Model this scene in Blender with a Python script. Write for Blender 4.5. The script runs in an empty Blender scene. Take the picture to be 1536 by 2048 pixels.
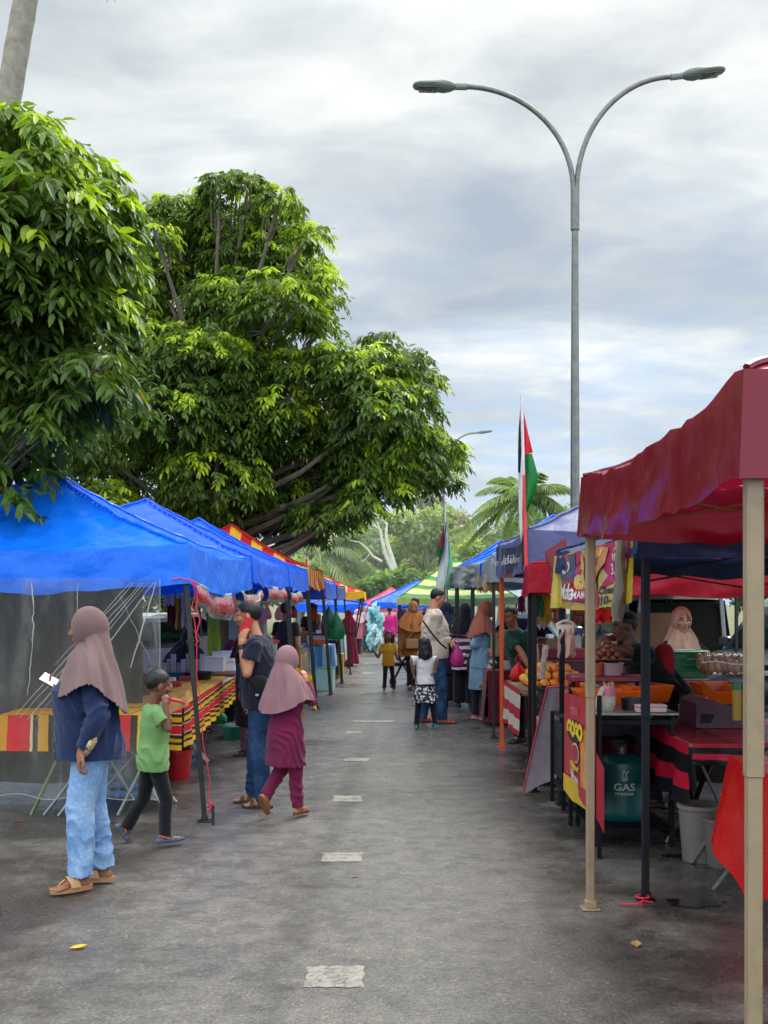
import bpy, bmesh, math, random
import numpy as np
from mathutils import Vector, Matrix, Euler, noise as mnoise
random.seed(7); RNG = np.random.default_rng(11)
sc = bpy.context.scene
COL = sc.collection
PI = math.pi
F, CX, HY, HC = 2200.0, 768.0, 1205.0, 1.65      # photograph geometry: focal length and horizon in photo pixels
def W(px, py, Y): return Vector(((px-CX)*Y/F, Y, HC-(py-HY)*Y/F))
def XZ(px, py, Y): return ((px-CX)*Y/F, HC-(py-HY)*Y/F)
def XX(px, Y): return (px-CX)*Y/F
def ZZ(py, Y): return HC-(py-HY)*Y/F
def GY(py): return HC*F/(py-HY)
V = Vector
# ------------------------------------------------------------------ noise
def _h(ix, iy, iz, seed):
    n = (ix*374761393 + iy*668265263 + iz*2147483647 + seed*144269504) & 0xffffffff
    n = ((n ^ (n >> 13))*1274126177) & 0xffffffff
    n = n ^ (n >> 16)
    return (n & 0xffff)/32767.5-1
def vnoise(P, seed=0):
    P = np.asarray(P, float); I = np.floor(P).astype(np.int64); f = P-I; f = f*f*(3-2*f)
    r = 0
    for a in (0, 1):
        for b in (0, 1):
            for c in (0, 1):
                w = (f[:, 0] if a else 1-f[:, 0])*(f[:, 1] if b else 1-f[:, 1])*(f[:, 2] if c else 1-f[:, 2])
                r = r+w*_h(I[:, 0]+a, I[:, 1]+b, I[:, 2]+c, seed)
    return r
def fbm(P, seed=0, o=3):
    P = np.asarray(P, float); r = 0; a = 1
    for k in range(o):
        r = r+a*vnoise(P*2**k+k*17.3, seed+k); a *= .5
    return r
# ------------------------------------------------------------------ materials
def hexc(h):
    h = h.lstrip('#'); c = [int(h[i:i+2], 16)/255 for i in (0, 2, 4)]
    return tuple(x/12.92 if x <= .04045 else ((x+.055)/1.055)**2.4 for x in c)
def col(c): return hexc(c) if isinstance(c, str) else c
class NT:
    def __init__(s, name):
        s.m = bpy.data.materials.new(name); s.m.use_nodes = True; s.t = s.m.node_tree
        s.b = s.t.nodes['Principled BSDF']; s.o = s.t.nodes['Material Output']
    def n(s, t, **k):
        x = s.t.nodes.new(t)
        for a, v in k.items(): setattr(x, a, v)
        return x
    def l(s, a, b): s.t.links.new(a, b)
    def noise(s, scale, detail=3, coord='Object', rough=.55, vec=None, stretch=None):
        n = s.n('ShaderNodeTexNoise'); n.inputs['Scale'].default_value = scale; n.inputs['Detail'].default_value = detail
        n.inputs['Roughness'].default_value = rough
        if vec is None:
            tc = s.n('ShaderNodeTexCoord'); vec = tc.outputs[coord]
        if stretch:
            mp = s.n('ShaderNodeMapping'); mp.inputs['Scale'].default_value = stretch; s.l(vec, mp.inputs[0]); vec = mp.outputs[0]
        s.l(vec, n.inputs['Vector']); return n
    def ramp(s, fac, stops, interp='LINEAR'):
        r = s.n('ShaderNodeValToRGB'); e = r.color_ramp.elements; r.color_ramp.interpolation = interp
        while len(e) < len(stops): e.new(1)
        for x, (p, c) in zip(e, stops):
            x.position = p; x.color = (c, c, c, 1) if isinstance(c, (int, float)) else tuple(col(c))+(1,)
        s.l(fac, r.inputs[0]); return r.outputs[0]
    def mix(s, fac, a, b, mode='MIX'):
        m = s.n('ShaderNodeMix', data_type='RGBA', blend_type=mode)
        for i, x in ((0, fac), (6, a), (7, b)):
            if isinstance(x, (int, float)): m.inputs[i].default_value = x
            elif isinstance(x, (tuple, list, str)): m.inputs[i].default_value = tuple(col(x))+(1,)
            else: s.l(x, m.inputs[i])
        return m.outputs[2]
    def math(s, op, a, b=0., clamp=False):
        m = s.n('ShaderNodeMath', operation=op, use_clamp=clamp)
        for i, x in ((0, a), (1, b)):
            if isinstance(x, (int, float)): m.inputs[i].default_value = x
            else: s.l(x, m.inputs[i])
        return m.outputs[0]
    def bump(s, h, strength=.3, dist=.01):
        b = s.n('ShaderNodeBump'); b.inputs['Strength'].default_value = strength; b.inputs['Distance'].default_value = dist
        s.l(h, b.inputs['Height']); s.l(b.outputs[0], s.b.inputs['Normal']); return b
    def set(s, **k):
        for a, v in k.items():
            i = s.b.inputs[a.replace('_', ' ')]
            if hasattr(v, 'links'): s.l(v, i)
            else: i.default_value = v
_mc = {}
def M(c, rough=.6, metal=0., bump=0., bs=60, var=.12, vs=5, trans=0., spec=.5, alpha=1., coat=0., sheen=0., dirt=0., wr=0., ws=8):
    """general procedural surface: tinted noise, optional bump, dirt, wrinkles and back-lit translucency"""
    key = (str(c), rough, metal, bump, bs, var, vs, trans, spec, alpha, coat, sheen, dirt, wr, ws)
    if key in _mc: return _mc[key]
    m = NT('surface'); c0 = col(c)
    n = m.noise(vs, 4)
    lo = tuple(x*(1-var) for x in c0); hi = tuple(min(1, x*(1+var)) for x in c0)
    cc = m.ramp(n.outputs[0], [(.3, lo), (.7, hi)])
    if dirt:
        d = m.noise(vs*2.3, 6, rough=.7); f = m.ramp(d.outputs[0], [(.5, 0.), (.72, dirt)])
        cc = m.mix(f, cc, tuple(x*.3+.02 for x in c0))
    m.set(Base_Color=cc, Roughness=rough, Metallic=metal, Specular_IOR_Level=spec)
    if coat: m.set(Coat_Weight=coat, Coat_Roughness=.15)
    if sheen: m.set(Sheen_Weight=sheen, Sheen_Roughness=.5)
    if rough and not metal:
        rr = m.noise(vs*3, 3); m.set(Roughness=m.ramp(rr.outputs[0], [(.3, max(.03, rough-.1)), (.7, min(1, rough+.08))]))
    if bump or wr:
        h = None
        if bump: h = m.noise(bs, 3).outputs[0]
        if wr:
            w = m.noise(ws, 3, rough=.5); rid = m.math('ABSOLUTE', m.math('SUBTRACT', w.outputs[0], .5)); w2 = m.math('MULTIPLY', rid, wr)
            h = w2 if h is None else m.math('ADD', m.math('MULTIPLY', h, bump), w2)
            m.bump(h, .8, .02)
        else: m.bump(h, bump, .01)
    if alpha < 1: m.set(Alpha=alpha)
    if trans:
        t = m.n('ShaderNodeBsdfTranslucent'); m.l(cc, t.inputs[0])
        mx = m.n('ShaderNodeMixShader'); mx.inputs[0].default_value = trans
        m.l(m.b.outputs[0], mx.inputs[1]); m.l(t.outputs[0], mx.inputs[2]); m.l(mx.outputs[0], m.o.inputs[0])
    _mc[key] = m.m; return m.m
def cloth(c, rough=.85, var=.1, trans=0.08, wr=.25, ws=9, bump=.15): return M(c, rough, var=var*1.3, trans=trans, wr=wr*2, ws=ws, bump=bump, bs=350, spec=.2, sheen=.15)
def vinyl(c, trans=.3, rough=.34, var=.08): return M(c, rough, var=var, vs=2.2, trans=trans, wr=2.2, ws=3.2, bump=.05, bs=120, spec=.4, dirt=.22)
def metal(c, rough=.45): return M(c, rough, metal=.75, var=.2, vs=9, bump=.03, bs=90, dirt=.3)
def paint(c, rough=.45): return M(c, rough, var=.1, vs=6, bump=.03, bs=120, dirt=.35)
def plastic(c, rough=.35, trans=0.): return M(c, rough, var=.06, vs=6, trans=trans)
def stripes(name, axis, stops, rough=.75, trans=.1, wr=.3, scale=1.0, rep=False, ws=7, dirt=0.):
    """hard-edged coloured stripes along the surface's own u or v coordinate"""
    m = NT(name); tc = m.n('ShaderNodeTexCoord'); sp = m.n('ShaderNodeSeparateXYZ'); m.l(tc.outputs['UV'], sp.inputs[0])
    x = sp.outputs['X' if axis == 'u' else 'Y']
    nz = m.noise(9, 2, coord='UV'); x = m.math('ADD', x, m.math('MULTIPLY', m.math('SUBTRACT', nz.outputs[0], .5), .012))
    if scale != 1: x = m.math('MULTIPLY', x, scale)
    if rep: x = m.math('FRACT', x)
    c = m.ramp(x, stops, 'CONSTANT')
    v = m.noise(6, 3); c = m.mix(1., c, m.ramp(v.outputs[0], [(.3, .8), (.7, 1.)]), 'MULTIPLY')
    m.set(Base_Color=c, Roughness=rough, Specular_IOR_Level=.3)
    w = m.noise(ws, 3); m.bump(m.math('ADD', m.math('ABSOLUTE', m.math('SUBTRACT', w.outputs[0], .5)), m.math('MULTIPLY', m.noise(260, 1).outputs[0], .05)), wr, .03)
    if trans:
        t = m.n('ShaderNodeBsdfTranslucent'); m.l(c, t.inputs[0]); mx = m.n('ShaderNodeMixShader'); mx.inputs[0].default_value = trans
        m.l(m.b.outputs[0], mx.inputs[1]); m.l(t.outputs[0], mx.inputs[2]); m.l(mx.outputs[0], m.o.inputs[0])
    return m.m
# ------------------------------------------------------------------ mesh builder
class MB:
    def __init__(s): s.v = []; s.f = []; s.mi = []; s.uv = {}; s.cur = 0
    def add(s, vs, fs, uvs=None):
        o = len(s.v); s.v.extend([tuple(x) for x in vs])
        for f in fs: s.f.append(tuple(i+o for i in f)); s.mi.append(s.cur)
        if uvs:
            for i, u in enumerate(uvs): s.uv[o+i] = u
        return s
    def box(s, c, sz, R=None, bev=0., taper=1.):
        a, b, d = [x/2 for x in sz]
        if bev:
            e = min(bev, a*.49, b*.49, d*.49); vs = []; 
            for z, sh in ((-d, e), (-d+e, 0), (d-e, 0), (d, e)):
                k = 1 if z < 0 else taper
                x, y = a*k-sh, b*k-sh; q = e
                vs += [(-x+q, -y, z), (x-q, -y, z), (x, -y+q, z), (x, y-q, z), (x-q, y, z), (-x+q, y, z), (-x, y-q, z), (-x, -y+q, z)]
            fs = [tuple(range(7, -1, -1)), tuple(range(24, 32))]
            for k in range(3):
                for i in range(8): fs.append((k*8+i, k*8+(i+1) % 8, k*8+8+(i+1) % 8, k*8+8+i))
        else:
            t = taper
            vs = [(-a, -b, -d), (a, -b, -d), (a, b, -d), (-a, b, -d), (-a*t, -b*t, d), (a*t, -b*t, d), (a*t, b*t, d), (-a*t, b*t, d)]
            fs = [(3, 2, 1, 0), (4, 5, 6, 7), (0, 1, 5, 4), (1, 2, 6, 5), (2, 3, 7, 6), (3, 0, 4, 7)]
        c = V(c)
        if R is not None: vs = [R @ V(x)+c for x in vs]
        else: vs = [V(x)+c for x in vs]
        return s.add(vs, fs)
    def beam(s, a, b, w, h=None, up=(0, 0, 1)):
        a = V(a); b = V(b); d = (b-a); L = d.length; d.normalize(); u = V(up)
        if abs(d.dot(u)) > .95: u = V((0, 1, 0))
        x = d.cross(u).normalized(); y = x.cross(d).normalized()
        R = Matrix((x, y, d)).transposed()
        return s.box((a+b)/2, (w, h or w, L), R, bev=min(w, h or w)*.12)
    def tube(s, pts, r, n=8, cap=True, uvl=False):
        pts = [V(p) for p in pts]; k = len(pts); rs = r if isinstance(r, (list, tuple)) else [r]*k
        vs = []; fs = []; ref = None; uvs = []
        for i, p in enumerate(pts):
            d = (pts[min(i+1, k-1)]-pts[max(i-1, 0)])
            if d.length < 1e-9: d = V((0, 0, 1))
            d.normalize()
            if ref is None: ref = V((1, 0, 0)) if abs(d.x) < .8 else V((0, 1, 0))
            x = (ref-d*ref.dot(d)).normalized(); y = d.cross(x); ref = x
            for j in range(n):
                t = 2*PI*j/n; vs.append(p+x*math.cos(t)*rs[i]+y*math.sin(t)*rs[i])
        for i in range(k-1):
            for j in range(n): fs.append((i*n+j, i*n+(j+1) % n, (i+1)*n+(j+1) % n, (i+1)*n+j))
        if cap: fs.append(tuple(range(n-1, -1, -1))); fs.append(tuple((k-1)*n+j for j in range(n)))
        return s.add(vs, fs)
    def lathe(s, prof, c=(0, 0, 0), n=20, R=None, sx=1, sy=1):
        vs = []; fs = []; k = len(prof); c = V(c)
        for r, z in prof:
            for j in range(n):
                p = V((r*math.cos(2*PI*j/n)*sx, r*math.sin(2*PI*j/n)*sy, z)); vs.append((R @ p if R is not None else p)+c)
        for i in range(k-1):
            for j in range(n): fs.append((i*n+j, i*n+(j+1) % n, (i+1)*n+(j+1) % n, (i+1)*n+j))
        if prof[0][0] > 1e-4: fs.append(tuple(range(n-1, -1, -1)))
        if prof[-1][0] > 1e-4: fs.append(tuple((k-1)*n+j for j in range(n)))
        return s.add(vs, fs)
    def ell(s, c, r, R=None, n=14, m=9):
        r = (r, r, r) if isinstance(r, (int, float)) else r
        c = V(c); vs = []; fs = []
        for i in range(1, m):
            ph = PI*i/m
            for j in range(n):
                p = V((r[0]*math.sin(ph)*math.cos(2*PI*j/n), r[1]*math.sin(ph)*math.sin(2*PI*j/n), -r[2]*math.cos(ph)))
                vs.append((R @ p if R is not None else p)+c)
        for i in range(m-2):
            for j in range(n): fs.append((i*n+j, i*n+(j+1) % n, (i+1)*n+(j+1) % n, (i+1)*n+j))
        b = V((0, 0, -r[2])); t = V((0, 0, r[2]))
        vs.append((R @ b if R is not None else b)+c); vs.append((R @ t if R is not None else t)+c); k = len(vs)
        for j in range(n):
            fs.append((k-2, (j+1) % n, j)); fs.append((k-1, (m-2)*n+j, (m-2)*n+(j+1) % n))
        return s.add(vs, fs)
    def rc(s, a, b, ra, rb, flat_a=False, flat_b=False, n=14):
        """tapered limb between two joints with round (or flat) ends"""
        a = V(a); b = V(b); d = b-a; L = d.length
        if L < 1e-6: return s.ell(a, ra)
        d.normalize(); x = d.orthogonal().normalized(); y = d.cross(x)
        prof = []
        if flat_a: prof.append((ra, 0))
        else: prof += [(ra*math.sin(t), -ra*math.cos(t)) for t in (0.25, .6, .95, 1.3, PI/2)]
        if flat_b: prof.append((rb, L))
        else: prof += [(rb*math.cos(t), L+rb*math.sin(t)) for t in (0, .3, .65, 1., 1.35)]
        vs = []; fs = []
        for r, z in prof:
            for j in range(n):
                t = 2*PI*j/n; vs.append(a+d*z+x*r*math.cos(t)+y*r*math.sin(t))
        k = len(prof)
        for i in range(k-1):
            for j in range(n): fs.append((i*n+j, i*n+(j+1) % n, (i+1)*n+(j+1) % n, (i+1)*n+j))
        fs.append(tuple(range(n-1, -1, -1))); fs.append(tuple((k-1)*n+j for j in range(n)))
        return s.add(vs, fs)
    def loft(s, rings, n=24, cap=True):
        """rings: (centre, x axis vector, y axis vector)"""
        vs = []; fs = []; k = len(rings)
        for c, ax, ay in rings:
            for j in range(n):
                t = 2*PI*j/n; vs.append(V(c)+V(ax)*math.cos(t)+V(ay)*math.sin(t))
        for i in range(k-1):
            for j in range(n): fs.append((i*n+j, i*n+(j+1) % n, (i+1)*n+(j+1) % n, (i+1)*n+j))
        if cap: fs.append(tuple(range(n-1, -1, -1))); fs.append(tuple((k-1)*n+j for j in range(n)))
        return s.add(vs, fs)
    def grid(s, fn, nu, nv, keep=None, wrap=False):
        """fn(u,v)->point for u,v in 0..1"""
        vs = []; uvs = []; fs = []
        for j in range(nv+1):
            for i in range(nu+1):
                u, v = i/nu, j/nv; vs.append(V(fn(u, v))); uvs.append((u, v))
        for j in range(nv):
            for i in range(nu):
                q = (j*(nu+1)+i, j*(nu+1)+i+1, (j+1)*(nu+1)+i+1, (j+1)*(nu+1)+i)
                if keep is None or keep((i+.5)/nu, (j+.5)/nv, (vs[q[0]]+vs[q[2]])/2): fs.append(q)
        return s.add(vs, fs, uvs)
    def poly(s, pts): return s.add(pts, [tuple(range(len(pts)))])
    def prism(s, pts2, y0, y1, ax='y'):
        """extrude a 2-D outline (x,z) along y"""
        k = len(pts2); vs = [(x, y0, z) for x, z in pts2]+[(x, y1, z) for x, z in pts2]
        if ax == 'x': vs = [(y, x, z) for x, y, z in vs]
        fs = [tuple(range(k)), tuple(range(2*k-1, k-1, -1))]+[(i, i+k, (i+1) % k+k, (i+1) % k) for i in range(k)]
        return s.add(vs, fs)
    def xf(s, Mx):
        s.v = [tuple(Mx @ V(x)) for x in s.v]; return s
    def np(s): return np.array(s.v, float).reshape(-1, 3)
    def mesh(s, at=(0, 0, 0), mats=(), smooth=True):
        me = bpy.data.meshes.new('mesh'); vv = s.np()-np.array(at)
        me.from_pydata(vv.tolist(), [], s.f)
        for m in mats: me.materials.append(m)
        if len(mats) > 1: me.polygons.foreach_set('material_index', s.mi)
        if s.uv:
            L = me.uv_layers.new(name='UVMap'); li = np.empty(len(me.loops), int); me.loops.foreach_get('vertex_index', li)
            tab = np.zeros((len(s.v), 2))
            for i, u in s.uv.items(): tab[i] = u
            L.data.foreach_set('uv', tab[li].ravel())
        if smooth:
            me.polygons.foreach_set('use_smooth', [True]*len(me.polygons))
            me.update()
            try: me.set_sharp_from_angle(angle=math.radians(38))
            except Exception: pass
        me.update(); return me
    def build(s, name, mat, parent=None, at=(0, 0, 0), smooth=True, label=None):
        mats = mat if isinstance(mat, (list, tuple)) else [mat]
        o = bpy.data.objects.new(name, s.mesh(at, mats, smooth)); COL.objects.link(o)
        if parent is not None: o.parent = parent
        else: o.location = at
        if label: o['label'] = label
        return o
def thing(name, label, cat, loc=(0, 0, 0), rz=0., group=None):
    o = bpy.data.objects.new(name, None); COL.objects.link(o); o.location = loc; o.rotation_euler = (0, 0, rz); o.empty_display_size = .1
    return tag(o, label, cat, group)
def tag(o, label=None, cat=None, group=None, kind=None):
    if label: o['label'] = label
    if cat: o['category'] = cat
    if group: o['group'] = group
    if kind: o['kind'] = kind
    return o
def dup(root, loc, rz=None, label=None):
    r = root.copy(); COL.objects.link(r); r.location = loc
    if rz is not None: r.rotation_euler = (0, 0, rz)
    if label: r['label'] = label
    for ch in list(root.children):
        c = ch.copy(); COL.objects.link(c); c.parent = r
        for g in list(ch.children):
            d = g.copy(); COL.objects.link(d); d.parent = c
    return r
def remesh(mb, voxel, smooth=2, fac=.5):
    """fuse overlapping closed volumes into one continuous skin"""
    me = mb.mesh(smooth=False); o = bpy.data.objects.new('tmp', me); COL.objects.link(o)
    r = o.modifiers.new('r', 'REMESH'); r.mode = 'VOXEL'; r.voxel_size = voxel; r.adaptivity = 0
    if smooth:
        q = o.modifiers.new('s', 'SMOOTH'); q.iterations = smooth; q.factor = fac
    dg = bpy.context.evaluated_depsgraph_get(); ev = o.evaluated_get(dg).to_mesh()
    n = len(ev.vertices); co = np.empty(n*3); ev.vertices.foreach_get('co', co)
    no = np.empty(n*3); ev.vertices.foreach_get('normal', no)
    out = MB(); out.P = co.reshape(-1, 3).copy(); out.N = no.reshape(-1, 3).copy()
    out.f = [tuple(p.vertices) for p in ev.polygons]; out.mi = [0]*len(out.f)
    o.evaluated_get(dg).to_mesh_clear(); bpy.data.objects.remove(o); bpy.data.meshes.remove(me)
    out.v = out.P.tolist(); return out
def n1(x, y, z, seed=0): return mnoise.noise(Vector((x+seed*7.13, y-seed*3.7, z+seed*1.9)))+.5*mnoise.noise(Vector((2*x+seed, 2*y, 2*z-seed)))
def ridged(P, seed=0): return 1-np.abs(vnoise(P, seed))*2
def wrinkle(mb, amp, scale=(9, 9, 16), seed=0, tilt=.5):
    P = mb.P.copy(); Q = P.copy(); Q[:, 2] = P[:, 2]+tilt*P[:, 0]*np.sin(seed)+tilt*P[:, 1]*np.cos(seed)
    S = np.array(scale)/9.; warp = fbm(P*np.array([4.2, 4.2, 3.2])*S.mean(), seed, 3)
    ph = 2*PI*(P[:, 2]*3.4*S[2]+(P[:, 0]*np.cos(seed*1.7)+P[:, 1]*np.sin(seed*1.7))*3.6*tilt*2*S[0]+1.15*warp)
    mask = np.clip(.35+.9*vnoise(P*np.array([5, 5, 4]), seed+9), 0, 1)
    sn = np.sin(ph); d = (1-2*np.abs(sn))*.75*mask+.45*fbm(P*5, seed+5, 3)
    mb.P = P+mb.N*(d*amp)[:, None]; mb.v = mb.P.tolist(); return mb
def text_mesh(s, size=1., bold=0., shear=0., font=None):
    c = bpy.data.curves.new('t', 'FONT'); c.body = s; c.size = size; c.offset = bold; c.shear = shear; c.align_x = 'CENTER'; c.align_y = 'CENTER'; c.resolution_u = 3
    o = bpy.data.objects.new('t', c); COL.objects.link(o); dg = bpy.context.evaluated_depsgraph_get()
    me = o.evaluated_get(dg).to_mesh(); v = [tuple(x.co) for x in me.vertices]; f = [tuple(p.vertices) for p in me.polygons]
    o.evaluated_get(dg).to_mesh_clear(); bpy.data.objects.remove(o); bpy.data.curves.remove(c)
    return v, f
def lettering(surf, s, u0, v0, size, mat, parent, at, bold=0., shear=0., asp=1., off=.004, name='lettering', rot=0.):
    """letters laid on a surface: surf(u_m, v_m) -> (point, normal)"""
    v, f = text_mesh(s, size, bold, shear); mb = MB(); c, sn = math.cos(rot), math.sin(rot); pts = []
    for x, y, z in v:
        x *= asp; p, n = surf(u0+x*c-y*sn, v0+x*sn+y*c); pts.append(V(p)+V(n)*off)
    mb.add(pts, f); return mb.build(name, mat, parent, at, smooth=False)
# ================================================================== PEOPLE
SK = {'tan': '#b5785a', 'brown': '#8a5638', 'fair': '#c99678', 'dark': '#6e4330'}
def skin_mat(c):
    k = ('skin', c)
    if k in _mc: return _mc[k]
    m = NT('skin'); c0 = col(SK.get(c, c)); n = m.noise(14, 4)
    cc = m.ramp(n.outputs[0], [(.3, tuple(x*.88 for x in c0)), (.7, tuple(min(1, x*1.08) for x in c0))])
    m.set(Base_Color=cc, Roughness=.5, Specular_IOR_Level=.4, Subsurface_Weight=.08, Subsurface_Radius=(.02, .008, .004))
    m.bump(m.noise(220, 2).outputs[0], .08, .002); _mc[k] = m.m; return m.m
def hair_mat(c='#0d0b0a'):
    k = ('hair', c)
    if k in _mc: return _mc[k]
    m = NT('hair'); n = m.noise(90, 4, stretch=(1, 1, .15)); c0 = col(c)
    m.set(Base_Color=m.ramp(n.outputs[0], [(.35, tuple(x*.5 for x in c0)), (.7, tuple(x*2+.004 for x in c0))]), Roughness=.5, Specular_IOR_Level=.35)
    m.bump(n.outputs[0], .6, .01); _mc[k] = m.m; return m.m
EYEW = plastic('#a89f94', .25); IRIS = plastic('#1a0f0a', .15); LIP = None
def basis(d, n):
    d = V(d).normalized(); n = V(n); n = (n-d*n.dot(d)).normalized(); return d, n, d.cross(n)
def hand(mb, w, d, n, side, sc=1., curl=.35, fist=None, thumb=.6):
    """palm + five separate fingers; d: towards the fingertips, n: way the palm faces, side: which side the thumb leaves"""
    d, n, s = basis(d, n); s = s*side; w = V(w); k = sc
    R = Matrix((s, n, d)).transposed()
    mb.ell(w+d*.045*k, (.037*k, .015*k, .05*k), R, 12, 8); mb.rc(w-d*.02*k, w+d*.03*k, .024*k, .026*k, n=10)
    L = (.066, .078, .073, .056); off = (.028, .0095, -.009, -.027); st = (.083, .089, .086, .077)
    for i in range(4):
        cu = (curl[i] if isinstance(curl, (list, tuple)) else curl+.06*i)
        p = w+(d*st[i]+s*off[i])*k; a = 0.; r = (.0088-.0006*(i == 3))*k; base = p-d*.02*k
        dirv = (d+s*(.10-.07*i)).normalized()
        mb.rc(base, p, r*1.15, r*1.1, n=8)
        for j, fr in enumerate((.45, .31, .24)):
            a += cu*(1 if j else .8); q = p+(dirv*math.cos(a)+n*math.sin(a))*L[i]*fr*k
            mb.rc(p, q, r, r*.9, n=8); p = q; r *= .92
    t0 = w+(d*.02+s*.025+n*.006)*k; t1 = t0+(d*.032+s*.026*thumb/.6+n*.012)*k; t2 = t1+(d*.03+s*.006+n*.012)*k
    mb.rc(t0, t1, .013*k, .011*k, n=8); mb.rc(t1, t2, .0105*k, .008*k, n=8)
def head_prims(mb, Mh, hs, child=False, ears=True):
    k = hs/.225
    def T(p): return Mh @ (V(p)*k)
    R3 = Mh.to_3x3()
    def e(c, r): mb.ell(T(c), tuple(x*k for x in r), R3)
    e((0, .012, .028), (.076, .094, .086)); e((0, -.018, -.035), (.06, .064, .078)); e((0, -.035, -.065), (.046, .04, .042))
    mb.rc(T((0, -.062, -.093)), T((0, -.05, -.09)), .02*k, .026*k)
    mb.rc(T((0, -.085, .018)), T((0, -.103, -.022)), .009*k, .0135*k)
    for s in (-1, 1):
        e((s*.013, -.093, -.026), (.009, .011, .008)); e((s*.036, -.058, -.018), (.028, .028, .026))
        e((s*.03, -.074, .027), (.026, .013, .009))
        if ears: mb.ell(T((s*.079, .014, -.006)), (.009*k, .021*k, .033*k), R3 @ Matrix.Rotation(s*.35, 3, 'Z'))
    e((0, -.084, -.052), (.024, .012, .0065)); e((0, -.081, -.062), (.021, .012, .0075))
def face_parts(Mh, hs, root, skin, hair='#0d0b0a', beard=False):
    k = hs/.225
    for s in (-1, 1):
        m = MB(); m.ell(Mh @ (V((s*.03, -.0735, .006))*k), (.0118*k, .0092*k, .0048*k), Mh.to_3x3(), 10, 7)
        e = m.build('eye', EYEW, root)
        m = MB(); m.ell(Mh @ (V((s*.03, -.0805, .006))*k), (.006*k, .0035*k, .0046*k), Mh.to_3x3(), 8, 6); m.build('iris', IRIS, e)
        m = MB(); m.tube([Mh @ (V(p)*k) for p in ((s*.014, -.0875, .03), (s*.03, -.0875, .036), (s*.048, -.074, .031))], [.003*k, .0042*k, .002*k], 6)
        m.build('eyebrow', hair_mat(hair), root)
    m = MB(); m.ell(Mh @ (V((0, -.0905, -.0515))*k), (.022*k, .007*k, .0055*k), Mh.to_3x3(), 12, 6)
    m.ell(Mh @ (V((0, -.0875, -.0605))*k), (.019*k, .007*k, .006*k), Mh.to_3x3(), 12, 6)
    c = col(SK.get(skin, skin)); m.build('lips', M((c[0]*.85, c[1]*.5, c[2]*.5), .45), root)
    if beard:
        m = MB(); m.ell(Mh @ (V((0, -.094, -.0395))*k), (.02*k, .005*k, .004*k), Mh.to_3x3()); m.build('moustache', hair_mat(), root)
def nrm_(a): return a/np.maximum(np.linalg.norm(a, axis=-1, keepdims=True), 1e-9)
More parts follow.
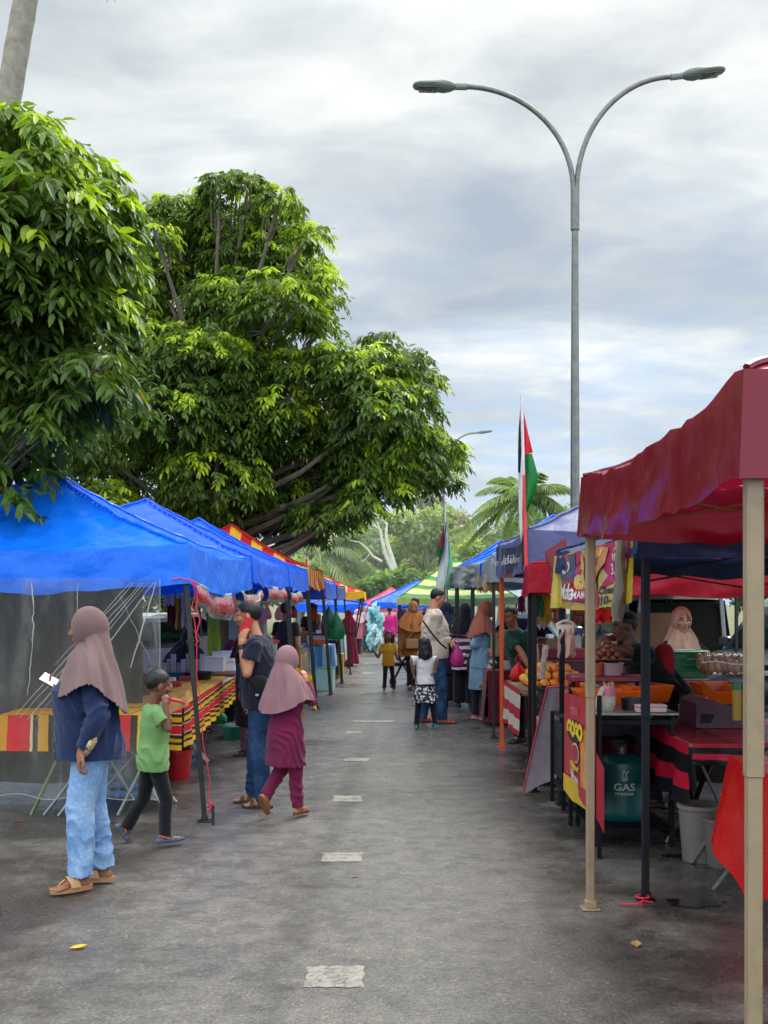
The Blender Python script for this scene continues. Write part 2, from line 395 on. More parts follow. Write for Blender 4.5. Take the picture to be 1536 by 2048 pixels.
def person(label, X, Y, face, H=1.65, hs=None, skin='tan', hair='short', hijab=None, top=None, bottom=None, shoes=None, lean=0., head=(0., 0., 0.),
           L=None, R=None, foot=None, w=1., dep=None, belly=0., vox=.008, detail=2, group=None, Z=0., pelvis_drop=0., knees=None, dirface=True, beard=False, skirt=None, bust=0., hc='#0d0b0a', nf=0.):
    """face: heading in degrees (0 faces the camera, -90 faces left, 90 right, 180 away)"""
    hs = hs or (.225 if H > 1.4 else .19); Hn = H-hs*.97; k = Hn/1.43; dep = dep or w
    root = thing('person', label, 'person', (X, Y, Z), math.radians(face), group)
    up = V((0, -math.sin(lean), math.cos(lean))); fw = V((0, -math.cos(lean), -math.sin(lean)))
    pel = V((0, .0, Hn*.6-pelvis_drop)); shz = Hn*.345
    shc = pel+up*shz*.98; neck = pel+up*(shz*1.1)
    sw = (.148 if hijab else .165)*k*w
    sh = {s: shc+V((i*sw, 0, 0))-up*.02*k for s, i in (('R', -1), ('L', 1))}
    hy, hp, hr = [math.radians(a) for a in head]            # yaw, pitch (down +), roll
    Rh = Euler((-hp if False else hp, 0, 0)).to_matrix()
    Rh = Matrix.Rotation(hy, 3, 'Z') @ Matrix.Rotation(hp, 3, 'X') @ Matrix.Rotation(hr, 3, 'Y')
    neck = neck+V((0, -nf*.5, 0)); hc0 = neck+V((0, -nf*.5, 0))+up*.03*k+(Rh @ V((0, -.012*k, hs*.56))); Mh = Matrix.Translation(hc0) @ Rh.to_4x4()
    arms = {}
    for s, i, a in (('R', -1, R), ('L', 1, L)):
        a = a or {}
        el = V(a.get('el', (i*(sw+.06*k), .02*k, sh[s].z-.28*k))); wr = V(a.get('wr', (i*(sw+.055*k), -.03*k, sh[s].z-.52*k)))
        arms[s] = (el, wr, V(a['d']) if 'd' in a else (wr-el), V(a.get('n', (-i, 0, 0))), a.get('curl', .35), a)
    foot = foot or {}
    legs = {}
    for s, i in (('R', -1), ('L', 1)):
        f = foot.get(s, {}); hip = pel+V((i*.088*k*w, 0, -.02*k)); an = V(f.get('an', (i*.095*k*w, .02, .085*k)))
        kn = V(f.get('kn', ((hip.x+an.x)/2, (hip.y+an.y)/2-.03*k, (hip.z+an.z)/2+.03*k)))
        legs[s] = (hip, kn, an, f.get('yaw', i*8), f.get('pitch', 0))
    # ---- skin: one continuous body
    b = MB()
    head_prims(b, Mh, hs, ears=(hijab is None))
    b.rc(hc0+Rh @ V((0, .02*k, -.05*k)), neck-up*.01*k, .052*k, .056*k*min(w, 1.15)); b.rc(neck, shc-up*.03, .055*k, .08*k)
    b.rc(shc-up*.04*k, pel, .085*k, .085*k)
    for s, i in (('R', -1), ('L', 1)):
        el, wr, d, n, curl, a = arms[s]
        b.rc(shc-up*.04*k, sh[s], .05*k, .045*k); b.rc(sh[s], el, .045*k, .037*k*math.sqrt(w)); b.rc(el, el.lerp(wr, .35), .037*k, .038*k*math.sqrt(w)); b.rc(el.lerp(wr, .35), wr, .038*k*math.sqrt(w), .025*k)
        hand(b, wr, d, n, a.get('th', i), k*1.02, curl)
        hip, kn, an, yaw, pit = legs[s]
        b.rc(pel, hip, .08*k, .075*k); b.rc(hip, kn, .075*k, .045*k); b.rc(kn, kn.lerp(an, .35)+V((0, .012*k, 0)), .044*k, .048*k); b.rc(kn.lerp(an, .35)+V((0, .012*k, 0)), an, .048*k, .034*k)
        Rf = Matrix.Rotation(math.radians(yaw), 3, 'Z') @ Matrix.Rotation(math.radians(pit), 3, 'X')
        def Tf(p): return an+Rf @ (V(p)*k)
        b.rc(Tf((0, .03, -.045)), Tf((0, -.09, -.052)), .03*k, .026*k); b.rc(an, Tf((0, -.07, -.04)), .034*k, .028*k)
        b.ell(Tf((0, -.095, -.052)), (.042*k, .045*k, .02*k), Rf)
        for j in range(5):
            tx = (-.034+.0165*j)*(-i); ln = (.055, .052, .046, .038, .03)[j] if True else 0
            b.rc(Tf((-tx*1., -.11, -.058)), Tf((-tx*1.05, -.12-ln*.8, -.062)), (.0125 if j == 0 else .009)*k, (.0115 if j == 0 else .0075)*k, n=8)
    bm = remesh(b, vox*.75 if detail > 1 else vox, 3 if detail > 1 else 2, .45); bm.build('body', skin_mat(skin), root)
    if dirface: face_parts(Mh, hs, root, skin, beard=beard)
    kk = hs/.225
    if hair and not hijab:
        h = MB(); R3 = Rh
        def T(p): return Mh @ (V(p)*kk)
        if hair in ('short', 'cap'):
            h = MB(); tmp = MB(); tmp.ell((0, .016, .034), (.0815, .099, .0885), n=40, m=26); Pn = tmp.np(); dn = Pn-np.array([0, .016, .034])
            Pn = Pn+nrm_(dn)*(fbm(Pn*np.array([60, 60, 35]), 3, 2)*.0035+.0035*np.clip((Pn[:, 2]-.03)*14, 0, 1))[:, None]
            lim = np.interp(Pn[:, 1]+.006*vnoise(Pn*70, 2), [-.1, -.06, -.03, .0, .03, .06, .1], [.075, .066, .03, .022, -.012, -.04, -.055])
            ok = Pn[:, 2] > lim; h.v = [tuple(T(p)) for p in Pn]; h.f = [f for f in tmp.f if all(ok[i] for i in f)]; h.mi = [0]*len(h.f)
            h.build('hair', hair_mat(hc), root); h = None
        else:                                                     # shoulder-length girl's hair
            h.ell(T((0, .02, .04)), (.09*kk, .106*kk, .09*kk), R3); h.rc(T((0, .04, .0)), T((0, .07, -.13)), .09*kk, .085*kk)
            for q_ in range(9): a_ = PI*(q_/8); h.rc(T((.075*math.cos(a_), .03+.06*math.sin(a_), -.02)), T((.1*math.cos(a_), .04+.075*math.sin(a_), -.165-.02*math.sin(q_*2.3))), .03*kk, .012*kk)
            h.rc(T((-.05, .03, .0)), T((-.06, .04, -.11)), .045*kk, .03*kk); h.rc(T((.05, .03, .0)), T((.06, .04, -.11)), .045*kk, .03*kk)
            if hair == 'long': h.rc(T((0, .07, -.08)), T((0, .09, -.24)), .07*kk, .045*kk)
        if h is not None:
            hm = remesh(h, vox, 2); hm.P = hm.P+hm.N*(fbm(hm.P*np.array([55, 55, 28]), 3)*(.0045 if hair in ('short', 'cap') else .010)*kk)[:, None]; hm.v = hm.P.tolist()
            hm.build('hair', hair_mat(hc), root)
    # ---- trousers / skirt
    if bottom:
        c, style = bottom['c'], bottom.get('fit', 'straight')
        r1, r2, r3 = {'slim': (.088, .062, .048), 'straight': (.098, .075, .066), 'wide': (.1, .09, .092), 'jeans': (.098, .076, .068), 'legging': (.09, .066, .054)}[style]
        t = MB(); rx, ry = .158*k*w, .118*k*dep
        t.loft([(pel+V((0, .015*k, -.1*k)), V((rx*.7, 0, 0)), V((0, ry*.8, 0))), (pel+V((0, .015*k, -.05*k)), V((rx, 0, 0)), V((0, ry*1.08, 0))), (pel+V((0, .01*k, .02*k)), V((rx*.98, 0, 0)), V((0, ry, 0))), (pel+up*.1*k, V((rx*.9, 0, 0)), V((0, ry*.92, 0)))])
        for s in ('R', 'L'):
            hip, kn, an, yaw, pit = legs[s]; end = an+(kn-an).normalized()*(bottom.get('cuff', .0))*k-V((0, 0, bottom.get('drop', .02)*k))*(1 if pit == 0 else 0)
            t.rc(hip+V((0, .008*k, 0)), kn, r1*k*w, r2*k*w); t.rc(kn, kn.lerp(end, .4)+V((0, .008*k, 0)), r2*k*w, (r2*.55+r3*.45)*k*w); t.rc(kn.lerp(end, .4)+V((0, .008*k, 0)), end, (r2*.55+r3*.45)*k*w, r3*k*math.sqrt(w), flat_b=True)
        tm = remesh(t, vox, 2)
        wrinkle(tm, 1.5*bottom.get('wr', .006)*k, (7, 7, 13), seed=int(H*100) % 7+1)
        tm.build('trousers', bottom.get('m') or cloth(c), root)
    if skirt:
        z0 = skirt['top']*k; z1 = skirt['hem']*k; m = MB(); ra, rb = skirt.get('r', (.14, .22)); nf = skirt.get('folds', 9)
        cy = skirt.get('cy', 0.)
        def fs(u, v):
            t = 2*PI*u; r = (ra+(rb-ra)*v**.8)*k; a = v*skirt.get('amp', .022)*k
            rr = r+a*math.sin(nf*t)+a*.6*math.sin((nf*2+1)*t*1+1.3)*0.5
            return (rr*math.cos(t)*w, rr*math.sin(t)*.82*dep+cy*v, z0+(z1-z0)*v+.008*math.sin(5*t)*v)
        m.grid(fs, 72, 12); m.build('skirt', skirt.get('m') or cloth(skirt['c']), root)
    # ---- top
    if top:
        c = top['c']; e = top.get('ease', .012)*k; t = MB(); hem = top.get('hem', -.06)*k; bl = belly*k
        hx, hyy = (.176*k*w+e, .126*k*dep+e); rings = []
        fl = top.get('flare', 0.)*k
        if hem < -.02*k:
            rings.append((pel+V((0, .012*k-bl*.25, hem)), V((hx+fl, 0, 0)), V((0, hyy*1.02+bl*.35+fl*.8, 0))))
            if hem < -.2*k: rings.append((pel+V((0, .012*k-bl*.25, hem*.5)), V((hx+fl*.55, 0, 0)), V((0, hyy*1.04+bl*.35+fl*.4, 0))))
        rings += [(pel+V((0, .015*k-bl*.3, 0)), V((hx, 0, 0)), V((0, hyy*1.05+bl*.5, 0))),
                  (pel+up*shz*.35+fw*bl*.5, V((hx*.86, 0, 0)), -fw*(hyy*.92+bl*.6)), (pel+up*shz*.7+fw*(.01*k+bust*.5*k), V((hx*.93, 0, 0)), -fw*(hyy*.98+bust*.6*k)),
                  (shc-up*.03*k, V((sw*.98+e*.4, 0, 0)), -fw*(.085*k*dep+e)), (shc+up*.015*k, V((sw*.72, 0, 0)), -fw*(.07*k+e)), (neck+up*.005*k, V((.066*k, 0, 0)), -fw*(.066*k))]
        t.loft(rings, 28)
        sl = top.get('sleeve', 'long')
        for s in ('R', 'L'):
            el, wr, d, n, curl, a = arms[s]; g = math.sqrt(w)
            if sl == 'long': t.rc(sh[s], el, ((.057 if hijab else .066)*k*g+e*.5), .055*k*g+e*.3); t.rc(el, wr+(el-wr).normalized()*.01*k, .055*k*g+e*.3, top.get('cuffr', .038)*k*g+e*.2, flat_b=True)
            else:
                q = {'short': .56, 'half': .85}[sl]; t.rc(sh[s], sh[s].lerp(el, q), .064*k*g+e*.5, top.get('cuffr', .066)*k*g+e*.4, flat_b=True)
        tm = remesh(t, vox, 3); wrinkle(tm, (2.6 if detail > 1 else 1.8)*top.get('wr', .005)*k, (6.5, 6.5, 9), seed=int(H*77) % 9+2, tilt=.8)
        tm.build('top', top.get('m') or cloth(c), root)
    # ---- hijab: one draped sheet with a face opening, folds and a hem
    if hijab:
        hj = hijab; kx = hs/.225; hem = hj.get('hem', {}); sx = hj['raw']*k if 'raw' in hj else max(hj.get('sx', .235), .27)*k*max(w, 1.03); sf = hj.get('sf', .2)*k; sb = hj.get('sb', .17)*k
        zf, zs, zb = hj.get('zf', -.24)*k, min(hj.get('zs', -.1), -.15)*k, hj.get('zb', -.26)*k    # hem below the neck: front, side, back
        nb = hj.get('nb', .1)*kx; amp = hj.get('amp', .014)*k; Q = .46; face_o = hj.get('open', 1.)
        nk = hc0+Rh @ V((0, .0, -.112*kx)); base = V((shc.x, shc.y, neck.z))
        ph = hj.get('ph', .7); scal = hj.get('scallop', 0.)
        def fh(u, v):
            t = 2*PI*u; cx, sy = math.cos(t), math.sin(t)            # sy<0 is the front
            ryb, ryf = .118, .104
            ae = math.radians(138-36*max(0, sy)**.6-10*abs(cx)**2)
            def hood(a):
                r = math.sin(a); return Mh @ (V((.095*r*cx, (ryb if sy > 0 else ryf)*r*sy+.012, .128*math.cos(a)+.008))*kx)
            if v < Q: return hood((v/Q)*ae)
            q = (v-Q)/(1-Q); p0 = hood(ae)
            f2 = max(0, -sy)**1.3; b2 = max(0, sy)**1.3; s2 = max(0, 1-f2-b2)
            hz = zf*f2+zb*b2+zs*s2
            R1 = V((sx*cx, (sf if sy < 0 else sb)*sy, 0))
            out = base+R1+up*hz+V((0, hj.get('oy', 0)*k, 0))
            mid = base+R1*(.7+.14*s2)+up*((-.005+.0*s2-.02*b2)*k)
            p = (p0*(1-q)**2+mid*2*q*(1-q)*1.+out*q*q)
            fold = amp*q**.7*(1.0*math.sin(5*t+ph+1.5*q)+.8*math.sin(11*t+ph*2.1-2*q)+.5*math.sin(19*t+1.7)+.9*n1(cx*2.2, sy*2.2, q*1.6, ph))+.005*k*n1(cx*6, sy*6, v*5, ph)
            p += V((cx, sy, 0))*fold
            if scal and q > .9: p.z += scal*abs(math.sin(20*t))*(q-.9)*10
            return p
        inv = Mh.inverted()
        def keep(u, v, p):
            q = inv @ p; q = q/kx
            if q.y > -.02 or v > Q*1.25: return True
            return (q.x/.06)**2+((q.z+.012)/(.084 if q.z > 0 else .09))**2 > face_o
        m = MB(); m.grid(fh, 96, 44, keep); m.build('hijab', hj.get('m') or cloth(hj['c'], trans=.05, wr=.15), root)
    # ---- footwear
    if shoes:
        kind, c = shoes['k'], shoes['c']
        for s, i in (('R', -1), ('L', 1)):
            hip, kn, an, yaw, pit = legs[s]; z0 = -.085
            Rf = Matrix.Rotation(math.radians(yaw), 3, 'Z') @ Matrix.Rotation(math.radians(pit), 3, 'X')
            Mf = Matrix.Translation(an) @ Rf.to_4x4() @ Matrix.Scale(k, 4)
            out = []
            for j in range(28):
                t = 2*PI*j/28; yy = math.cos(t); xx = math.sin(t)
                wd = .033+.015*max(0, min(1, (yy*-1+.2)))        # wider ball (front is -y)
                out.append((xx*wd+(.006*(-i) if yy < 0 else 0), yy*.128-.05))
            m = MB(); th = shoes.get('th', .022); kk2 = 28
            sole = [(x, y, z0) for x, y in out]+[(x*1.03, y*1.02, z0+th) for x, y in out]
            m.add([Mf @ V(p) for p in sole], [tuple(range(kk2-1, -1, -1)), tuple(range(kk2, 2*kk2))]+[(j, (j+1) % kk2, kk2+(j+1) % kk2, kk2+j) for j in range(kk2)])
            if kind in ('clog', 'shoe'):
                sole_o = m.build('shoe', plastic(c, .5), root)
                q = MB()
                for yy, ww, hh in ((.06, .036, .05), (.02, .038, .06), (-.03, .044, .058), (-.08, .05, .05), (-.13, .049, .042), (-.165, .034, .028)): q.ell((0, yy, z0+th*.6), (ww, .05, hh), n=14, m=8)
                q.v = [tuple(x if x[2] > z0+.004 else (x[0], x[1], z0+.004)) for x in q.v]
                um = remesh(q, .008, 3); um.xf(Mf); um.build('upper', plastic(shoes.get('c2', c), .5), sole_o)
                if kind == 'clog':
                    q = MB(); q.tube([Mf @ V(p) for p in ((-.043, -.02, -.04), (-.036, .03, -.02), (0, .062, -.012), (.036, .03, -.02), (.043, -.02, -.04))], .008*k, 6); q.build('strap', plastic(shoes.get('sc', '#d06a3a'), .5), sole_o)
            else:
                sole_o = m.build('sandal', M(c, .7, bump=.1), root)
                q = MB()
                def arch(y, h, wdt, tilt=0):
                    def g(u, v):
                        a = PI*u; x = -math.cos(a)*wdt; z = z0+th+math.sin(a)**.7*h
                        return Mf @ V((x, y+(v-.5)*shoes.get('sw', .035)+tilt*math.sin(a), z))
                    return g
                for y, h, wdt, tl in shoes.get('straps', ((-.085, .042, .05, -.012), (-.03, .058, .044, 0))): q.grid(arch(y, h, wdt, tl), 12, 2)
                if shoes.get('thong'): q.tube([Mf @ V(p) for p in ((.005*i*-1, -.135, z0+th), (.0, -.12, z0+th+.028), (0, -.09, z0+th+.046))], .005*k, 6)
                q.build('strap', M(shoes.get('sc', c), .6), sole_o)
    root['_i'] = 0; del root['_i']
    return root, dict(Mh=Mh, arms=arms, neck=neck, pel=pel, sh=sh, k=k, legs=legs, shc=shc)
def L2W(root, p):
    a = root.rotation_euler.z; p = V(p); return V((p.x*math.cos(a)-p.y*math.sin(a), p.x*math.sin(a)+p.y*math.cos(a), p.z))+root.location
def W2L(root, p):
    a = -root.rotation_euler.z; p = V(p)-root.location; return V((p.x*math.cos(a)-p.y*math.sin(a), p.x*math.sin(a)+p.y*math.cos(a), p.z))
# ================================================================== WORLD, CAMERA, GROUND
w = bpy.data.worlds.new('World'); sc.world = w; w.use_nodes = True
nt = w.node_tree; bg = nt.nodes['Background']
SUN_EL, SUN_AZ = math.radians(50), math.radians(28)          # sun behind cloud, ahead and to the right
class WN(NT):
    def __init__(s, t): s.t = t
wn = WN(nt)
sky = wn.n('ShaderNodeTexSky', sky_type='NISHITA'); sky.sun_disc = False; sky.sun_elevation = SUN_EL; sky.sun_rotation = SUN_AZ; sky.altitude = 10; sky.dust_density = 2.
tc = wn.n('ShaderNodeTexCoord'); sp = wn.n('ShaderNodeSeparateXYZ'); wn.l(tc.outputs['Generated'], sp.inputs[0])
zz = wn.math('ADD', wn.math('MAXIMUM', sp.outputs[2], 0.), .16)
cb = wn.n('ShaderNodeCombineXYZ'); wn.l(wn.math('DIVIDE', sp.outputs[0], zz), cb.inputs[0]); wn.l(wn.math('DIVIDE', sp.outputs[1], zz), cb.inputs[1])
mp = wn.n('ShaderNodeMapping'); mp.inputs['Rotation'].default_value = (0, 0, math.radians(-24)); mp.inputs['Scale'].default_value = (.85, 1.2, 1); mp.inputs['Location'].default_value = (3.1, 1.7, 0); wn.l(cb.outputs[0], mp.inputs[0])
na = wn.noise(1.5, 6, vec=mp.outputs[0], rough=.5); na.inputs['Distortion'].default_value = .5
nb_ = wn.noise(5.2, 7, vec=mp.outputs[0], rough=.55); nb_.inputs['Distortion'].default_value = .35
n3 = wn.noise(.55, 2, vec=mp.outputs[0])
cl = wn.math('ADD', wn.math('MULTIPLY', na.outputs[0], .72), wn.math('MULTIPLY', nb_.outputs[0], .28))
# brighter towards the hidden sun
dt = wn.n('ShaderNodeVectorMath', operation='DOT_PRODUCT'); wn.l(tc.outputs['Generated'], dt.inputs[0])
dt.inputs[1].default_value = (math.sin(SUN_AZ)*math.cos(SUN_EL), math.cos(SUN_AZ)*math.cos(SUN_EL), math.sin(SUN_EL))
glow = wn.math('POWER', wn.math('MAXIMUM', dt.outputs['Value'], 0.), 5.)
cl2 = wn.math('ADD', cl, wn.math('MULTIPLY', wn.math('SUBTRACT', glow, .45), .22))
cloudc = wn.ramp(cl2, [(.33, '#9fa9b2'), (.42, '#b2bac0'), (.48, '#c2c8cb'), (.54, '#d3d8d8'), (.60, '#e3e5e3'), (.7, '#f3f3f0')])
low = wn.ramp(sp.outputs[2], [(.0, 1.), (.12, .85), (.26, .25), (.42, 0.)])
gap = wn.math('MULTIPLY', low, wn.ramp(nb_.outputs[0], [(.36, 1.), (.62, .15)]))
cloudc = wn.mix(gap, cloudc, '#a6c4e4')
zen = wn.ramp(sp.outputs[2], [(.46, .5), (.95, 1.)])       # an overcast sky is brighter overhead than near the horizon
back_fill = wn.ramp(sp.outputs[1], [(0., 1.), (.5, 0.)])  # extra brightness added to the unseen sky behind the camera, for surfaces facing it
bright = wn.math('ADD', 13.2, wn.math('ADD', wn.math('MULTIPLY', wn.math('SUBTRACT', zen, .5), 52.), wn.math('MULTIPLY', back_fill, 30.)))
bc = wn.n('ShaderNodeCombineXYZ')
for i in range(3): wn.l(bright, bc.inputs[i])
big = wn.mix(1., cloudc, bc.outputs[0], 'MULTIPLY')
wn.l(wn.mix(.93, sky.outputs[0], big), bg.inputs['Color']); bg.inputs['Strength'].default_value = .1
ld = bpy.data.lights.new('sun', 'SUN'); ld.energy = 2.2; ld.angle = math.radians(18); ld.color = (1, .96, .89)
lo = bpy.data.objects.new('sun', ld); COL.objects.link(lo)
sd = V((math.sin(SUN_AZ)*math.cos(SUN_EL), math.cos(SUN_AZ)*math.cos(SUN_EL), math.sin(SUN_EL)))
lo.rotation_euler = sd.to_track_quat('Z', 'Y').to_euler(); lo.location = (6, -4, 14)
cd = bpy.data.cameras.new('camera'); cam = bpy.data.objects.new('camera', cd); COL.objects.link(cam); sc.camera = cam
cam.location = (0, 0, HC); cam.rotation_euler = (PI/2, 0, 0); cd.sensor_fit = 'VERTICAL'; cd.sensor_height = 36; cd.lens = F/2048*36
cd.shift_y = (HY-1024)/2048; cd.clip_start = .05; cd.clip_end = 2000
sc.render.resolution_x = 768; sc.render.resolution_y = 1024
sc.view_settings.view_transform = 'Standard'; sc.view_settings.look = 'None'; sc.view_settings.exposure = 0; sc.view_settings.gamma = 1
sc.cycles.max_bounces = 7; sc.cycles.transparent_max_bounces = 10; sc.cycles.caustics_reflective = False; sc.cycles.caustics_refractive = False
sc.cycles.sample_clamp_indirect = 6; sc.cycles.use_denoising = True; sc.cycles.use_adaptive_sampling = True; sc.cycles.adaptive_threshold = .015
# ---- asphalt
m = NT('asphalt'); 
big_ = m.noise(.45, 4); fine = m.noise(95, 3, rough=.7); mid = m.noise(6, 5, rough=.65); strk = m.noise(1.4, 4, stretch=(1.6, .16, 1))
base = m.ramp(m.math('ADD', m.math('MULTIPLY', big_.outputs[0], .72), m.math('MULTIPLY', mid.outputs[0], .28)), [(.36, '#56524d'), (.5, '#68635c'), (.64, '#767068')])
base = m.mix(.3, base, m.ramp(strk.outputs[0], [(.35, .62), (.65, 1.)]), 'MULTIPLY')
vor = m.n('ShaderNodeTexVoronoi'); vor.inputs['Scale'].default_value = 95; tcv = m.n('ShaderNodeTexCoord'); m.l(tcv.outputs['Object'], vor.inputs['Vector'])
stone = m.ramp(vor.outputs['Color'], [(.0, .5), (.45, .9), (.78, 1.12), (.94, 1.8), (1., 2.6)])
base = m.mix(.8, base, stone, 'MULTIPLY')
# damp dark stains near the stalls and old tyre line
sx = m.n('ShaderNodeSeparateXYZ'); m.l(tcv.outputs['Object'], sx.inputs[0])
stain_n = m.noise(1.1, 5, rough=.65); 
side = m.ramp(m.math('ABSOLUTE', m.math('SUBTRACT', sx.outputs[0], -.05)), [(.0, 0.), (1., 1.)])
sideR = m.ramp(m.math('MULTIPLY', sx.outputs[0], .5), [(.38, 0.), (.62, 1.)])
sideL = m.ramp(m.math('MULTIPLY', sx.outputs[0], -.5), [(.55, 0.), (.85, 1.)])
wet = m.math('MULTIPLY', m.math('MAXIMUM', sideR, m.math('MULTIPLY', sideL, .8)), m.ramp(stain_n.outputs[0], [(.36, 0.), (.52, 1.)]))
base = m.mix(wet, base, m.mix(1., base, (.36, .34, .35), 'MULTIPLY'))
tyre = m.math('ADD', sx.outputs[0], m.math('MULTIPLY', sx.outputs[1], -.032)); tn = m.noise(2.2, 3)
tyre = m.math('ABSOLUTE', m.math('ADD', m.math('ADD', tyre, .62), m.math('MULTIPLY', m.math('SUBTRACT', tn.outputs[0], .5), .12)))
base = m.mix(m.ramp(tyre, [(.03, .5), (.12, 0.)]), base, m.mix(1., base, (.5, .5, .52), 'MULTIPLY'))
sheen_n = m.noise(.8, 4, stretch=(.5, .9, 1)); far = m.ramp(m.math('MULTIPLY', sx.outputs[1], .04), [(.28, 0.), (.55, 1.)])
pud = m.math('MULTIPLY', far, m.ramp(sheen_n.outputs[0], [(.42, 0.), (.56, 1.)]))
r0 = m.ramp(mid.outputs[0], [(.35, .3), (.65, .55)]); r1 = m.mix(m.math('MAXIMUM', m.math('MULTIPLY', wet, .75), m.math('MULTIPLY', pud, .8)), r0, (.2, .2, .2))
m.set(Base_Color=base, Roughness=r1, Specular_IOR_Level=.55)
hb = m.math('ADD', m.math('MULTIPLY', vor.outputs['Distance'], -.8), m.math('MULTIPLY', fine.outputs[0], .6))
m.bump(hb, .35, .006); ASPH = m.m
g = NT('soil_and_grass'); a = g.noise(.25, 6); bq = g.noise(3, 5)
g.set(Base_Color=g.ramp(g.math('ADD', g.math('MULTIPLY', a.outputs[0], .6), g.math('MULTIPLY', bq.outputs[0], .4)), [(.35, '#4a4a28'), (.5, '#5e6230'), (.65, '#75684a')]), Roughness=.95)
mb = MB(); mb.grid(lambda u, v: ((u-.5)*700, -60+v*760, -.02), 8, 8); tag(mb.build('ground', g.m), kind='structure')
mb = MB(); mb.grid(lambda u, v: (-9+u*24, -4+v*56, .0), 24, 56); tag(mb.build('road', ASPH), kind='structure')
# worn squares of the painted centre line
WP = NT('worn_paint'); n_ = WP.noise(26, 6, rough=.8); n2_ = WP.noise(7, 3)
f_ = WP.math('MULTIPLY', WP.ramp(n_.outputs[0], [(.36, .25), (.52, .95)]), WP.ramp(n2_.outputs[0], [(.3, .5), (.6, 1.)]))
WP.set(Base_Color=WP.mix(f_, '#6b6864', '#a89f90'), Roughness=.75, Alpha=WP.ramp(f_, [(.0, .15), (.6, .8)])); WP.bump(n_.outputs[0], .3, .005)
def dash(px0, px1, py0, py1, label):
    ya, yb = GY(py1), GY(py0); xa, xb = XX(px0, GY((py0+py1)/2)), XX(px1, GY((py0+py1)/2)); mb = MB(); pts = []
    n = 9
    for i in range(n): pts.append((xa+(xb-xa)*i/(n-1), ya+random.uniform(-.012, .012)))
    for i in range(1, n): pts.append((xb+random.uniform(-.012, .004), ya+(yb-ya)*i/(n-1)))
    for i in range(1, n): pts.append((xb-(xb-xa)*i/(n-1), yb+random.uniform(-.012, .012)))
    for i in range(1, n-1): pts.append((xa+random.uniform(-.004, .012), yb-(yb-ya)*i/(n-1)))
    mb.poly([(x, y, .004) for x, y in pts]); return tag(mb.build('road_marking', WP.m), kind='structure')
for a in ((611, 730, 1934, 1975), (643, 725, 1706, 1724), (665, 724, 1592, 1604), (689, 740, 1517, 1523), (706, 790, 1441, 1445), (691, 722, 1463, 1468), (716, 745, 1385, 1388), (720, 760, 1404, 1407), (725, 752, 1345, 1348), (728, 755, 1325, 1328)):
    dash(*a, '')
# dry leaf on the road
def leaf(px, py, c, label, s=.05, rz=.4):
    y = GY(py); x = XX(px, y); mb = MB()
    mb.grid(lambda u, v: (x+math.cos(rz)*(u-.5)*s*1.6-math.sin(rz)*(v-.5)*s*math.sin(PI*min(max(u, .04), .97)), y+math.sin(rz)*(u-.5)*s*1.6+math.cos(rz)*(v-.5)*s*math.sin(PI*min(max(u, .04), .97)), .006+.02*(v-.5)**2+.006*u), 8, 4)
    tag(mb.build('fallen_leaf', M(c, .6, trans=.2), at=(x, y, 0)), label, 'leaf')
leaf(157, 1898, '#d9b21c', 'small yellow leaf lying on the asphalt at lower left', .05)
leaf(1272, 1892, '#b09050', 'pale curled leaf on the wet asphalt below the right stall', .05, 1.4)
leaf(35, 1645, '#a5522a', 'reddish brown leaf on the ground under the plastic sheet', .05, .2)
# ================================================================== CANOPY TENTS
def canopy(x0, x1, y0, y1, ze, zp, p=1.3, es=.05, wr=.02, seed=0, tilt=0.):
    cx, cy, hx, hy = (x0+x1)/2, (y0+y1)/2, (x1-x0)/2, (y1-y0)/2
    def fn(u, v):
        a, b = 2*u-1, 2*v-1; r = max(abs(a), abs(b)); e = min(abs(a), abs(b)); q = e/r if r > 1e-6 else 1
        z = ze+(zp-ze)*(1-r)**p-es*(1-q*q)*r**3-.07*math.sin(PI*r)*(1-q)**.8
        x, y = cx+a*hx, cy+b*hy
        ang = math.atan2(b, a)
        z += wr*(n1(x*2.1+a*3, y*2.1+b*3, seed, seed)*.9+.5*math.sin(ang*26+seed)*math.sin(PI*min(1, r*.9))**2*(1-q*.5))
        return (x, y, z+tilt*(x-cx))
    return fn
def valance(mb, fn, x0, x1, y0, y1, drop, wr=.018, seed=0, only='fblr', es=.0, flare=.02, vw=.012):
    sides = {'f': lambda t: (t, 0), 'b': lambda t: (1-t, 1), 'l': lambda t: (0, 1-t), 'r': lambda t: (1, t)}
    nrm = {'f': (0, -1), 'b': (0, 1), 'l': (-1, 0), 'r': (1, 0)}
    for k in only:
        def g(u, v, k=k):
            a, b = sides[k](u); p = fn(a, b); n = nrm[k]; d = 1-v; tg = {'f': (1, 0), 'b': (-1, 0), 'l': (0, -1), 'r': (0, 1)}[k]
            env = min(1, 6*u, 6*(1-u)); base = flare*d+.012
            wv = wr*env*(1.2*n1(u*7, d*3, seed+ord(k), seed)*d**.6+.8*math.sin(u*31+seed+5*d)*d*(.5+.5*math.sin(u*5+seed)))+base
            ex = base*(-max(0, 1-u*25)+max(0, 1-(1-u)*25))
            zc = -drop*d+es*math.sin(PI*u)*d*-1+vw*math.sin(u*23+seed)*d
            return (p[0]+n[0]*wv+tg[0]*ex, p[1]+n[1]*wv+tg[1]*ex, p[2]+zc)
        mb.grid(g, 36, 7)
POLE = metal('#3b3a38', .5)
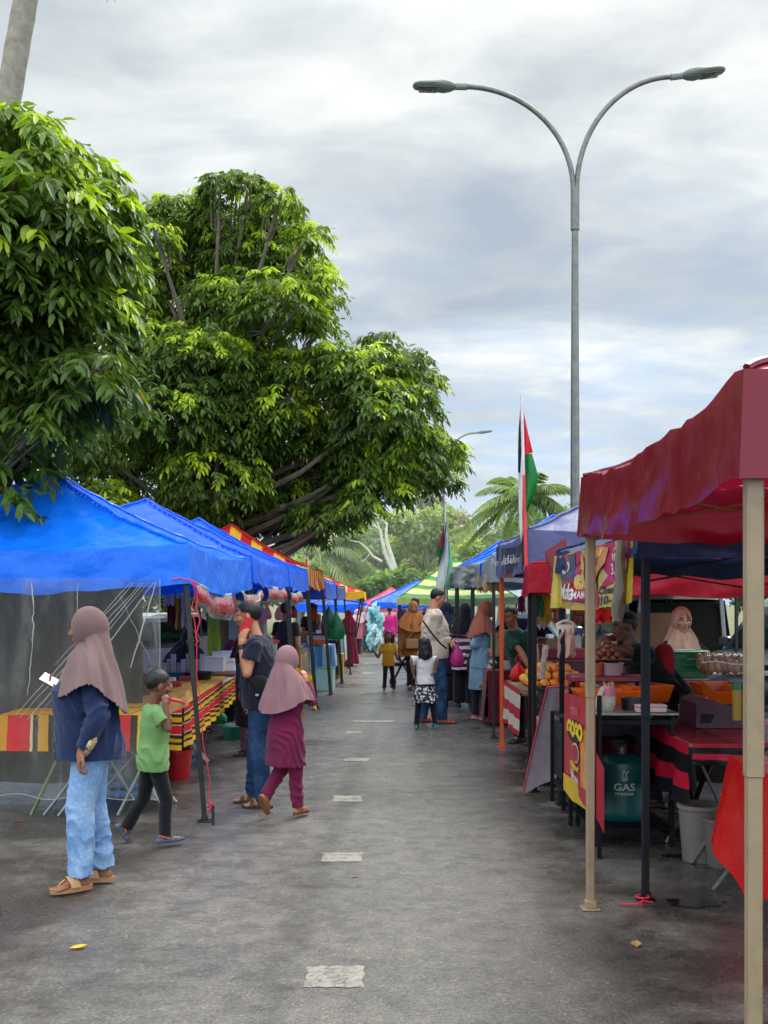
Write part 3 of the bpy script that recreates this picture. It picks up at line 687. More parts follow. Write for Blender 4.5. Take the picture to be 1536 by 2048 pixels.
def tent(label, x0, x1, y0, y1, ze, zp, drop, mat, vmat=None, pole=POLE, pr=.038, lean=0., seed=0, p=1.3, es=.05, wr=.02, group=None, n=40, lean_y=0., truss=True, skew=0., ves=0., poles='1234', name='canopy_tent', vw=.012, vwr=.018):
    at = ((x0+x1)/2, (y0+y1)/2, 0); T = thing(name, label, 'tent', at, 0, group); fn0 = canopy(x0, x1, y0, y1, ze, zp, p, es, wr, seed)
    def fn(u, v):
        q = fn0(u, v); return (q[0]+skew*v, q[1], q[2])
    mb = MB(); mb.grid(fn, n, n); c = mb.build('canopy', mat, T, at)
    mb = MB()
    for a, b in ((0, 0), (1, 0), (0, 1), (1, 1)): mb.tube([V(fn(a+(.5-a)*t, b+(.5-b)*t))+V((0, 0, .006)) for t in np.linspace(0, 1, n+1)], .013, 6)
    mb.build('seam', mat, c)
    c.children[0].location = (0, 0, 0); c.children[0].data.transform(Matrix.Translation(-V(at)))
    mb = MB(); valance(mb, fn, x0, x1, y0, y1, drop, wr=vwr, seed=seed, es=ves, vw=vw); mb.build('valance', vmat or mat, T, at)
    cs = {'1': (x0, y0, 0), '2': (x1, y0, 0), '3': (x0+skew, y1, 0), '4': (x1+skew, y1, 0)}
    sgn = {'1': (1, 1), '2': (-1, 1), '3': (1, -1), '4': (-1, -1)}
    for k in poles:
        x, y, _ = cs[k]; sx_, sy_ = sgn[k]; x += sx_*.03; y += sy_*.03
        b = V((x+lean, y+lean_y, 0)); t = V((x, y, ze-.02)); md = b.lerp(t, .5)
        mb = MB(); mb.beam(b, md+V((0, 0, .0)), pr*.86, pr*.86, (0, 1, 0)); mb.beam(md-V((0, 0, .02)), t, pr, pr, (0, 1, 0)); o = mb.build('pole', pole, T, at)
        mb = MB(); mb.box((x+lean, y+lean_y, .006), (.1, .1, .01), bev=.003); mb.box((x+lean, y+lean_y, .03), (pr*1.2, pr*1.2, .04), bev=.004); mb.build('base_plate', pole, o, at)
    if truss:
        zt = ze-.06; zb = ze-.3
        for (ax, ay), (bx, by) in (((x0, y0), (x1, y0)), ((x0, y0), (x0, y1)), ((x1, y0), (x1, y1)), ((x0, y1), (x1, y1))):
            a = V((ax+(.05 if ax == x0 else -.05), ay+(.05 if ay == y0 else -.05), 0)); b = V((bx+(.05 if bx == x0 else -.05), by+(.05 if by == y0 else -.05), 0)); md = (a+b)/2; mb = MB()
            U = V((0, 0, 1))
            for s, e in ((a, md), (md, b)):
                mb.beam(s+U*zt, e+U*zb, .022, .012); mb.beam(s+U*zb, e+U*(zt+.02), .02, .012)
            mb.build('truss', pole, T, at)
    return T, fn, at
BLUE = vinyl('#0d78ff', .3, .3); BLUE2 = vinyl('#1268f5', .3, .34); NAVY = vinyl('#14264e', .08, .5); SLATE = vinyl('#565c86', .2, .55)
RED = M('#84142a', .24, var=.06, vs=2.2, trans=.34, wr=.9, ws=2.4, bump=.03, bs=120, spec=.5); CRIM = vinyl('#b8122e', .5, .4); PINK = vinyl('#e2566e', .35, .5); SILV = vinyl('#7f868c', .2, .4); GREEN = vinyl('#3f8f4a', .3, .5)
RY = stripes('red_yellow', 'u', [(0, hexc('#c4202a')), (.5, hexc('#e9b02a'))], .55, .25, .3, 7, True)
GW = stripes('green_white', 'v', [(0, hexc('#4c9a3c')), (.42, hexc('#dfe6c0')), (.5, hexc('#e4e08a'))], .55, .3, .3, 9, True)
def XT(Y): return -1.48+.035*(Y-8.25)
LP = dict(lean=.16, group='tents along the left side')
tent('bright blue pop-up tent nearest at left, clear plastic sheet under its front edge', -4.45, XT(8.25), 8.25, 11.22, 2.1, 2.8, .3, BLUE, seed=3, p=1.38, wr=.026, skew=.1, es=.07, ves=.02, n=64, vw=.004, **LP)
tent('second blue tent on the left, red menu panels under its edge', -4.3, XT(11.4), 11.36, 14.3, 2.12, 2.86, .26, BLUE2, seed=5, p=1.15, skew=.1, **LP)
tent('third blue tent on the left under the tree, short white-edged valance', -4.1, XT(14.5), 14.45, 16.9, 2.15, 2.85, .3, BLUE2, seed=8, skew=.08, **LP)
tent('red and yellow striped tent on the left between two blue tents', -4.0, XT(17.1), 17.05, 19.6, 2.2, 2.95, .3, RY, seed=4, skew=.08, **LP)
tent('fifth tent of the left row, blue with a white hem, beyond a striped one', -3.9, XT(19.8), 19.75, 22.4, 2.05, 2.85, .3, BLUE2, seed=9, skew=.08, **LP)
tent('dark tent with a grey folded top in the left row', -3.7, XT(22.6), 22.5, 25.2, 2.0, 2.3, .24, vinyl('#2a3566', .15, .5), vmat=vinyl('#3a4c8e', .2, .5), seed=12, skew=.08, **LP)
tent('last striped tent of the left row with a yellow valance jutting over the road', -3.4, -.52, 27.5, 30.6, 1.93, 2.5, .17, RY, vmat=vinyl('#e8b018', .3, .5), seed=2, lean=-.35, group='tents along the left side', p=1.1)
tent('low blue tent far down the road behind the striped one', -3.2, -.65, 40, 43, 1.62, 1.95, .3, BLUE2, seed=6, lean=0, group='tents far down the road')
tent('pink tent far down the road', -1.0, 1.6, 44, 47, 1.62, 2.28, .3, PINK, seed=16, group='tents far down the road')
tent('blue tent far down the road beside the pink one', -.42, 2.75, 36, 39, 1.68, 2.42, .2, BLUE2, seed=26, group='tents far down the road', p=1.1)
tent('green and white striped tent at right behind the man in the cream sweater', .38, 3.4, 28, 31, 1.8, 2.85, .2, GW, seed=36, group='tents along the right side', p=1.05)
RP = dict(group='tents along the right side')
tent('blue tent with a high peak furthest back in the right row', 1.35, 4.3, 25, 28, 2.3, 3.15, .28, BLUE2, seed=7, p=1.15, **RP)
tent('green tent in the right row before the last blue peak', 1.32, 4.3, 20.6, 23.6, 2.26, 3.08, .3, GREEN, vmat=vinyl('#3d5a66', .2, .5), seed=17, p=1.15, **RP)
tent('blue tent with a grey crumpled valance in the right row', 1.3, 4.3, 16.6, 19.8, 2.25, 3.1, .32, BLUE, vmat=SILV, seed=27, p=1.15, **RP)
tent('silvery tent with a flapping grey valance behind the orange poles', 1.3, 4.3, 13.3, 16.4, 2.22, 2.9, .32, vinyl('#7690b8', .2, .5), vmat=SILV, seed=37, p=1.15, **RP)
OR = paint('#c8501e', .5)
tent('slate blue tent on orange poles with a black lettered banner', 1.31, 4.3, 9.95, 12.55, 2.31, 3.1, .36, SLATE, pole=OR, seed=47, p=1.12, pr=.05, **RP)
tent('low crimson tent squeezed between the slate and the navy tents', 1.28, 4.6, 9.55, 9.9, 1.98, 2.08, .26, CRIM, seed=57, pole=metal('#201f20', .5), truss=False, p=1.0, es=.02, **RP)
tent('navy tent behind the dark red one, yellow food banner along its side', 1.42, 4.45, 6.07, 9.0, 2.07, 2.6, .16, NAVY, seed=67, pole=metal('#1d1f24', .45), pr=.045, p=1.1, **RP)
TAN = paint('#8f7a5e', .5)
tent('dark red pop-up tent on tan poles filling the right edge', 1.055, 4.1, 3.2, 5.95, 2.33, 3.05, .32, RED, seed=75, pole=TAN, pr=.05, p=1.2, es=.07, wr=.03, ves=-.02, skew=.025, vw=.0, vwr=.02, n=72, **RP)

# puddles on the wet asphalt under the right stalls
PUD = M('#1b1a1a', .04, spec=.9, var=.3, vs=3)
def puddle(px, py, wx, wy, seed):
    y = GY(py); x = XX(px, y); pts = []
    for i in range(40):
        t = 2*PI*i/40; r = 1+.35*n1(math.cos(t)*1.5, math.sin(t)*1.5, seed, seed); pts.append((x+wx*r*math.cos(t), y+wy*r*math.sin(t), .0035))
    mb = MB(); mb.poly(pts); tag(mb.build('puddle', PUD), kind='structure')
for a in ((1390, 1806, .15, .09, 1), (1352, 1664, .10, .16, 2), (1365, 1712, .12, .05, 3), (1300, 1640, .12, .12, 4)): puddle(*a)
# thin cooking smoke drifting across the road end
hz = bpy.data.materials.new('smoke_haze'); hz.use_nodes = True; hz.node_tree.nodes.remove(hz.node_tree.nodes['Principled BSDF']); vs_ = hz.node_tree.nodes.new('ShaderNodeVolumeScatter'); vs_.inputs['Density'].default_value = .0038; vs_.inputs['Color'].default_value = (.95, .97, .92, 1); vs_.inputs['Anisotropy'].default_value = .2
hz.node_tree.links.new(vs_.outputs[0], hz.node_tree.nodes['Material Output'].inputs['Volume'])
mb = MB(); mb.box((-2, 72, 6.6), (46, 56, 13)); tag(mb.build('haze', hz), kind='structure')
# ================================================================== TREES, LAMPS, FLAGS
def leaf_mat(name, dark, mid_, lite, trans=.35, rough=.42):
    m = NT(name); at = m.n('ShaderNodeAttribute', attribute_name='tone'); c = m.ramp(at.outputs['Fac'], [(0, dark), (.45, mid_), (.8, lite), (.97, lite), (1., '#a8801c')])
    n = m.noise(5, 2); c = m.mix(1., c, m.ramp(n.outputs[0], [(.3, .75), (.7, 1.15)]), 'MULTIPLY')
    m.set(Base_Color=c, Roughness=rough, Specular_IOR_Level=.4)
    t = m.n('ShaderNodeBsdfTranslucent'); m.l(m.mix(1., c, (1.25, 1.35, .6), 'MULTIPLY'), t.inputs[0]); mx = m.n('ShaderNodeMixShader'); mx.inputs[0].default_value = trans
    m.l(m.b.outputs[0], mx.inputs[1]); m.l(t.outputs[0], mx.inputs[2]); m.l(mx.outputs[0], m.o.inputs[0]); return m.m
def nrm(a): return a/np.maximum(np.linalg.norm(a, axis=-1, keepdims=True), 1e-9)
def mesh_np(name, vv, quads, mat, parent=None, at=(0, 0, 0), tone=None, smooth=False):
    me = bpy.data.meshes.new('mesh'); vv = vv-np.array(at); n = len(quads); k = quads.shape[1]
    me.vertices.add(len(vv)); me.vertices.foreach_set('co', vv.ravel().astype('f'))
    me.loops.add(n*k); me.loops.foreach_set('vertex_index', quads.ravel().astype('i'))
    me.polygons.add(n); me.polygons.foreach_set('loop_start', (np.arange(n)*k).astype('i')); me.polygons.foreach_set('loop_total', np.full(n, k, 'i'))
    me.update(calc_edges=True); me.materials.append(mat)
    if tone is not None:
        a = me.attributes.new('tone', 'FLOAT', 'POINT'); a.data.foreach_set('value', tone.astype('f'))
    if smooth: me.polygons.foreach_set('use_smooth', [True]*n)
    o = bpy.data.objects.new(name, me); COL.objects.link(o)
    if parent is not None: o.parent = parent
    else: o.location = at
    return o
def leaflets(base, d, nor, ln, wd, fold=.35):
    """blades as two quads folded along the midrib, tip drooping a little"""
    d = nrm(d); s = nrm(np.cross(d, nor)); n = nrm(np.cross(s, d)); ln = ln[:, None]; wd = wd[:, None]
    dn = np.array([0, 0, -1.])
    p0 = base; tip = base+d*ln+dn*ln*.12
    a1 = base+d*ln*.3+s*wd*.46+n*wd*fold*.5; a2 = base+d*ln*.68+s*wd*.42+n*wd*fold*.5+dn*ln*.04
    b1 = base+d*ln*.3-s*wd*.46+n*wd*fold*.5; b2 = base+d*ln*.68-s*wd*.42+n*wd*fold*.5+dn*ln*.04
    N = len(base); vv = np.stack([p0, a1, a2, tip, b2, b1], 1).reshape(-1, 3); o = np.arange(N)[:, None]*6
    q = np.concatenate([o+np.array([[0, 1, 2, 3]]), o+np.array([[0, 3, 4, 5]])], 0); return vv, q
def compound(C, D, L, leafL, tone, pairs=5, rng=RNG):
    """pinnate drooping leaves: C start, D outward direction"""
    N = len(C); D = nrm(D); up = np.array([0, 0, 1.]); S = nrm(np.cross(D, up)); outs = []; qs = []; ts = []; cnt = 0
    for j in range(pairs*2+1):
        t = (j//2+1)/(pairs+1) if j < pairs*2 else 1.; sd = (1 if j % 2 else -1) if j < pairs*2 else 0
        base = C+D*(L*t)[:, None]+up*(-.6*L*t*t)[:, None]+rng.normal(0, .01, (N, 3))
        droop = rng.uniform(.35, 1.15, (N, 1))
        dv = S*sd*.75+D*.45-up*droop*(1 if sd else .8)+rng.normal(0, .16, (N, 3))
        nr = up*.9+D*.5+S*sd*.35+rng.normal(0, .3, (N, 3))
        ln = leafL*rng.uniform(.75, 1.15, N)*(.75+.5*math.sin(PI*min(t, .9)))
        v, q = leaflets(base, dv, nr, ln, ln*rng.uniform(.30, .38, N)); outs.append(v); qs.append(q+cnt); cnt += len(v)
        ts.append(np.repeat(np.clip(tone+rng.normal(0, .05, N), 0, .95), 6))
    tt = np.concatenate(ts); y = rng.random(len(tt)//6) < .006; tt[np.repeat(y, 6)] = 1.
    return np.concatenate(outs), np.concatenate(qs), tt
def blob_points(c, r, n, rng=RNG, low=-.55):
    d = nrm(rng.normal(0, 1, (n*3, 3))); d = d[d[:, 2] > low][:n]; rad = rng.uniform(.55, 1., (len(d), 1))**.6
    return c+d*r*rad*np.array([1, 1, .88]), d
def leaf_tree(label, blobs, base, leafL, mat, density=75, trunk_r=.16, bark='#6b5f50', lime=.2, group=None, pairs=5, name='tree', comp=1.9, limbs=True, seed=3):
    rng = np.random.default_rng(seed); at = tuple(base); T = thing(name, label, 'tree', at, 0, group)
    vs = []; qs = []; ts = []; cnt = 0
    for (c, r) in blobs:
        c = np.array(c); n = int(density*(r/.8)**2)+6; P, D = blob_points(c, r, n, rng)
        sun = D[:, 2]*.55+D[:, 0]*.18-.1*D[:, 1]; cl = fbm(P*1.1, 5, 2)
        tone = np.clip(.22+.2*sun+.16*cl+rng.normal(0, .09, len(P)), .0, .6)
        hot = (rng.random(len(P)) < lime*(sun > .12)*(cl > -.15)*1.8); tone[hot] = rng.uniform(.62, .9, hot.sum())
        Dl = nrm(D*np.array([1, 1, .35])+rng.normal(0, .35, D.shape)); Dl[:, 2] = np.clip(Dl[:, 2], -.25, .5)
        v, q, t = compound(P, Dl, leafL*comp*rng.uniform(.7, 1.2, len(P)), leafL, tone, pairs, rng); vs.append(v); qs.append(q+cnt); ts.append(t); cnt += len(v)
    mesh_np('crown', np.concatenate(vs), np.concatenate(qs), mat, T, at, np.concatenate(ts))
    mb = MB(); b = V(base); top = V((b.x+.1, b.y, max(c[2] for c, r in blobs)*.62)); bark_m = M(bark, .9, bump=.5, bs=30, var=.3, vs=8)
    pts = [b+V((0, 0, -.05)), b.lerp(top, .25)+V((.06, .03, 0)), b.lerp(top, .55)+V((-.05, .05, 0)), top]; mb.tube(pts, [trunk_r*1.35, trunk_r, trunk_r*.8, trunk_r*.5], 12)
    mb.build('trunk', bark_m, T, at)
    if limbs:
        mb = MB()
        for c, r in blobs:
            c = V(c); st = b.lerp(top, min(.97, max(.25, (c.z-1.2)/(top.z+.6)))); md = st.lerp(c, .5)+V((random.uniform(-.15, .15), random.uniform(-.15, .15), -.12))
            mb.tube([st, md, c, c+(c-md).normalized()*r*.45], [trunk_r*.38, trunk_r*.24, trunk_r*.1, .006], 6)
            for q in range(5):
                e = c+V((random.uniform(-1, 1), random.uniform(-1, 1), random.uniform(-.5, .9)))*r*.8; mb.tube([md.lerp(c, .6), md.lerp(e, .6)+V((0, 0, .05)), e], [.022, .014, .005], 5)
        mb.build('branches', bark_m, T, at)
    return T
LM = leaf_mat('broad_leaf', '#3a4d1c', '#6d8830', '#bccf38', .4)
LM2 = leaf_mat('broad_leaf_near', '#3c5022', '#6c8834', '#bdd038', .42)
def PB(lst, Y, jit, seed):
    rr = random.Random(seed); o = []
    for px, py, pr in lst:
        y = Y+rr.uniform(-jit, jit); x, z = XZ(px, py, y); o.append(((x, y, z), pr*y/F))
    return o
mainb = PB([(470, 420, 75), (350, 450, 60), (545, 445, 55), (410, 490, 80), (500, 520, 90), (590, 545, 60), (560, 610, 80), (470, 620, 90), (370, 580, 90), (300, 540, 60), (610, 630, 45),
            (410, 730, 95), (510, 740, 90), (600, 740, 55), (320, 700, 80), (280, 800, 80), (350, 830, 95), (450, 850, 95), (550, 830, 85), (250, 900, 80), (330, 940, 90), (430, 960, 95), (520, 950, 90),
            (735, 760, 75), (800, 745, 55), (690, 740, 55), (755, 830, 75), (690, 840, 80), (820, 800, 45), (800, 890, 70), (835, 915, 55), (875, 905, 34), (740, 920, 80), (660, 930, 90), (610, 880, 80),
            (820, 960, 45), (750, 980, 60), (680, 1000, 60), (600, 1000, 75), (540, 1030, 60), (600, 1065, 35), (440, 370, 26), (500, 360, 24), (560, 395, 28), (615, 470, 26), (640, 560, 28), (648, 650, 22), (655, 600, 18), (310, 470, 26), (345, 405, 22), (760, 685, 24), (815, 720, 22), (850, 760, 24), (840, 850, 28), (898, 890, 16), (905, 920, 14), (890, 960, 22), (660, 700, 26), (690, 1035, 24), (720, 1010, 26), (270, 700, 40), (280, 620, 40), (300, 760, 50), (470, 1030, 60), (390, 1020, 65), (180, 960, 75), (170, 880, 75), (210, 1010, 60), (640, 1035, 40)], 20, 1.4, 5)
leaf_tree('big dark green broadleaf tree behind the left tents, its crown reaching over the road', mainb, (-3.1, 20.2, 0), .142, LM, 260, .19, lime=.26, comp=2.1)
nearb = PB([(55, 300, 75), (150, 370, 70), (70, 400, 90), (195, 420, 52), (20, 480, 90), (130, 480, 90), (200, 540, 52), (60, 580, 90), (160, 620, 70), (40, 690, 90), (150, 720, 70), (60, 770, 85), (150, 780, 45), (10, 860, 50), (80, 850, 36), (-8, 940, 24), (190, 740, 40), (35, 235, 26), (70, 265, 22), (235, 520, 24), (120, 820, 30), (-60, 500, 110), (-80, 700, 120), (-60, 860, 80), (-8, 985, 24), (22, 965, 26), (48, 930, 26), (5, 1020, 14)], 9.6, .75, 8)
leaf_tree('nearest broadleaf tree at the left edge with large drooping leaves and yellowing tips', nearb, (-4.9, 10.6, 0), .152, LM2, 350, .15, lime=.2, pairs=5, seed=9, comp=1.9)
# backdrop behind the left stalls
GBM = leaf_mat('hedge_leaf', '#1d3310', '#3a5a1e', '#73933a', .3)
# ---- coconut palms
PALM = leaf_mat('palm_leaf', '#46592c', '#7c9452', '#b5bf78', .35)
def fronds(crown, n, L, seed, zmin=-.3):
    rng = np.random.default_rng(seed); vs = []; qs = []; ts = []; cnt = 0; ribs = []
    for i in range(n):
        a = 2*PI*i/n+rng.uniform(-.3, .3); el = rng.uniform(zmin, 1.1); d = np.array([math.cos(a)*math.cos(el), math.sin(a)*math.cos(el), math.sin(el)]); l = L*rng.uniform(.85, 1.1)
        pts = []
        for t in np.linspace(0, 1, 26): pts.append(np.array(crown)+d*l*t+np.array([0, 0, -l*.55*t*t*(.7+.5*math.cos(el))]))
        pts = np.array(pts); ribs.append(pts); tg = nrm(np.gradient(pts, axis=0)); s = nrm(np.cross(tg, np.array([0, 0, 1.])))
        tone0 = rng.uniform(.2, .7)
        for sd in (-1, 1):
            for k in range(2):
                b = pts[2:]+(tg[2:]*(l/50*k)); t = np.linspace(.05, 1, len(b)); ln = l*.23*np.sin(PI*np.clip(t*.85+.12, 0, 1))**.6
                dv = s[2:]*sd*.8+tg[2:]*.75-np.array([0, 0, .55])+rng.normal(0, .09, b.shape)
                v, q = leaflets(b, dv, np.tile([0, 0, 1.], (len(b), 1))+s[2:]*sd*.3, ln, ln*.09, .5); vs.append(v); qs.append(q+cnt); cnt += len(v); ts.append(np.full(len(v), tone0))
    return np.concatenate(vs), np.concatenate(qs), np.concatenate(ts), ribs
def palm(label, base, crown, L, n=18, r=.14, seed=1, bark='#8b8272', bend=None, group=None):
    T = thing('palm_tree', label, 'palm', tuple(base), 0, group); b, c = V(base), V(crown); mb = MB(); pts = []; rs = []
    N = 60
    for i in range(N+1):
        t = i/N; p = b.lerp(c, t)+(V(bend) if bend else V((0, 0, 0)))*math.sin(PI*t); pts.append(p); rs.append(r*(1.25-.45*t)*(1+.045*(i % 2)))
    mb.tube(pts, rs, 14); mb.build('trunk', M(bark, .9, bump=.4, bs=40, var=.28, vs=7), T, base)
    v, q, t, ribs = fronds(crown, n, L, seed); mesh_np('fronds', v, q, PALM, T, tuple(base), t)
    mb = MB()
    for p in ribs: mb.tube([tuple(x) for x in p[::3]], [.035*(1-i/9)+.006 for i in range(len(p[::3]))], 5)
    mb.build('stems', M('#7c8a4a', .6), T, base); return T
palm('tall coconut palm at the far left whose ringed grey trunk rises above the tree', (-6.2, 15, 0), (XX(150, 15), 15, ZZ(-520, 15)), 2.6, 20, .17, 4, bend=(-.2, 0, 0))
palm('coconut palm with spread fronds behind the flag at right', (XX(1050, 46), 46, 0), (XX(1052, 46), 46, ZZ(1000, 46)), 3.0, 22, .16, 5)
palm('second coconut palm low behind the slate tent, half hidden', (XX(960, 58), 58, 0), (XX(965, 58), 58, ZZ(1085, 58)), 3.4, 18, .16, 6)
palm('leaning coconut palm with pale fronds at the left end of the road', (XX(590, 60), 60, 0), (XX(640, 60), 60, ZZ(1110, 60)), 4.2, 20, .18, 7)
palm('short coconut palm in front of the left end of the wood', (XX(700, 64), 64, 0), (XX(690, 64), 64, ZZ(1135, 64)), 3.6, 18, .18, 8)
# ---- trees beyond the end of the road, each with its own crown
HZ = [leaf_mat('far_leaf_a', '#6b7d45', '#9aac62', '#c3cf84', .35, .7), leaf_mat('far_leaf_b', '#5e7650', '#869d66', '#afbf82', .35, .7), leaf_mat('far_leaf_c', '#78774f', '#a29d6a', '#c4bd88', .35, .7), leaf_mat('far_leaf_d', '#42592f', '#668446', '#9db768', .35, .7)]  # distance haze is put into the paler leaf colours of these trees
def far_tree(label, lst, Y, jit, mi, base_px, seed, leafL=.34, dens=95, r=.22, bark='#8a8270'):
    bl = PB(lst, Y, jit, seed); rng = np.random.default_rng(seed); at = (XX(base_px, Y), Y, 0.); T = thing('tree', label, 'tree', at, 0, 'trees beyond the end of the road'); vs = []; qs = []; ts = []; cnt = 0
    for c, rr in bl:
        n = int(dens*(rr/1.2)**1.6)+20; P, D = blob_points(np.array(c), rr, n, rng, -.8); n = len(P)
        for k in range(6):
            b = P+rng.normal(0, .22*max(rr, .8)*.5, P.shape); dv = D*.6+rng.normal(0, .8, P.shape)-np.array([0, 0, .25]); ln = leafL*rng.uniform(.6, 1.4, n)
            v, q = leaflets(b, dv, D+np.array([0, 0, .8])+rng.normal(0, .3, D.shape), ln, ln*.5); vs.append(v); qs.append(q+cnt); cnt += len(v)
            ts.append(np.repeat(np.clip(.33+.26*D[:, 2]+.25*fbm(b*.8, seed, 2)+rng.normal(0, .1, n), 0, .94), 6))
    mesh_np('crown', np.concatenate(vs), np.concatenate(qs), HZ[mi], T, at, np.concatenate(ts))
    mb = MB(); b = V(at); bm = M(bark, .9, bump=.3, bs=20, var=.2); top = V(bl[0][0]); mb.tube([b, b.lerp(top, .4)+V((.2, 0, 0)), top], [r*1.3, r, r*.4], 9)
    for c, rr in bl[1:]: mb.tube([b.lerp(top, .45), b.lerp(V(c), .75)+V((0, 0, .3)), V(c)], [r*.5, r*.35, r*.1], 6)
    mb.build('trunk', bm, T, at)
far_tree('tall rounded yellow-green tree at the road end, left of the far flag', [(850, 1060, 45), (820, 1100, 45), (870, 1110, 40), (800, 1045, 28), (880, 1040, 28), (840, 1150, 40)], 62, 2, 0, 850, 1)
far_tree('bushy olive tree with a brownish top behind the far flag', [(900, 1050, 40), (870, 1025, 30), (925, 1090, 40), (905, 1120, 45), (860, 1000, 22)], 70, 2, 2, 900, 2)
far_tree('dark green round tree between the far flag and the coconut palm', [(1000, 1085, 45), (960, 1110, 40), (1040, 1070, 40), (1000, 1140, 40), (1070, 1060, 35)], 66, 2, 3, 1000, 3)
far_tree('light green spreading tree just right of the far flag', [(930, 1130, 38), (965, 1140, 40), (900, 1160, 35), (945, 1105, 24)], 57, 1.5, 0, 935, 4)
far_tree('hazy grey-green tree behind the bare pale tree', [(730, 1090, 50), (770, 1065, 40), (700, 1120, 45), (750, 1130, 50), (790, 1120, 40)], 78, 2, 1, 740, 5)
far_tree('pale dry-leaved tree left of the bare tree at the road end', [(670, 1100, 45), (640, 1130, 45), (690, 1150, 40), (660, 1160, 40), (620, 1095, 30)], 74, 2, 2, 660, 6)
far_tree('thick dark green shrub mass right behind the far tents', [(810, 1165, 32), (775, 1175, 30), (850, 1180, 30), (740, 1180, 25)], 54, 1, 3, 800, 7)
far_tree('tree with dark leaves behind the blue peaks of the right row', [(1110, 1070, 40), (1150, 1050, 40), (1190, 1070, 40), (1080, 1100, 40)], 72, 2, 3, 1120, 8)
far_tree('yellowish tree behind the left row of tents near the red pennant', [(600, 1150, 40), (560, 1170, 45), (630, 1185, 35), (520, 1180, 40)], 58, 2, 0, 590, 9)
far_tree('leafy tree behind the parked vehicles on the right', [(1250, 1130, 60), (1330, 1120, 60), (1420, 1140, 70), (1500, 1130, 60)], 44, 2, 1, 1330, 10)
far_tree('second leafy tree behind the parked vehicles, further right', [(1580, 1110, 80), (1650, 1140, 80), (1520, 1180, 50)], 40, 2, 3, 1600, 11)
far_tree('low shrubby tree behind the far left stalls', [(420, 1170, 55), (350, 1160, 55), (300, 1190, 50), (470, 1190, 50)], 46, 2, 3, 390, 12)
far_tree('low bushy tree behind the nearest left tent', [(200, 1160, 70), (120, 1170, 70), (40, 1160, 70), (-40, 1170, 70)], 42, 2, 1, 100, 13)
# bare pale tree
T = thing('bare_tree', 'leafless pale tree with two slanting limbs at the end of the road', 'tree', (XX(795, 56), 56, 0)); mb = MB()
def bare(pts, r0, r1): 
    p = [W(x, y, 56+(i % 2)*.1) for i, (x, y) in enumerate(pts)]; mb.tube(p, [r0+(r1-r0)*i/(len(p)-1) for i in range(len(p))], 7)
bare([(796, 1225), (794, 1160), (783, 1135), (770, 1105), (765, 1085), (760, 1060), (747, 1050)], .17, .05); bare([(800, 1225), (795, 1155), (785, 1120), (774, 1085), (772, 1065), (774, 1045)], .17, .05)
bare([(764, 1123), (745, 1112), (735, 1098), (720, 1085), (700, 1081)], .07, .02); bare([(765, 1098), (770, 1088), (774, 1070)], .05, .04); bare([(741, 1105), (732, 1118), (722, 1124)], .03, .015); bare([(760, 1060), (755, 1045), (742, 1042)], .03, .01); bare([(774, 1050), (768, 1042), (760, 1040)], .03, .01)
mb.build('trunk', M('#c9c3ae', .85, bump=.2, bs=8, var=.15), T, T.location)
# ---- double-armed street lamps
GALV = metal('#77766f', .55)
def street_lamp(label, x, y, h=9.6, grp='street lamps'):
    T = thing('street_lamp', label, 'street lamp', (x, y, 0), 0, grp); at = (x, y, 0)
    mb = MB(); mb.tube([(x, y, 0), (x, y, h*.5), (x, y, h-1.1)], [.098, .08, .06], 8); o = mb.build('post', GALV, T, at, smooth=False)
    mb = MB(); mb.tube([(x, y, h-1.18), (x, y, h-.42)], .08, 12); mb.build('sleeve', GALV, T, at)
    mb = MB(); mb.box((x, y, .03), (.4, .4, .06), bev=.02); mb.build('base_plate', GALV, T, at)
    for s in (-1, 1):
        up = -.02 if s < 0 else .16; mb = MB(); pts = []
        for i in range(26):
            t = i/25; a = t*PI/2; pts.append((x+s*(.03+(1.98 if s < 0 else 1.76)*(1-math.cos(a))**.95), y, h-.5+(1.95+up)*math.sin(a)**.9+.0))
        mb.tube(pts, .048, 10); mb.build('arm', GALV, T, at)
        e = V(pts[-1]); an = (.05 if s < 0 else .13); d = V((s*math.cos(an), 0, math.sin(an)*(1 if s > 0 else 0.3))); ux = V((0, 1, 0)); u = d.cross(ux)*(-1 if s > 0 else 1); u = V((-d.z*s, 0, abs(d.x))).normalized()
        mb = MB(); mb.tube([e-d*.05, e+d*.2], .062, 10); mb.build('bracket', M('#7d8078', .6), T, at)
        R = Matrix((d, ux, u)).transposed(); mb = MB()
        prof = [(-.02, .07, .05), (.08, .13, .09), (.2, .17, .105), (.36, .17, .075), (.62, .165, .065), (.72, .12, .05), (.76, .05, .02)]
        mb.loft([(e+d*(.18+a), R @ V((0, b, 0)), R @ V((0, 0, c))) for a, b, c in prof], 16); hd = mb.build('lamp_head', M('#6d6f64', .55, bump=.05), T, at)
        mb = MB(); mb.box(e+d*.66-u*.055, (.34, .24, .04), R, bev=.012); mb.build('lens', M('#3b3c38', .25, spec=.6), hd, at)
street_lamp('tall grey double-armed street lamp behind the right tents', XX(1150, 20), 20)
street_lamp('small distant double-armed street lamp half hidden by the big tree', XX(888, 62), 62)
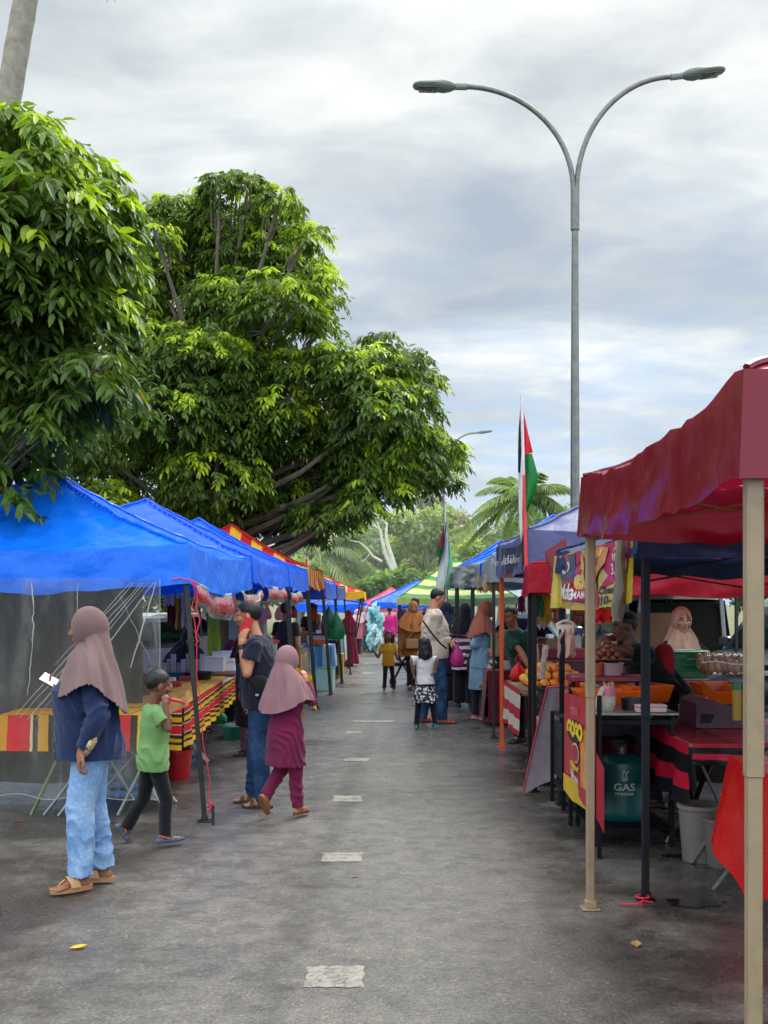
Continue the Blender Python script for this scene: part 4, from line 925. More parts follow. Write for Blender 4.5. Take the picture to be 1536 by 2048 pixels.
# ---- flags
FB, FW_, FG, FR = (M(c, .8, trans=.25, wr=.3, ws=5) for c in ('#17171c', '#d9d8d6', '#1a7a34', '#d4182a'))
def flag(label, base, top, hang, width, ax, seed, polemat, droop=.55):
    """three bands and a red wedge, furled and hanging from its pole"""
    at = tuple(base); T = thing('flag', label, 'flag', at); b, t = V(base), V(top); mb = MB(); mb.tube([b, t], .016, 8); mb.build('pole', polemat, T, at)
    m = MB(); ax = V(ax).normalized()
    def fn(u, v):
        # u across the hoist (0 top black .. 1 green), v along the fly; the fly hangs down because there is no wind
        p = t.lerp(t-V((0, 0, hang*.42)), u)
        q = p+ax*width*v*(.55+.3*math.sin(v*2.2))+V((0, 0, -hang*droop*v*(1.0+.1*u)))
        return q+V((0, 1, 0))*(.05*math.sin(9*v+4*u+seed)+.04*math.sin(14*u+seed))+ax*.05*math.sin(7*u+5*v+seed)*v
    n = 30; m.grid(fn, n, n); m.mi = []
    for j in range(n):
        for i in range(n):
            u, v = (i+.5)/n, (j+.5)/n
            m.mi.append(3 if v < .42*(1-abs(u-.5)*2) else (0 if u < .333 else 1 if u < .667 else 2))
    m.build('cloth', [FB, FW_, FG, FR], T, at); return T
Yf = 9.9
T = thing('flag', 'black white and green flag with red wedge furled on a red pole', 'flag', (XX(1052, Yf), Yf, 0)); at = T.location
mb = MB(); mb.tube([W(1054, 1190, Yf), W(1050, 1060, Yf), W(1047, 940, Yf)], .017, 10); mb.build('pole', paint('#d2333a', .4), T, at)
mb = MB(); mb.tube([W(1047, 950, Yf-.005), W(1045, 860, Yf-.005), W(1043, 786, Yf-.005)], .0145, 10); mb.build('upper_pole', paint('#d8c9cc', .4), T, at)
def strip(name, mat, Lp, Rp, dy=.0, amp=.03, n=16, ph=0., dy2=None):
    """hanging cloth between a left and a right outline (photo outline placed at the flag's real depth)"""
    m = MB()
    def lerp(P, v):
        k = v*(len(P)-1); i = min(int(k), len(P)-2); return V(P[i]).lerp(V(P[i+1]), k-i)
    def fn(u, v):
        a = lerp([p+(0,) for p in Lp], v); b = lerp([p+(0,) for p in Rp], v); q = a.lerp(b, u)
        return W(q.x, q.y, Yf+dy+(dy2 or 0)*u+amp*math.sin(u*PI*2+ph+v*3))
    m.grid(fn, 10, n); m.build(name, mat, T, at)
strip('black_band', FB, [(1042, 800), (1037, 860), (1036, 900), (1036, 945)], [(1044, 800), (1043, 860), (1043, 900), (1041, 948)], .03)
strip('red_wedge', FR, [(1045, 812), (1046, 860), (1047, 910)], [(1046, 815), (1056, 865), (1066, 905)], .02, .02)
strip('green_band', FG, [(1047, 908), (1047, 950), (1049, 1000), (1050, 1030)], [(1064, 907), (1076, 950), (1072, 985), (1052, 1030)], .03, .05, ph=1.)
strip('white_band', FW_, [(1037, 945), (1037, 1000), (1039, 1060), (1042, 1082)], [(1046, 945), (1047, 1000), (1046, 1060), (1043, 1086)], .0, .03)
strip('green_fold', M('#123f24', .85, trans=.2), [(1043, 1082), (1043, 1120), (1044, 1142)], [(1047, 1062), (1049, 1115), (1046, 1140)], .03, .02)
Yf = 21.5
T = thing('flag', 'pale striped flag hanging limp from a white pole further down the road', 'flag', (XX(889, Yf), Yf, 0)); at = T.location
mb = MB(); mb.tube([W(893, 1230, Yf), W(890, 1060, Yf), W(888, 985, Yf)], .022, 10); mb.build('pole', paint('#d5d6d4', .4), T, at)
strip('red_wedge', FR, [(889, 1040), (881, 1080), (876, 1092)], [(890, 1040), (887, 1070), (885, 1095)], .03, .02)
strip('green_edge', FG, [(876, 1090), (872, 1105), (876, 1114)], [(886, 1092), (882, 1105), (877, 1116)], .03, .02)
strip('black_band', M('#5a5a66', .85, trans=.35), [(888, 1042), (882, 1090), (876, 1130)], [(893, 1045), (893, 1100), (880, 1132)], .0, .03)
strip('white_band', M('#dcdee2', .85, trans=.4), [(893, 1046), (881, 1110), (871, 1178)], [(896, 1070), (899, 1130), (886, 1180)], -.02, .04)
strip('green_band', M('#8fc4a8', .85, trans=.4), [(896, 1068), (896, 1120), (887, 1178)], [(897, 1072), (906, 1130), (906, 1165)], .0, .05)
mb = MB(); x, y = XX(616, 33), 33
T = thing('pennant', 'small red and white pennant above the blue peak at left', 'flag', (x, y, 0)); mb.tube([(x, y, 0), (x, y, ZZ(1113, 33))], .012, 6); mb.build('pole', paint('#c8c8c8'), T, (x, y, 0))
mb = MB(); mb.poly([W(612, 1114, 33), W(611, 1128, 33.1), W(618, 1138, 33), W(617, 1124, 33.1)]); mb.build('cloth', FR, T, (x, y, 0))
# ================================================================== LEFT STALLS
def cloth_table(label, x0, x1, y0, y1, z, hang, mat, group=None, sides='fblr', legs=True, wave=.02, seed=1, legc=None, name='stall_table', skew=0., hangs=None, nofold=False, topmat=None):
    at = ((x0+x1)/2, (y0+y1)/2, 0); T = thing(name, label, 'table', at, 0, group); lm = legc or metal('#8d8d8a', .4)
    mb = MB(); mb.box((at[0]+skew/2, at[1], z-.02), (x1-x0-.03, y1-y0-.03, .03), bev=.006); mb.build('tabletop', M('#c9c4b8', .6), T, at)
    if mat:
        m = MB()
        def sk(p): return V((p[0]+skew*(p[1]-y0)/(y1-y0), p[1], p[2]))
        def topf(u, v): return sk((x0+(x1-x0)*u, y0+(y1-y0)*v, z+.006+.004*n1(u*9, v*9, seed)))
        m.grid(topf, 16, 16)
        tm = m.build('cover' if topmat else 'tablecloth', topmat or mat, T, at)
        S = {'f': (lambda t: (x0+(x1-x0)*t, y0), (0, -1)), 'b': (lambda t: (x1-(x1-x0)*t, y1), (0, 1)), 'l': (lambda t: (x0, y1-(y1-y0)*t), (-1, 0)), 'r': (lambda t: (x1, y0+(y1-y0)*t), (1, 0))}
        m = MB()
        for k in sides:
            f, n = S[k]; h = (hangs or {}).get(k, hang)
            def g(u, v, f=f, n=n, k=k, h=h):
                x, y = f(u); d = v**1.05; L = 6.5*(abs(x1-x0) if k in 'fb' else abs(y1-y0))
                wv = wave*d*(math.sin(u*L*2.1+seed)+.6*n1(u*L, d*2, seed, seed))+.015+.05*d*(1 if k in 'lf' else .4)*.5
                zz = z+.006-h*d+.02*d*n1(u*L*.7, 3, seed, seed)
                p = sk((x+n[0]*wv, y+n[1]*wv, zz)); return p
            m.grid(g, 56, 10)
        m.build('tablecloth', mat, T, at)
    if legs:
        for yy in (y0+.1, (y0+y1)/2-.06, (y0+y1)/2+.06, y1-.1) if (y1-y0) > 2 else (y0+.08, y1-.08):
            for s in (-1, 1):
                xa, xb = (x0+.06, x1-.06) if s > 0 else (x1-.06, x0+.06); e = skew*(yy-y0)/(y1-y0)
                mb = MB(); mb.tube([(xa+e, yy+s*.012, .01), ((xa+xb)/2+e, yy+s*.012, z*.5), (xb+e, yy+s*.012, z-.03)], .0125, 8); mb.build('leg', lm, T, at)
    return T
def leg_x(T, at, x, ya, yb, z0, z1, m):
    mb = MB(); mb.tube([(x, ya, z0), (x, yb, z1)], .0125, 8); mb.build('leg', m, T, at)
def crate(label, c, sz, mat, cat='crate', rz=0., name='plastic_crate', group=None, slots=True, txt=None):
    x, y, z = c; T = thing(name, label, cat, c, rz, group); a, b, h = sz; t = .012; mb = MB()
    mb.box((0, 0, .006), (a*.96, b*.96, .012))
    for s in (-1, 1):
        for q in range(4):
            hh = h/4; mb.box((0, s*b/2, hh*q+hh*.36), (a, t, hh*.66), bev=.003); mb.box((s*a/2, 0, hh*q+hh*.36), (t, b-.02, hh*.66), bev=.003)
        n = max(3, int(a/.09))
        for q in range(n+1): mb.box((-a/2+a*q/n, s*(b/2-.002), h/2), (.014, t*1.3, h*.98), bev=.003)
    mb.build('body', mat, T)
    mb = MB()
    for s in (-1, 1): mb.box((0, s*b/2, h), (a+.03, .026, .024), bev=.006); mb.box((s*a/2, 0, h), (.026, b-.03, .024), bev=.006)
    mb.build('rim', mat, T); return T
def tray(label, c, sz, mat, rz=0., cat='tray', name='tray', group=None, rx=0.):
    T = thing(name, label, cat, c, rz, group); a, b, h = sz; mb = MB(); R = Matrix.Rotation(rx, 3, 'X'); k = .86
    pts = lambda q, z: [(-a/2*q, -b/2*q, z), (a/2*q, -b/2*q, z), (a/2*q, b/2*q, z), (-a/2*q, b/2*q, z)]
    v = pts(k, 0)+pts(1, h)+pts(1.05, h)+pts(1.05, h-.008)+pts(.97, h-.001)+pts(k*.97, .006)
    f = [(3, 2, 1, 0), (20, 21, 22, 23)]
    for A, B in ((0, 3), (3, 2), (2, 4), (4, 5)):
        for i in range(4): f.append((A*4+i, A*4+(i+1) % 4, B*4+(i+1) % 4, B*4+i))
    mb.add([R @ V(p) for p in v], f); mb.build('body', mat, T, smooth=False); return T
def bucket(label, c, r, h, mat, lid=None, cat='bucket', name='bucket', taper=.82, handle=True, group=None):
    T = thing(name, label, cat, c, 0, group); mb = MB()
    mb.lathe([(r*taper*.97, .0), (r*taper, .012), (r*.97, h*.92), (r*1.05, h*.93), (r*1.05, h), (r*.98, h), (r*.94, h*.9), (r*taper*.93, .03), (.0001, .025)], n=26); mb.build('body', mat, T)
    if lid: mb = MB(); mb.lathe([(r*1.08, h*.96), (r*1.09, h+.012), (r*1.0, h+.02), (r*.9, h+.01), (.0001, h+.012)], n=26); mb.build('lid', lid, T)
    elif handle: mb = MB(); mb.tube([(r*math.cos(t)*1.05, .02-.12*math.sin(t)*0-r*.3*math.sin(t), h*.9-.3*r*math.sin(t)) for t in np.linspace(0, PI, 14)], .004, 6); mb.build('handle', metal('#aaaaaa'), T)
    return T
def carton(label, c, sz, mat, cat='box', name='box', rz=0., group=None, lid=True):
    a, b, h = sz; T = thing(name, label, cat, c, rz, group); mb = MB(); mb.box((0, 0, h/2), (a, b, h), bev=.006); mb.build('body', mat, T)
    if lid: mb = MB(); mb.box((0, 0, h+.006), (a*1.04, b*1.04, .014), bev=.005); mb.build('lid', mat, T)
    return T
def bag(label, c, wd, h, mat, cat='bag', name='plastic_bag', seed=1, group=None, dp=.6):
    """knotted carrier bag hanging from its handles: loft with gathered neck"""
    T = thing(name, label, cat, c, 0, group); mb = MB(); rings = []
    for z, r in ((-h, .3), (-h*.97, .8), (-h*.8, 1.), (-h*.55, .92), (-h*.32, .62), (-h*.15, .3), (-h*.05, .14), (0, .1)): rings.append((V((0, 0, z)), V((wd/2*r, 0, 0)), V((0, wd/2*r*dp, 0))))
    mb.loft(rings, 36); P = mb.np(); rr = 1+.10*np.sin(np.arctan2(P[:, 1], P[:, 0])*9+P[:, 2]*30+seed)*np.clip(-P[:, 2]/h*2.5, .3, 1)*.8+.06*fbm(P*22, seed); P[:, 0] *= rr; P[:, 1] *= rr; mb.v = P.tolist()
    mb.build('body', mat, T)
    mb = MB()
    for s in (-1, 1): mb.tube([(s*.01, 0, -.02), (s*.028, 0, .03), (s*.012, 0, .075), (0, 0, .08)], .006, 6)
    mb.build('handle', mat, T); return T
def hung(label, px, py, Y, wpx, hpx, mat, cat='cloth', name='hanging_cloth', seed=1, group=None, taper=.85, d=.06):
    """garment or cloth hanging from a hook"""
    x, z = XZ(px, py, Y); wd = wpx*Y/F; h = hpx*Y/F; mb = MB()
    def fn(u, v):
        a = (u-.5)*wd*(taper+(1-taper)*v+.06*math.sin(9*v+seed)); return (x+a, Y+d*math.sin(u*PI*3+seed+v*2)*.5*v+.02*n1(u*4, v*4, seed), z-h*v+.02*math.sin(u*PI)*(1-v)+.015*math.sin(u*17+seed)*v)
    mb.grid(fn, 20, 16); return tag(mb.build(name, mat, at=(x, Y, z)), label, cat, group)
def pile(label, name, cat, cx, cy, z, rx, ry, h, r, mats, n, seed=1, group=None, flat=1., each=None):
    """heap of separate round goods"""
    rr = random.Random(seed); me = None; out = []
    protos = []
    for m in mats:
        mb = MB(); mb.ell((0, 0, 0), (r, r, r*flat), n=12, m=8); P = mb.np(); P *= (1+.05*fbm(P*60, seed))[:, None]; mb.v = P.tolist(); protos.append(mb.mesh(mats=[m]))
    k = 0; lvl = 0; zz = z+r*flat
    pts = []
    while k < n and lvl < 5:
        s = 1-lvl*.22; nx = max(1, int(2*rx*s/(2*r))); ny = max(1, int(2*ry*s/(2*r)))
        for i in range(nx):
            for j in range(ny):
                if k < n: pts.append((cx+(i-(nx-1)/2)*2*r+rr.uniform(-.15, .15)*r, cy+(j-(ny-1)/2)*2*r+rr.uniform(-.15, .15)*r, zz)); k += 1
        zz += r*1.45*flat; lvl += 1
    for i, p in enumerate(pts):
        o = bpy.data.objects.new(name, rr.choice(protos)); COL.objects.link(o); o.location = p; o.rotation_euler = (rr.uniform(0, 6), rr.uniform(0, 6), rr.uniform(0, 6)); tag(o, label, cat, group); out.append(o)
    return out
STR = stripes('songket_cloth', 'v', [(0, hexc('#e02228')), (.14, hexc('#e8d9a0')), (.165, hexc('#3a2f1c')), (.25, hexc('#f5b01c')), (.36, hexc('#3a2f1c')), (.42, hexc('#e8d9a0')), (.44, hexc('#e41e28')), (.64, hexc('#e8d9a0')), (.66, hexc('#3a2f1c')), (.74, hexc('#e8aa1e')), (.82, hexc('#3a2f1c')), (.88, hexc('#fac42a'))], .7, .15, .25, ws=5)
STRV = stripes('songket_cloth_end', 'u', [(0, hexc('#e5a01c')), (.06, hexc('#e02228')), (.2, hexc('#e8d9a0')), (.215, hexc('#3a2f1c')), (.25, hexc('#e5a01c')), (.31, hexc('#3a2f1c')), (.345, hexc('#e8d9a0')), (.36, hexc('#e41e28')), (.52, hexc('#3a2f1c')), (.56, hexc('#e8aa1e')), (.62, hexc('#3a2f1c')), (.66, hexc('#e41e28')), (.82, hexc('#3a2f1c')), (.86, hexc('#fac42a')), (.93, hexc('#e41e28'))], .7, .15, .25, ws=5)
YTOP = stripes('songket_top', 'u', [(0, hexc('#f0a014')), (.3, hexc('#6a5015')), (.31, hexc('#f5b01c')), (.55, hexc('#7a5a18')), (.56, hexc('#f5b41c')), (.8, hexc('#70541a')), (.81, hexc('#f8bc24'))], .6, .1, .3, ws=4)
cloth_table('long stall table with a red, yellow and black striped cloth along the road', -2.45, -1.64, 8.95, 13.7, .79, .33, STR, sides='flr', topmat=YTOP, skew=-.22, wave=.022, seed=4)
cloth_table('short striped table end behind the clear plastic sheet', -2.93, -1.70, 8.36, 8.9, .79, .27, STRV, sides='fl', topmat=YTOP, seed=6, legs=False)
T = bpy.data.objects[[o.name for o in bpy.data.objects if o.get('label', '').startswith('short striped')][0]]; at = tuple(T.location); LG = metal('#7e8a5c', .5); LG2 = metal('#8a8d8a', .4)
for xa, xb, m_ in ((-2.72, -2.38, LG), (-2.62, -2.05, LG2), (-2.5, -1.95, LG2), (-2.05, -1.68, LG2)):
    mb = MB(); s = random.choice((.0, .03)); mb.tube([(xa, 8.45+s, .01), (xb, 8.5+s, .76)], .014, 8); mb.build('leg', m_, T, at)
for xa, xb in ((-1.72, -2.1), (-1.9, -2.35)):
    mb = MB(); mb.tube([(xa, 8.62, .01), (xb, 8.6, .76)], .014, 8); mb.build('leg', LG2, T, at)
# clear plastic sheet with gathers
m = NT('clear_plastic'); n_ = m.noise(2.6, 5, rough=.62, stretch=(1.6, 1, .45)); n2_ = m.noise(9, 4, stretch=(1.5, 1, .5))
f_ = m.ramp(n_.outputs[0], [(.36, .07), (.52, .14), (.62, .3), (.72, .5)])
m.set(Base_Color='#8d8a82' and hexc('#8f8c84')+(1,), Roughness=.16, Specular_IOR_Level=.6); m.bump(m.math('ADD', n_.outputs[0], m.math('MULTIPLY', n2_.outputs[0], .25)), .5, .05)
tr = m.n('ShaderNodeBsdfTransparent'); tr.inputs[0].default_value = (.93, .93, .9, 1); mx = m.n('ShaderNodeMixShader'); m.l(f_, mx.inputs[0]); m.l(tr.outputs[0], mx.inputs[1]); m.l(m.b.outputs[0], mx.inputs[2]); m.l(mx.outputs[0], m.o.inputs[0]); CLEAR = m.m
PLEAT = M('#b3aea4', .3, alpha=.5)
Ys = 8.2; x0, x1 = -3.3, XX(321, Ys); at = ((x0+x1)/2, Ys, 0); T = thing('plastic_sheet', 'clear plastic sheet hung from the blue tent with gathered creases', 'sheet', at)
mb = MB()
def fs(u, v):
    x = x0+(x1-x0)*u; zb = .24-.05*u+.012*math.sin(u*21)+.02*n1(u*6, 0, 0); z = 1.83+(zb-1.83)*v
    return (x, Ys-.02+.03*n1(u*5, v*3, 2)*v+.06*math.sin(u*13+v*4)*v**2-.06*v*v, z)
mb.grid(fs, 60, 40); mb.build('sheet', CLEAR, T, at)
mb = MB(); mb.tube([V(fs(u, 1)) for u in np.linspace(0, 1, 40)], .0028, 6); mb.tube([V(fs(1, v)) for v in np.linspace(0, 1, 30)], .003, 6); mb.build('hem', PLEAT, T, at)
for (a, b, r) in (((268, 1165), (32, 1430), .006), ((282, 1165), (40, 1436), .005), ((289, 1165), (55, 1440), .007), ((296, 1165), (70, 1440), .004), ((308, 1165), (135, 1400), .008), ((312, 1165), (262, 1335), .010), ((262, 1165), (110, 1330), .004), ((64, 1166), (68, 1215), .009), ((68, 1215), (66, 1290), .008), ((66, 1290), (56, 1390), .006), ((156, 1166), (155, 1222), .005), ((240, 1190), (300, 1320), .003)):
    mb = MB(); A = W(a[0], a[1], Ys-.03); B = W(b[0], b[1], Ys-.07); pts = [A.lerp(B, t)+V((.012*n1(t*5, a[0], 0), -.008, .012*n1(t*4, 3, b[0]))) for t in np.linspace(0, 1, 14)]
    mb.tube(pts, [r*.62*(.55+.45*math.sin(PI*t)) for t in np.linspace(0.05, .95, 14)], 6); mb.build('pleat', PLEAT, T, at)
mb = MB(); mb.grid(lambda u, v: (-4.4+2.36*u, 9.35+.05*math.sin(u*17)+.03*n1(u*5, v*3, 1), .12+1.93*v), 40, 20)
tag(mb.build('tarpaulin', M('#433c30', .6, var=.5, vs=1.2, wr=.8, ws=3), at=(-3.2, 9.35, 0)), 'dark tarpaulin hanging inside the nearest left tent', 'tarpaulin')
mb = MB(); mb.grid(lambda u, v: (-4.35, 8.3+2.9*u, .3+1.75*v+.02*math.sin(9*u)), 20, 10)
tag(mb.build('tarpaulin', M('#2b2a26', .7, var=.35, vs=1.5), at=(-4.35, 9.8, 0)), 'dark side tarpaulin on the outer side of the nearest left tent', 'tarpaulin')
# red string tied along the first pole and its stake
RS = M('#c8233c', .6); T = thing('cord', 'red cord knotted down the first left pole to a ground stake', 'cord', (-1.27, 8.2, 0)); at = T.location
mb = MB(); mb.tube([W(x+3*math.sin(i*1.9), y, 8.2) for i, (x, y) in enumerate([(384, 1160), (388, 1185), (385, 1215), (391, 1245), (390, 1275), (394, 1310), (396, 1350), (398, 1400), (403, 1440), (408, 1480), (412, 1520), (417, 1560), (420, 1605)])], .0036, 6)
mb.tube([W(x, y, 8.19) for x, y in ((384, 1162), (395, 1180), (392, 1215), (400, 1240), (391, 1275), (396, 1282), (391, 1290))], .005, 6)
mb.tube([W(x, y, 8.19) for x, y in ((340, 1160), (360, 1156), (384, 1162), (400, 1170))], .006, 6); mb.build('line', RS, T, at)
mb = MB()
for i in range(7): mb.ell(W(421+5*math.sin(i*2.4), 1606+4.5*i*.7, 8.17), (.013, .013, .011))
mb.build('knot', RS, T, at); mb = MB(); mb.tube([W(426, 1652, 8.15), W(426, 1612, 8.15)], .011, 8); mb.build('stake', metal('#3d3a38'), T, at)
# menu panels in plastic sleeves
m = NT('menu_print'); tcn = m.n('ShaderNodeTexCoord'); s_ = m.n('ShaderNodeSeparateXYZ'); m.l(tcn.outputs['UV'], s_.inputs[0])
bl = m.noise(7, 3, coord='UV', stretch=(3, .5, 1)); tx = m.noise(60, 2, coord='UV', stretch=(1.6, .5, 1))
c = m.ramp(bl.outputs[0], [(.40, '#b3242a'), (.54, '#a61f28'), (.6, '#4a2a1c'), (.66, '#c23a36')]); c = m.mix(m.ramp(tx.outputs[0], [(.62, 0.), (.66, .85)]), c, '#d9b45c')
g1 = m.ramp(s_.outputs[1], [(0, 1.), (.2, 0.), (.84, 1.)], 'CONSTANT'); c = m.mix(g1, c, m.ramp(m.noise(4, 4, coord='UV').outputs[0], [(.35, '#4f5350'), (.6, '#8f9390'), (.75, '#c9ccca')]))
m.set(Base_Color=c, Roughness=.2, Coat_Weight=.6, Coat_Roughness=.08); m.bump(m.noise(9, 3).outputs[0], .5, .03); MENU = m.m
for i, (ya, yb, za, zb, ha, hb, lb) in enumerate(((8.45, 10.35, 1.80, 1.74, .17, .25, 'red menu panel in a plastic sleeve nearest the first pole, sagging'), (10.5, 12.0, 1.77, 1.79, .23, .13, 'second red menu panel, its plastic looped with white cord'), (12.15, 13.9, 1.83, 1.82, .17, .17, 'third red menu panel hung straight under the blue valance'), (14.45, 15.6, 1.82, 1.8, .16, .15, 'smallest red menu panel furthest along the left row'))):
    mb = MB()
    def fp(u, v):
        y = ya+(yb-ya)*u; z = za+(zb-za)*u-.05*math.sin(PI*u)*(i != 2); h = ha+(hb-ha)*u; return (XT(y)+.02+.025*math.sin(u*11+i)+.03*math.sin(PI*v), y, z-h*(1-v))
    mb.grid(fp, 30, 8); T = thing('menu_panel', lb, 'banner', (XT(ya), ya, za), 0, 'red menu panels'); at = T.location; mb.build('print', MENU, T, at)
    mb = MB(); mb.tube([fp(u, 1.02 if i != 1 else .9-.3*math.sin(PI*u)) for u in np.linspace(0, 1, 12)], .006, 6); mb.build('string', M('#cfccc2', .7), T, at)
# things on and around the striped stall
CLR = M('#c9ccd2', .12, alpha=.55, spec=.8)
for i in range(9):
    x, y = -2.52+.055*i, 12.6+.05*(i % 2); T = thing('cup_stack', 'stack of clear plastic cups on the yellow cloth', 'cups', (x, y, .8), 0, 'stacks of clear cups'); mb = MB(); h = .16+.05*(i % 3)
    for q in range(int(h/.02)): mb.lathe([(.026, q*.02), (.032, q*.02+.018), (.034, q*.02+.02)], n=10)
    mb.build('cups', CLR, T)
carton('small teal box beside the cup stacks', (-2.3, 12.1, .8), (.22, .16, .07), plastic('#1d4a4a')); carton('white carton behind the cup stacks', (-2.05, 13.2, .79), (.28, .2, .2), M('#cfc9bd', .7)); carton('lower white foam box on the back of the striped table', (-1.98, 13.65, .79), (.3, .2, .12), M('#d5d2cb', .8)); carton('upper white foam box on another foam box', (-1.98, 13.65, .924), (.28, .2, .11), M('#d5d2cb', .8))
bucket('shallow black bowl on the striped cloth', (-2.05, 12.2, .8), .16, .08, plastic('#15161a'), cat='bowl', name='bowl', handle=False)
carton('brown wooden board with food on the striped cloth', (-1.9, 13.0, .8), (.35, .5, .03), M('#7a5533', .7), lid=False, name='serving_board', cat='board')
tray('yellow tray at the far left end of the striped table', (-2.55, 11.6, .8), (.3, .4, .07), plastic('#d39a18'))
bucket('red bucket under the striped table', (-1.95, 10.35, .0), .15, .27, plastic('#b8161c')); crate('blue crate under the striped table', (-2.15, 11.2, 0), (.36, .5, .28), plastic('#1a6aa8')); crate('blue crate further back under the striped table', (-2.2, 9.5, 0), (.3, .3, .3), plastic('#2277b8'))
bucket('green basin on the ground under the far end of the striped table', (-1.75, 13.4, 0), .24, .16, plastic('#12604a'), cat='basin', name='basin', handle=False)
bag('green carrier bag hanging below the striped cloth', (-1.86, 12.3, .47), .22, .18, M('#1d8a4e', .4, trans=.3), seed=3); bag('green carrier bag hung at the far corner of the striped table', (-1.78, 13.9, .88), .22, .36, M('#1f9a58', .4, trans=.35), seed=5)
bucket('big white tub with a red lid behind the man on the phone', (-1.62, 14.75, .8), .2, .33, M('#bdb4a8', .5, trans=.2), lid=plastic('#c41a1c'), cat='tub', name='tub')
cloth_table('small dark table carrying the white tub', -2.0, -1.35, 14.45, 15.1, .8, .5, cloth('#2a2622'), seed=8)
carton('tall pale cabinet behind the white tub', (-1.95, 15.8, 0), (.5, .4, 1.55), M('#8d8478', .7, dirt=.3), cat='cabinet', name='cabinet')
hung('pale yellow-green cloth hanging at the back of the first stall', 428, 1222, 13.6, 26, 95, cloth('#97a82e', trans=.4), seed=2); hung('white cap hanging in the first stall', 338, 1180, 12.5, 22, 30, cloth('#c9b8a8'), name='cap', cat='cap', seed=3, taper=.7); hung('second white cap hanging near the first pole', 362, 1172, 12.5, 18, 24, cloth('#cbb9ab'), name='cap', cat='cap', seed=4, taper=.7)
hung('dark red cloth strip hanging in the first stall', 344, 1195, 12.8, 20, 55, cloth('#5a1018'), seed=5); hung('mustard cloth strip hanging in the first stall', 357, 1198, 12.7, 16, 60, cloth('#a67c1c'), seed=6); hung('pale cloth strip hanging beside the mustard one', 370, 1195, 12.6, 16, 60, cloth('#b5aaa0'), seed=7)
# further stalls of the left row
cloth_table('stall table with a brown board front in the fourth left tent', -2.4, -1.35, 17.3, 19.3, .85, .5, cloth('#8a6a48'), seed=11)
mb = MB(); mb.grid(lambda u, v: (-1.33, 17.3+2*u, .3+.5*v), 8, 4); m = NT('flower_print'); vr = m.n('ShaderNodeTexVoronoi'); vr.inputs['Scale'].default_value = 7; tc_ = m.n('ShaderNodeTexCoord'); m.l(tc_.outputs['Object'], vr.inputs['Vector']); m.set(Base_Color=m.ramp(vr.outputs['Distance'], [(.15, '#b5502a'), (.3, '#c9a070'), (.5, '#d8b890'), (.7, '#8a7040')]), Roughness=.7)
tag(mb.build('floral_board', m.m, at=(-1.33, 18.3, 0)), 'flower patterned board on the front of a left stall', 'board')
for i in range(6): tray('shallow meat tray on the fourth left stall', (-2.15+.3*(i % 2)+.3, 17.5+.6*(i//2), .86), (.28, .5, .04), M('#c8b8a8', .5), group='meat trays'); 
pile('piece of roast meat on a stall tray', 'roast_meat', 'meat', -1.75, 18.1, .88, .25, .8, .1, .05, [M('#8a3f22', .5), M('#b3704a', .5)], 60, 4, 'roast meat pieces', .6)
BW = stripes('blue_white', 'u', [(0, hexc('#4a8ac8')), (.35, hexc('#b8cfe0')), (.5, hexc('#c9dbe6')), (.7, hexc('#5a98d0'))], .7, .2, .3, 4, True)
cloth_table('stall table with a pale blue and white cloth', -1.95, -1.0, 20.6, 22.2, .82, .42, BW, seed=13, wave=.05); cloth_table('dark covered table beyond the pale blue one', -1.95, -1.0, 23.2, 25, .85, .75, cloth('#2a2628'), seed=14)
cloth_table('stall table draped in a light sheet beside the black poles', -1.9, -.95, 25.8, 27.2, .85, .6, cloth('#9db8b8'), seed=15)
bucket('white pot with a dark lid on the pale blue table', (-1.3, 21.2, .83), .2, .2, M('#c8c4bc', .5), lid=plastic('#1c1c1c'), cat='pot', name='pot'); carton('white box on the pale blue table', (-1.25, 21.9, .83), (.2, .2, .25), M('#cfd2d2', .6)); carton('lilac box on the dark table', (-1.2, 23.8, .86), (.3, .3, .2), M('#9aa0c0', .6)); carton('green box under a striped tent', (-1.7, 19.9, .83), (.3, .3, .2), plastic('#14603a'))
carton('white carton on the fourth left stall', (-1.6, 18.9, .9), (.3, .3, .2), M('#cfc9c0', .7)); carton('yellow carton under the dark covered table', (-1.05, 24.6, .0), (.3, .3, .5), M('#d0a82a', .7)); carton('pale aqua cool box under the pale blue table', (-1.2, 21.0, .0), (.5, .9, .42), plastic('#9ec8c4'), name='cool_box', cat='cool box')
bag('green bag hanging from the fifth left tent', (XX(672, 21), 21, ZZ(1222, 21)), .34, .55, M('#127a4a', .4, trans=.3), seed=7); bag('darker green bag hanging next to another green bag', (XX(658, 20.6), 20.6, ZZ(1212, 20.6)), .25, .4, M('#0e5a3c', .4, trans=.3), seed=8); bag('red carrier bag held by the maroon dressed woman', (XX(684, 27.8), 27.8, ZZ(1270, 27.8)), .25, .34, M('#c41c24', .4, trans=.3), seed=9)
hung('orange cloth hanging in the fifth left tent', 630, 1210, 22.5, 12, 34, cloth('#b5501e', trans=.3), seed=8); hung('pink cloth hanging beside the orange one', 637, 1230, 22.8, 12, 34, cloth('#c8708a', trans=.3), seed=9); hung('grey jacket hanging on a left tent pole', 650, 1232, 20.9, 16, 38, cloth('#3c4048'), seed=10, name='hanging_jacket', cat='jacket')
